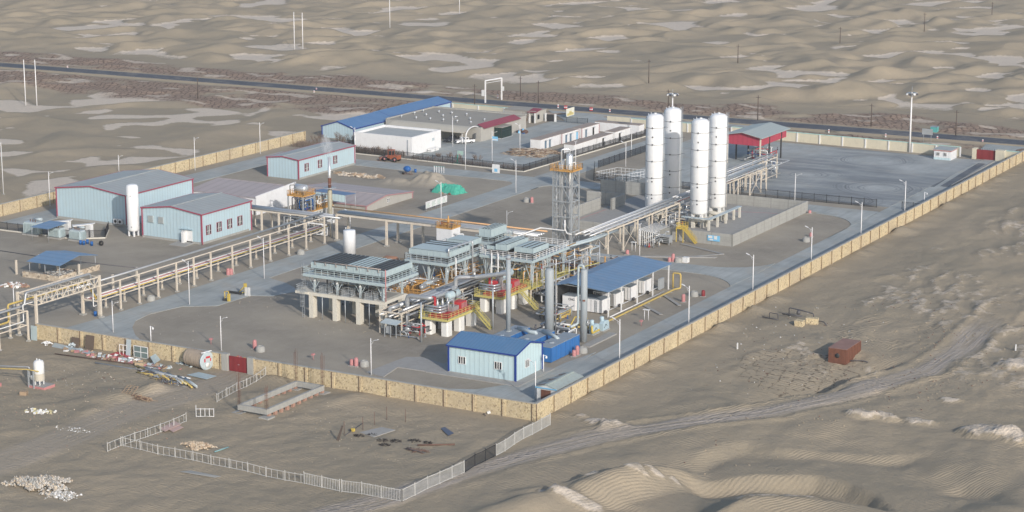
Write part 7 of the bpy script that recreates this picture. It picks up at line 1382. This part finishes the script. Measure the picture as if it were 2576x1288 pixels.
# site bits
for i,(u,v,s) in enumerate(((903,1097,1.),(935,1095,1.),(962,1108,1.1),(968,1120,1.),(997,1111,1.1),(1042,1110,1.1),(1076,1115,.8))):
    x,y,z=GT(u,v); q=random.Random(200+i); b=MB()
    for k in range(60):
        a=q.uniform(0,6.28); r=q.uniform(.1,.75)*s; p=(x+r*math.cos(a),y+r*math.sin(a)*.8,z+q.uniform(0,.25)*(1-r)); a2=a+q.uniform(-1,1); b.tube([p,(p[0]+.35*math.cos(a2),p[1]+.3*math.sin(a2),p[2]+q.uniform(.0,.14))],.022,4)
    b.build('wire_tangle',COAL,None,label='black tangle of wire on the work site sand, %s from the left'%('first','second','third','fourth','fifth','sixth','seventh')[i],cat='wire tangle',group='black wire tangles on the work site')
for A_,B_,r_,m_,l in (((1050,1122),(1144,1121),.13,RUSTP,'dark straight pipe lying on the work site near the right fence'),((1020,1131),(1070,1142),.07,PIPED,'thin black rod crossing the stick bundle on the work site'),((540,1139),(575,1128),.1,mat('blue_green_tube',(.2,.36,.38),.5),'short blue-green tube beside the orange stone heap'),((868,1098),(912,1068),.06,PIPED,'thin dark bar leaning by the concrete slab')):
    A=GT(*A_);B=GT(*B_); MB().tube([(A[0],A[1],A[2]+.15),(B[0],B[1],B[2]+.2)],r_,7).build('loose_pipe',m_,None,label=l,cat='pipe')
x,y,z=GT(1050,1135); debris('stick_pile','bundle of dark branches lying on the work site','stick pile',x,y,1.6,.8,50,[RUSTP,TWIG],59,(.8,2.),.3,.15,shape='bar')
x,y,z=GT(856,1107); MB().prism([(x-.5,y-.3),(x+.25,y-.3),(x+.25,y+.3),(x-.5,y+.3)],z,z+1.9).build('sheet_stand',mat('dark_brown_board'),None,label='dark brown upright sheet standing on the work site',cat='board') if 0 else MB().slab([(x-.5,y-.4,z),(x+.1,y-.5,z),(x+.25,y+.5,z+2.1),(x-.1,y+.6,z+2.1)],.06).build('sheet_stand',mm['dark_brown_board'],None,label='dark brown narrow sheet propped upright on the work site',cat='board')
for i,(u,v) in enumerate(((866,1093),(913,1082),(942,1070),(973,1056),(1020,1062))):
    x,y,z=GT(u,v); MB().tube([(x,y,z-.1),(x,y,z+2.1)],.045,5).build('thin_stake',RUSTP,None,label='thin upright rusty stake on the work site, %s from the left'%('first','second','third','fourth','fifth')[i],cat='stake',group='thin stakes on the work site')
x,y,z=GT(888,1086); t=T('small_machine','small yellow and black machine among the wire on the work site','machine',(x,y,z)); MB().obox((x,y,z+.3),(.5,.4,.45)).build('body',YEL,t); MB().obox((x-.3,y,z+.25),(.5,.5,.2),.4).build('frame',DARK,t)
x,y,z=GT(1230,1041); t=T('plastic_scrap','white scrap of plastic with a bent black hose in front of the stone wall','scrap',(x,y,z)); MB().obox((x,y,z+.25),(.5,.3,.4),.5,.4).build('scrap_piece',WHITE,t); MB().tube([(x-.5,y-1.,z+.05),(x-.3,y-1.,z+.3),(x,y-1.2,z+.15),(x+.2,y-1.4,z+.05)],.06,6).build('hose',PIPED,t)
# pipework outside the right wall and small stone hut ruin
x,y,z=GT(2015,815); t=T('stone_base','two small piers of rough yellow stone beside dark pipes on the sand','stone pier',(x,y,z)); MB().obox((x+.2,y-1.2,z+.4),(1.5,1.6,1.2),.05).build('pier',STONE,t); MB().obox((x+1.6,y+1.4,z+.5),(2.2,1.2,1.1),.2).build('pier',STONE,t)
t=T('dark_pipework','dark bent pipes and a valve assembly on the sand by the stone piers','pipework',(x-4,y+2,z)); b=MB(); A=GT(1985,794);B=GT(2048,812); MB().pipe([(A[0],A[1],A[2]),(A[0],A[1],A[2]+1.5),(A[0]+2.,A[1]-.2,A[2]+1.4),(A[0]+5,A[1]-.6,A[2]+1.1),(A[0]+5,A[1]-.6,A[2])],.11).build('pipe',PIPED,t); MB().tube([(A[0]-1,A[1]-.8,A[2]+.4),(A[0]+3,A[1]-1.2,A[2]+.5)],.13,7).build('pipe',PIPED,t); MB().lathe((A[0]+2,A[1]-.4,A[2]+.9),[(0,-.4),(.3,-.3),(.4,0),(.3,.4),(0,.5)],10).build('valve',PIPED,t)
MB().tube([(B[0]-1,B[1],B[2]+.5),(B[0]+2,B[1]-.4,B[2]+.5),(B[0]+2.8,B[1]-1,B[2]+.1)],.1,7).build('pipe',PIPED,t)
A=GT(1928,800); t=T('dark_pipework','small separate dark pipe loop left of the stone piers','pipework',(A[0],A[1],A[2])); MB().pipe([(A[0]+.6,A[1],A[2]),(A[0]+.6,A[1],A[2]+1.1),(A[0]+2.4,A[1]-.3,A[2]+1.1),(A[0]+2.4,A[1]-.3,A[2])],.08).build('loop',PIPED,t); MB().tube([(A[0]-.6,A[1]-.4,A[2]+.25),(A[0]+2.8,A[1]-1.,A[2]+.25)],.1,7).build('pipe',PIPED,t)
for u,v,l in ((1855,878,'short white stake on the sand beyond the right wall'),(2555,882,'small pair of pale marker stones at the right edge')): x,y,z=GT(u,v); MB().box(x-.1,x+.1,y-.1,y+.1,z-.2,z+1.1).build('stake',WHITE,None,label=l,cat='stake')
A=GT(2160,905); MB().tube([(A[0]-1.5,A[1]-1,A[2]+.1),(A[0]-.8,A[1]-1.4,A[2]+.08),(A[0]+1.2,A[1]-.6,A[2]+.1),(A[0]+2,A[1]-.9,A[2]+.06)],.09,6).build('hose',PIPED,None,label='black hose end lying beside the rusty steel box',cat='hose')
# fire points: concrete well rings and faded red covers
def well(u,v,l): x,y=G(u,v); t=T('well_ring',l,'well ring',(x,y,0)); MB().lathe((x,y,0),[(.85,0),(.8,.7),(.55,1.),(.4,1.),(.4,.85),(0,.85)],12).build('ring',CONC,t); return t
def fbox(u,v,l,h=1.5,m=FRED,w=.38): x,y=G(u,v); t=T('fire_point_cover',l,'fire hydrant cover',(x,y,0)); MB().lathe((x,y,0),[(w,0),(w,h*.75),(w*.75,h*.95),(0,h)],8).build('cover',m,t); MB().box(x-w*1.2,x+w*1.2,y-w*1.2,y+w*1.2,0,.12).build('base',CONC,t)
for u,v,l in ((916,921,'concrete well ring beside faded red covers left of the near lamp'),(1466,887,'concrete well ring behind the right blue steel container'),(1746,745,'concrete well ring between red covers by the right road'),(1706,660,'concrete well ring below the bund beside a white cube'),(2028,608,'concrete well ring with faded red top inside the right road bend'),(1325,508,'concrete well ring left of the lattice tower'),(380,756,'concrete well ring under the long cream rack'),(655,884,'concrete well ring behind the maroon yard gate'),(757,640,'concrete well ring by the long rack near the short white tank')): well(u,v,l)
for u,v,l,h,m in ((885,920,'left faded red cover in the group near the near lamp',1.2,FRED),(896,922,'taller faded red cover in the group near the near lamp',1.6,FRED),(1338,511,'pale red cover beside the well ring left of the lattice tower',1.5,FRED),(574,693,'left faded red cover at the foot of the long rack',1.5,FRED),(582,692,'right faded red cover at the foot of the long rack',1.4,FRED),(641,878,'pinkish red cover behind the maroon yard gate',1.7,FRED),(1444,897,'left pink cover beside the right blue steel container',1.2,FRED),(1452,893,'right pink cover beside the right blue steel container',1.7,FRED),(1719,760,'faded red cover left of the roadside well ring',1.6,FRED),(1769,746,'bright red cover right of the roadside well ring',1.3,REDM),(1684,659,'small pale red cover below the bund',1.,FRED),(1693,659,'taller pale red cover below the bund',1.8,FRED),(2040,596,'small red and white cover beyond the road-bend well ring',1.,FRED),(2037,537,'small faded red box at the far bund corner',.8,FRED),(1578,640,'pink cover beside the foot of the long tank rack',1.,FRED)): fbox(u,v,l,h,m)
x,y=G(1723,661); MB().box(x-.55,x+.55,y-.1,y+1,0,1.1).build('white_cube',WHITE,None,label='white cube beside the well ring below the bund',cat='box')
for i,(u,v,l) in enumerate(((1626,805,'small white-roofed instrument stand beside the right road'),(1613,820,'faded red valve post beside the instrument stand'),(531,866,'small pinkish pipe marker on the yard behind the wall'),(788,905,'faded pink pipe marker with loose sticks on the yard'),(1594,632,'small white pipe frame under the long tank rack'))):
    x,y=G(u,v); t=T('instrument_stand',l,'instrument stand',(x,y,0)); [MB().tube([(x+s,y,0),(x+s,y,1.9 if i in(0,4) else 1.)],.06,6).build('post',LAMPW if i in (0,4) else FRED,t) for s in ((-.4,.4) if i in (0,4) else (0,))]; MB().box(x-.6 if i in (0,4) else x-.2,x+.6 if i in (0,4) else x+.2,y-.3,y+.3,1.9 if i in (0,4) else .8,2. if i in (0,4) else 1.1).build('cap',WHITE if i in (0,4) else FRED,t)
# yellow gate skid on the road verge
x,y=G(566,757); t=T('scaffold_tower','yellow frame device with black fittings lying on the road verge, left piece','site equipment',(x,y,0)); m_=MB(); [m_.tube([(x+a,y,0),(x+a,y,1.9)],.09,6) for a in (0,.9)]; m_.tube([(x,y,1.9),(x+.9,y,1.9)],.07,6); m_.tube([(x,y,.9),(x+.9,y,.9)],.07,6); m_.box(x+.7,x+1.15,y-.2,y+.2,0,1.5); m_.build('yellow_frame',YEL,t); MB().obox((x+.3,y,.3),(1.3,.5,.4),.3).build('fittings',DARK,t)
x,y=G(617,742); t=T('scaffold_tower','yellow frame device beside a white rack on the road verge, right piece','site equipment',(x,y,0)); m_=MB(); m_.box(x-.2,x+.3,y-.2,y+.2,.4,2.3); m_.tube([(x-1.6,y,.3),(x,y,1.8)],.1,6); m_.tube([(x-1.6,y,.3),(x,y,.4)],.1,6); m_.build('yellow_frame',YEL,t)
for k in range(4): MB().box(x+.4+k*.28,x+.55+k*.28,y-.7+k*.1,y-.55+k*.1,0,1.7).build('white_post',WHITE,t)
MB().box(x-3.6,x-.6,y-.6,y-.2,.1,.5).build('black_rail',DARK,t)
# ================= BARE BUSHES
def bush(label,x,y,h,w,seed,n=150,grp='bare bushes around the white block building',tree=False):
    q=random.Random(seed); t=T('bare_bush' if not tree else 'bare_tree',label,'bush' if not tree else 'tree',(x,y,0),grp); b=MB(); tr=MB()
    for k in range(7 if not tree else 9):
        a=q.uniform(0,6.28); r=q.uniform(.2,.5)*w; p=(x,y,0) if tree else (x+q.uniform(-.3,.3)*w,y+q.uniform(-.2,.2)*w,0); e=(p[0]+r*math.cos(a),p[1]+r*math.sin(a),h*q.uniform(.5,.8)); tr.tube([p,((p[0]+e[0])/2+.1,(p[1]+e[1])/2,e[2]*.55),e],.05,4,r2=.02)
        for j in range(n//7):
            s=q.uniform(.25,1); c=(p[0]+(e[0]-p[0])*s,p[1]+(e[1]-p[1])*s,e[2]*s); a2=q.uniform(0,6.28); L=q.uniform(.3,.8); d=(c[0]+L*.6*math.cos(a2),c[1]+L*.6*math.sin(a2),min(h*1.05,c[2]+L*q.uniform(.3,1.1))); b.bar(c,d,.024)
    tr.build('stem',TWIG,t); b.build('twigs',TWIG,t)
k=0
for (x0,x1,y0,y1,n,h,l) in ((-327,-312,466,475,7,3.2,'grey-brown bare bush thicket clump left of the white block building'),(-309,-297,461.2,463.,6,2.3,'bare bush in front of the white block building wall'),(-319,-312,476.5,479,2,2.6,'bare bush beside the blue-roofed building gable'),(-286,-272,462,466,4,1.6,'low dry shrub near the timber scrap by the court')):
    for i in range(n):
        x=x0+(x1-x0)*(i+.5)/n+rnd.uniform(-.6,.6); y=rnd.uniform(y0,y1); bush('%s, %s from the left'%(l,('first','second','third','fourth','fifth','sixth','seventh')[i]),x,y,h*rnd.uniform(.8,1.2),2.6,300+k,240 if k<9 else 150); k+=1
x,y=G(1370,311); bush('bare grey tree standing beside the gatehouse wall',-291.8,524.6,4.4,3.,390,210,None,True)
x,y,_=GT(805,345)
def brush(label,x0,x1,y0,y1,n,seed,h=.9):
    q=random.Random(seed); b=MB()
    for i in range(n):
        x,y=q.uniform(x0,x1),q.uniform(y0,y1); z=max(hz(x,y),0); a=q.uniform(0,6.28); L=q.uniform(.3,1)*h; b.bar((x,y,z),(x+L*.5*math.cos(a),y+L*.5*math.sin(a),z+L),.03)
    b.build('dry_brush',TWIG,None,label=label,cat='brush',kind='stuff')
brush('dry dark brush covering the ground behind the bar fence by the white block building',-329,-294,459.8,466,2600,401,1.5); brush('dry brush and weeds behind the bar fence around the timber scrap',-291,-256,458.4,463,1500,402,.9)
# ================= HAZE
hm=bpy.data.materials.new('haze_air'); hm.use_nodes=True; hn=hm.node_tree; hn.nodes.remove(hn.nodes['Principled BSDF']); hv=hn.nodes.new('ShaderNodeVolumePrincipled')
hv.inputs['Color'].default_value=(.90,.92,.94,1); hv.inputs['Density'].default_value=.00012; hv.inputs['Anisotropy'].default_value=.2; hn.links.new(hv.outputs[0],hn.nodes['Material Output'].inputs['Volume'])
tag(MB().box(-6200,4200,-800,6200,-4.5,101).build('haze',hm),kind='stuff',label='thin dusty air over the desert plant',cat='haze')
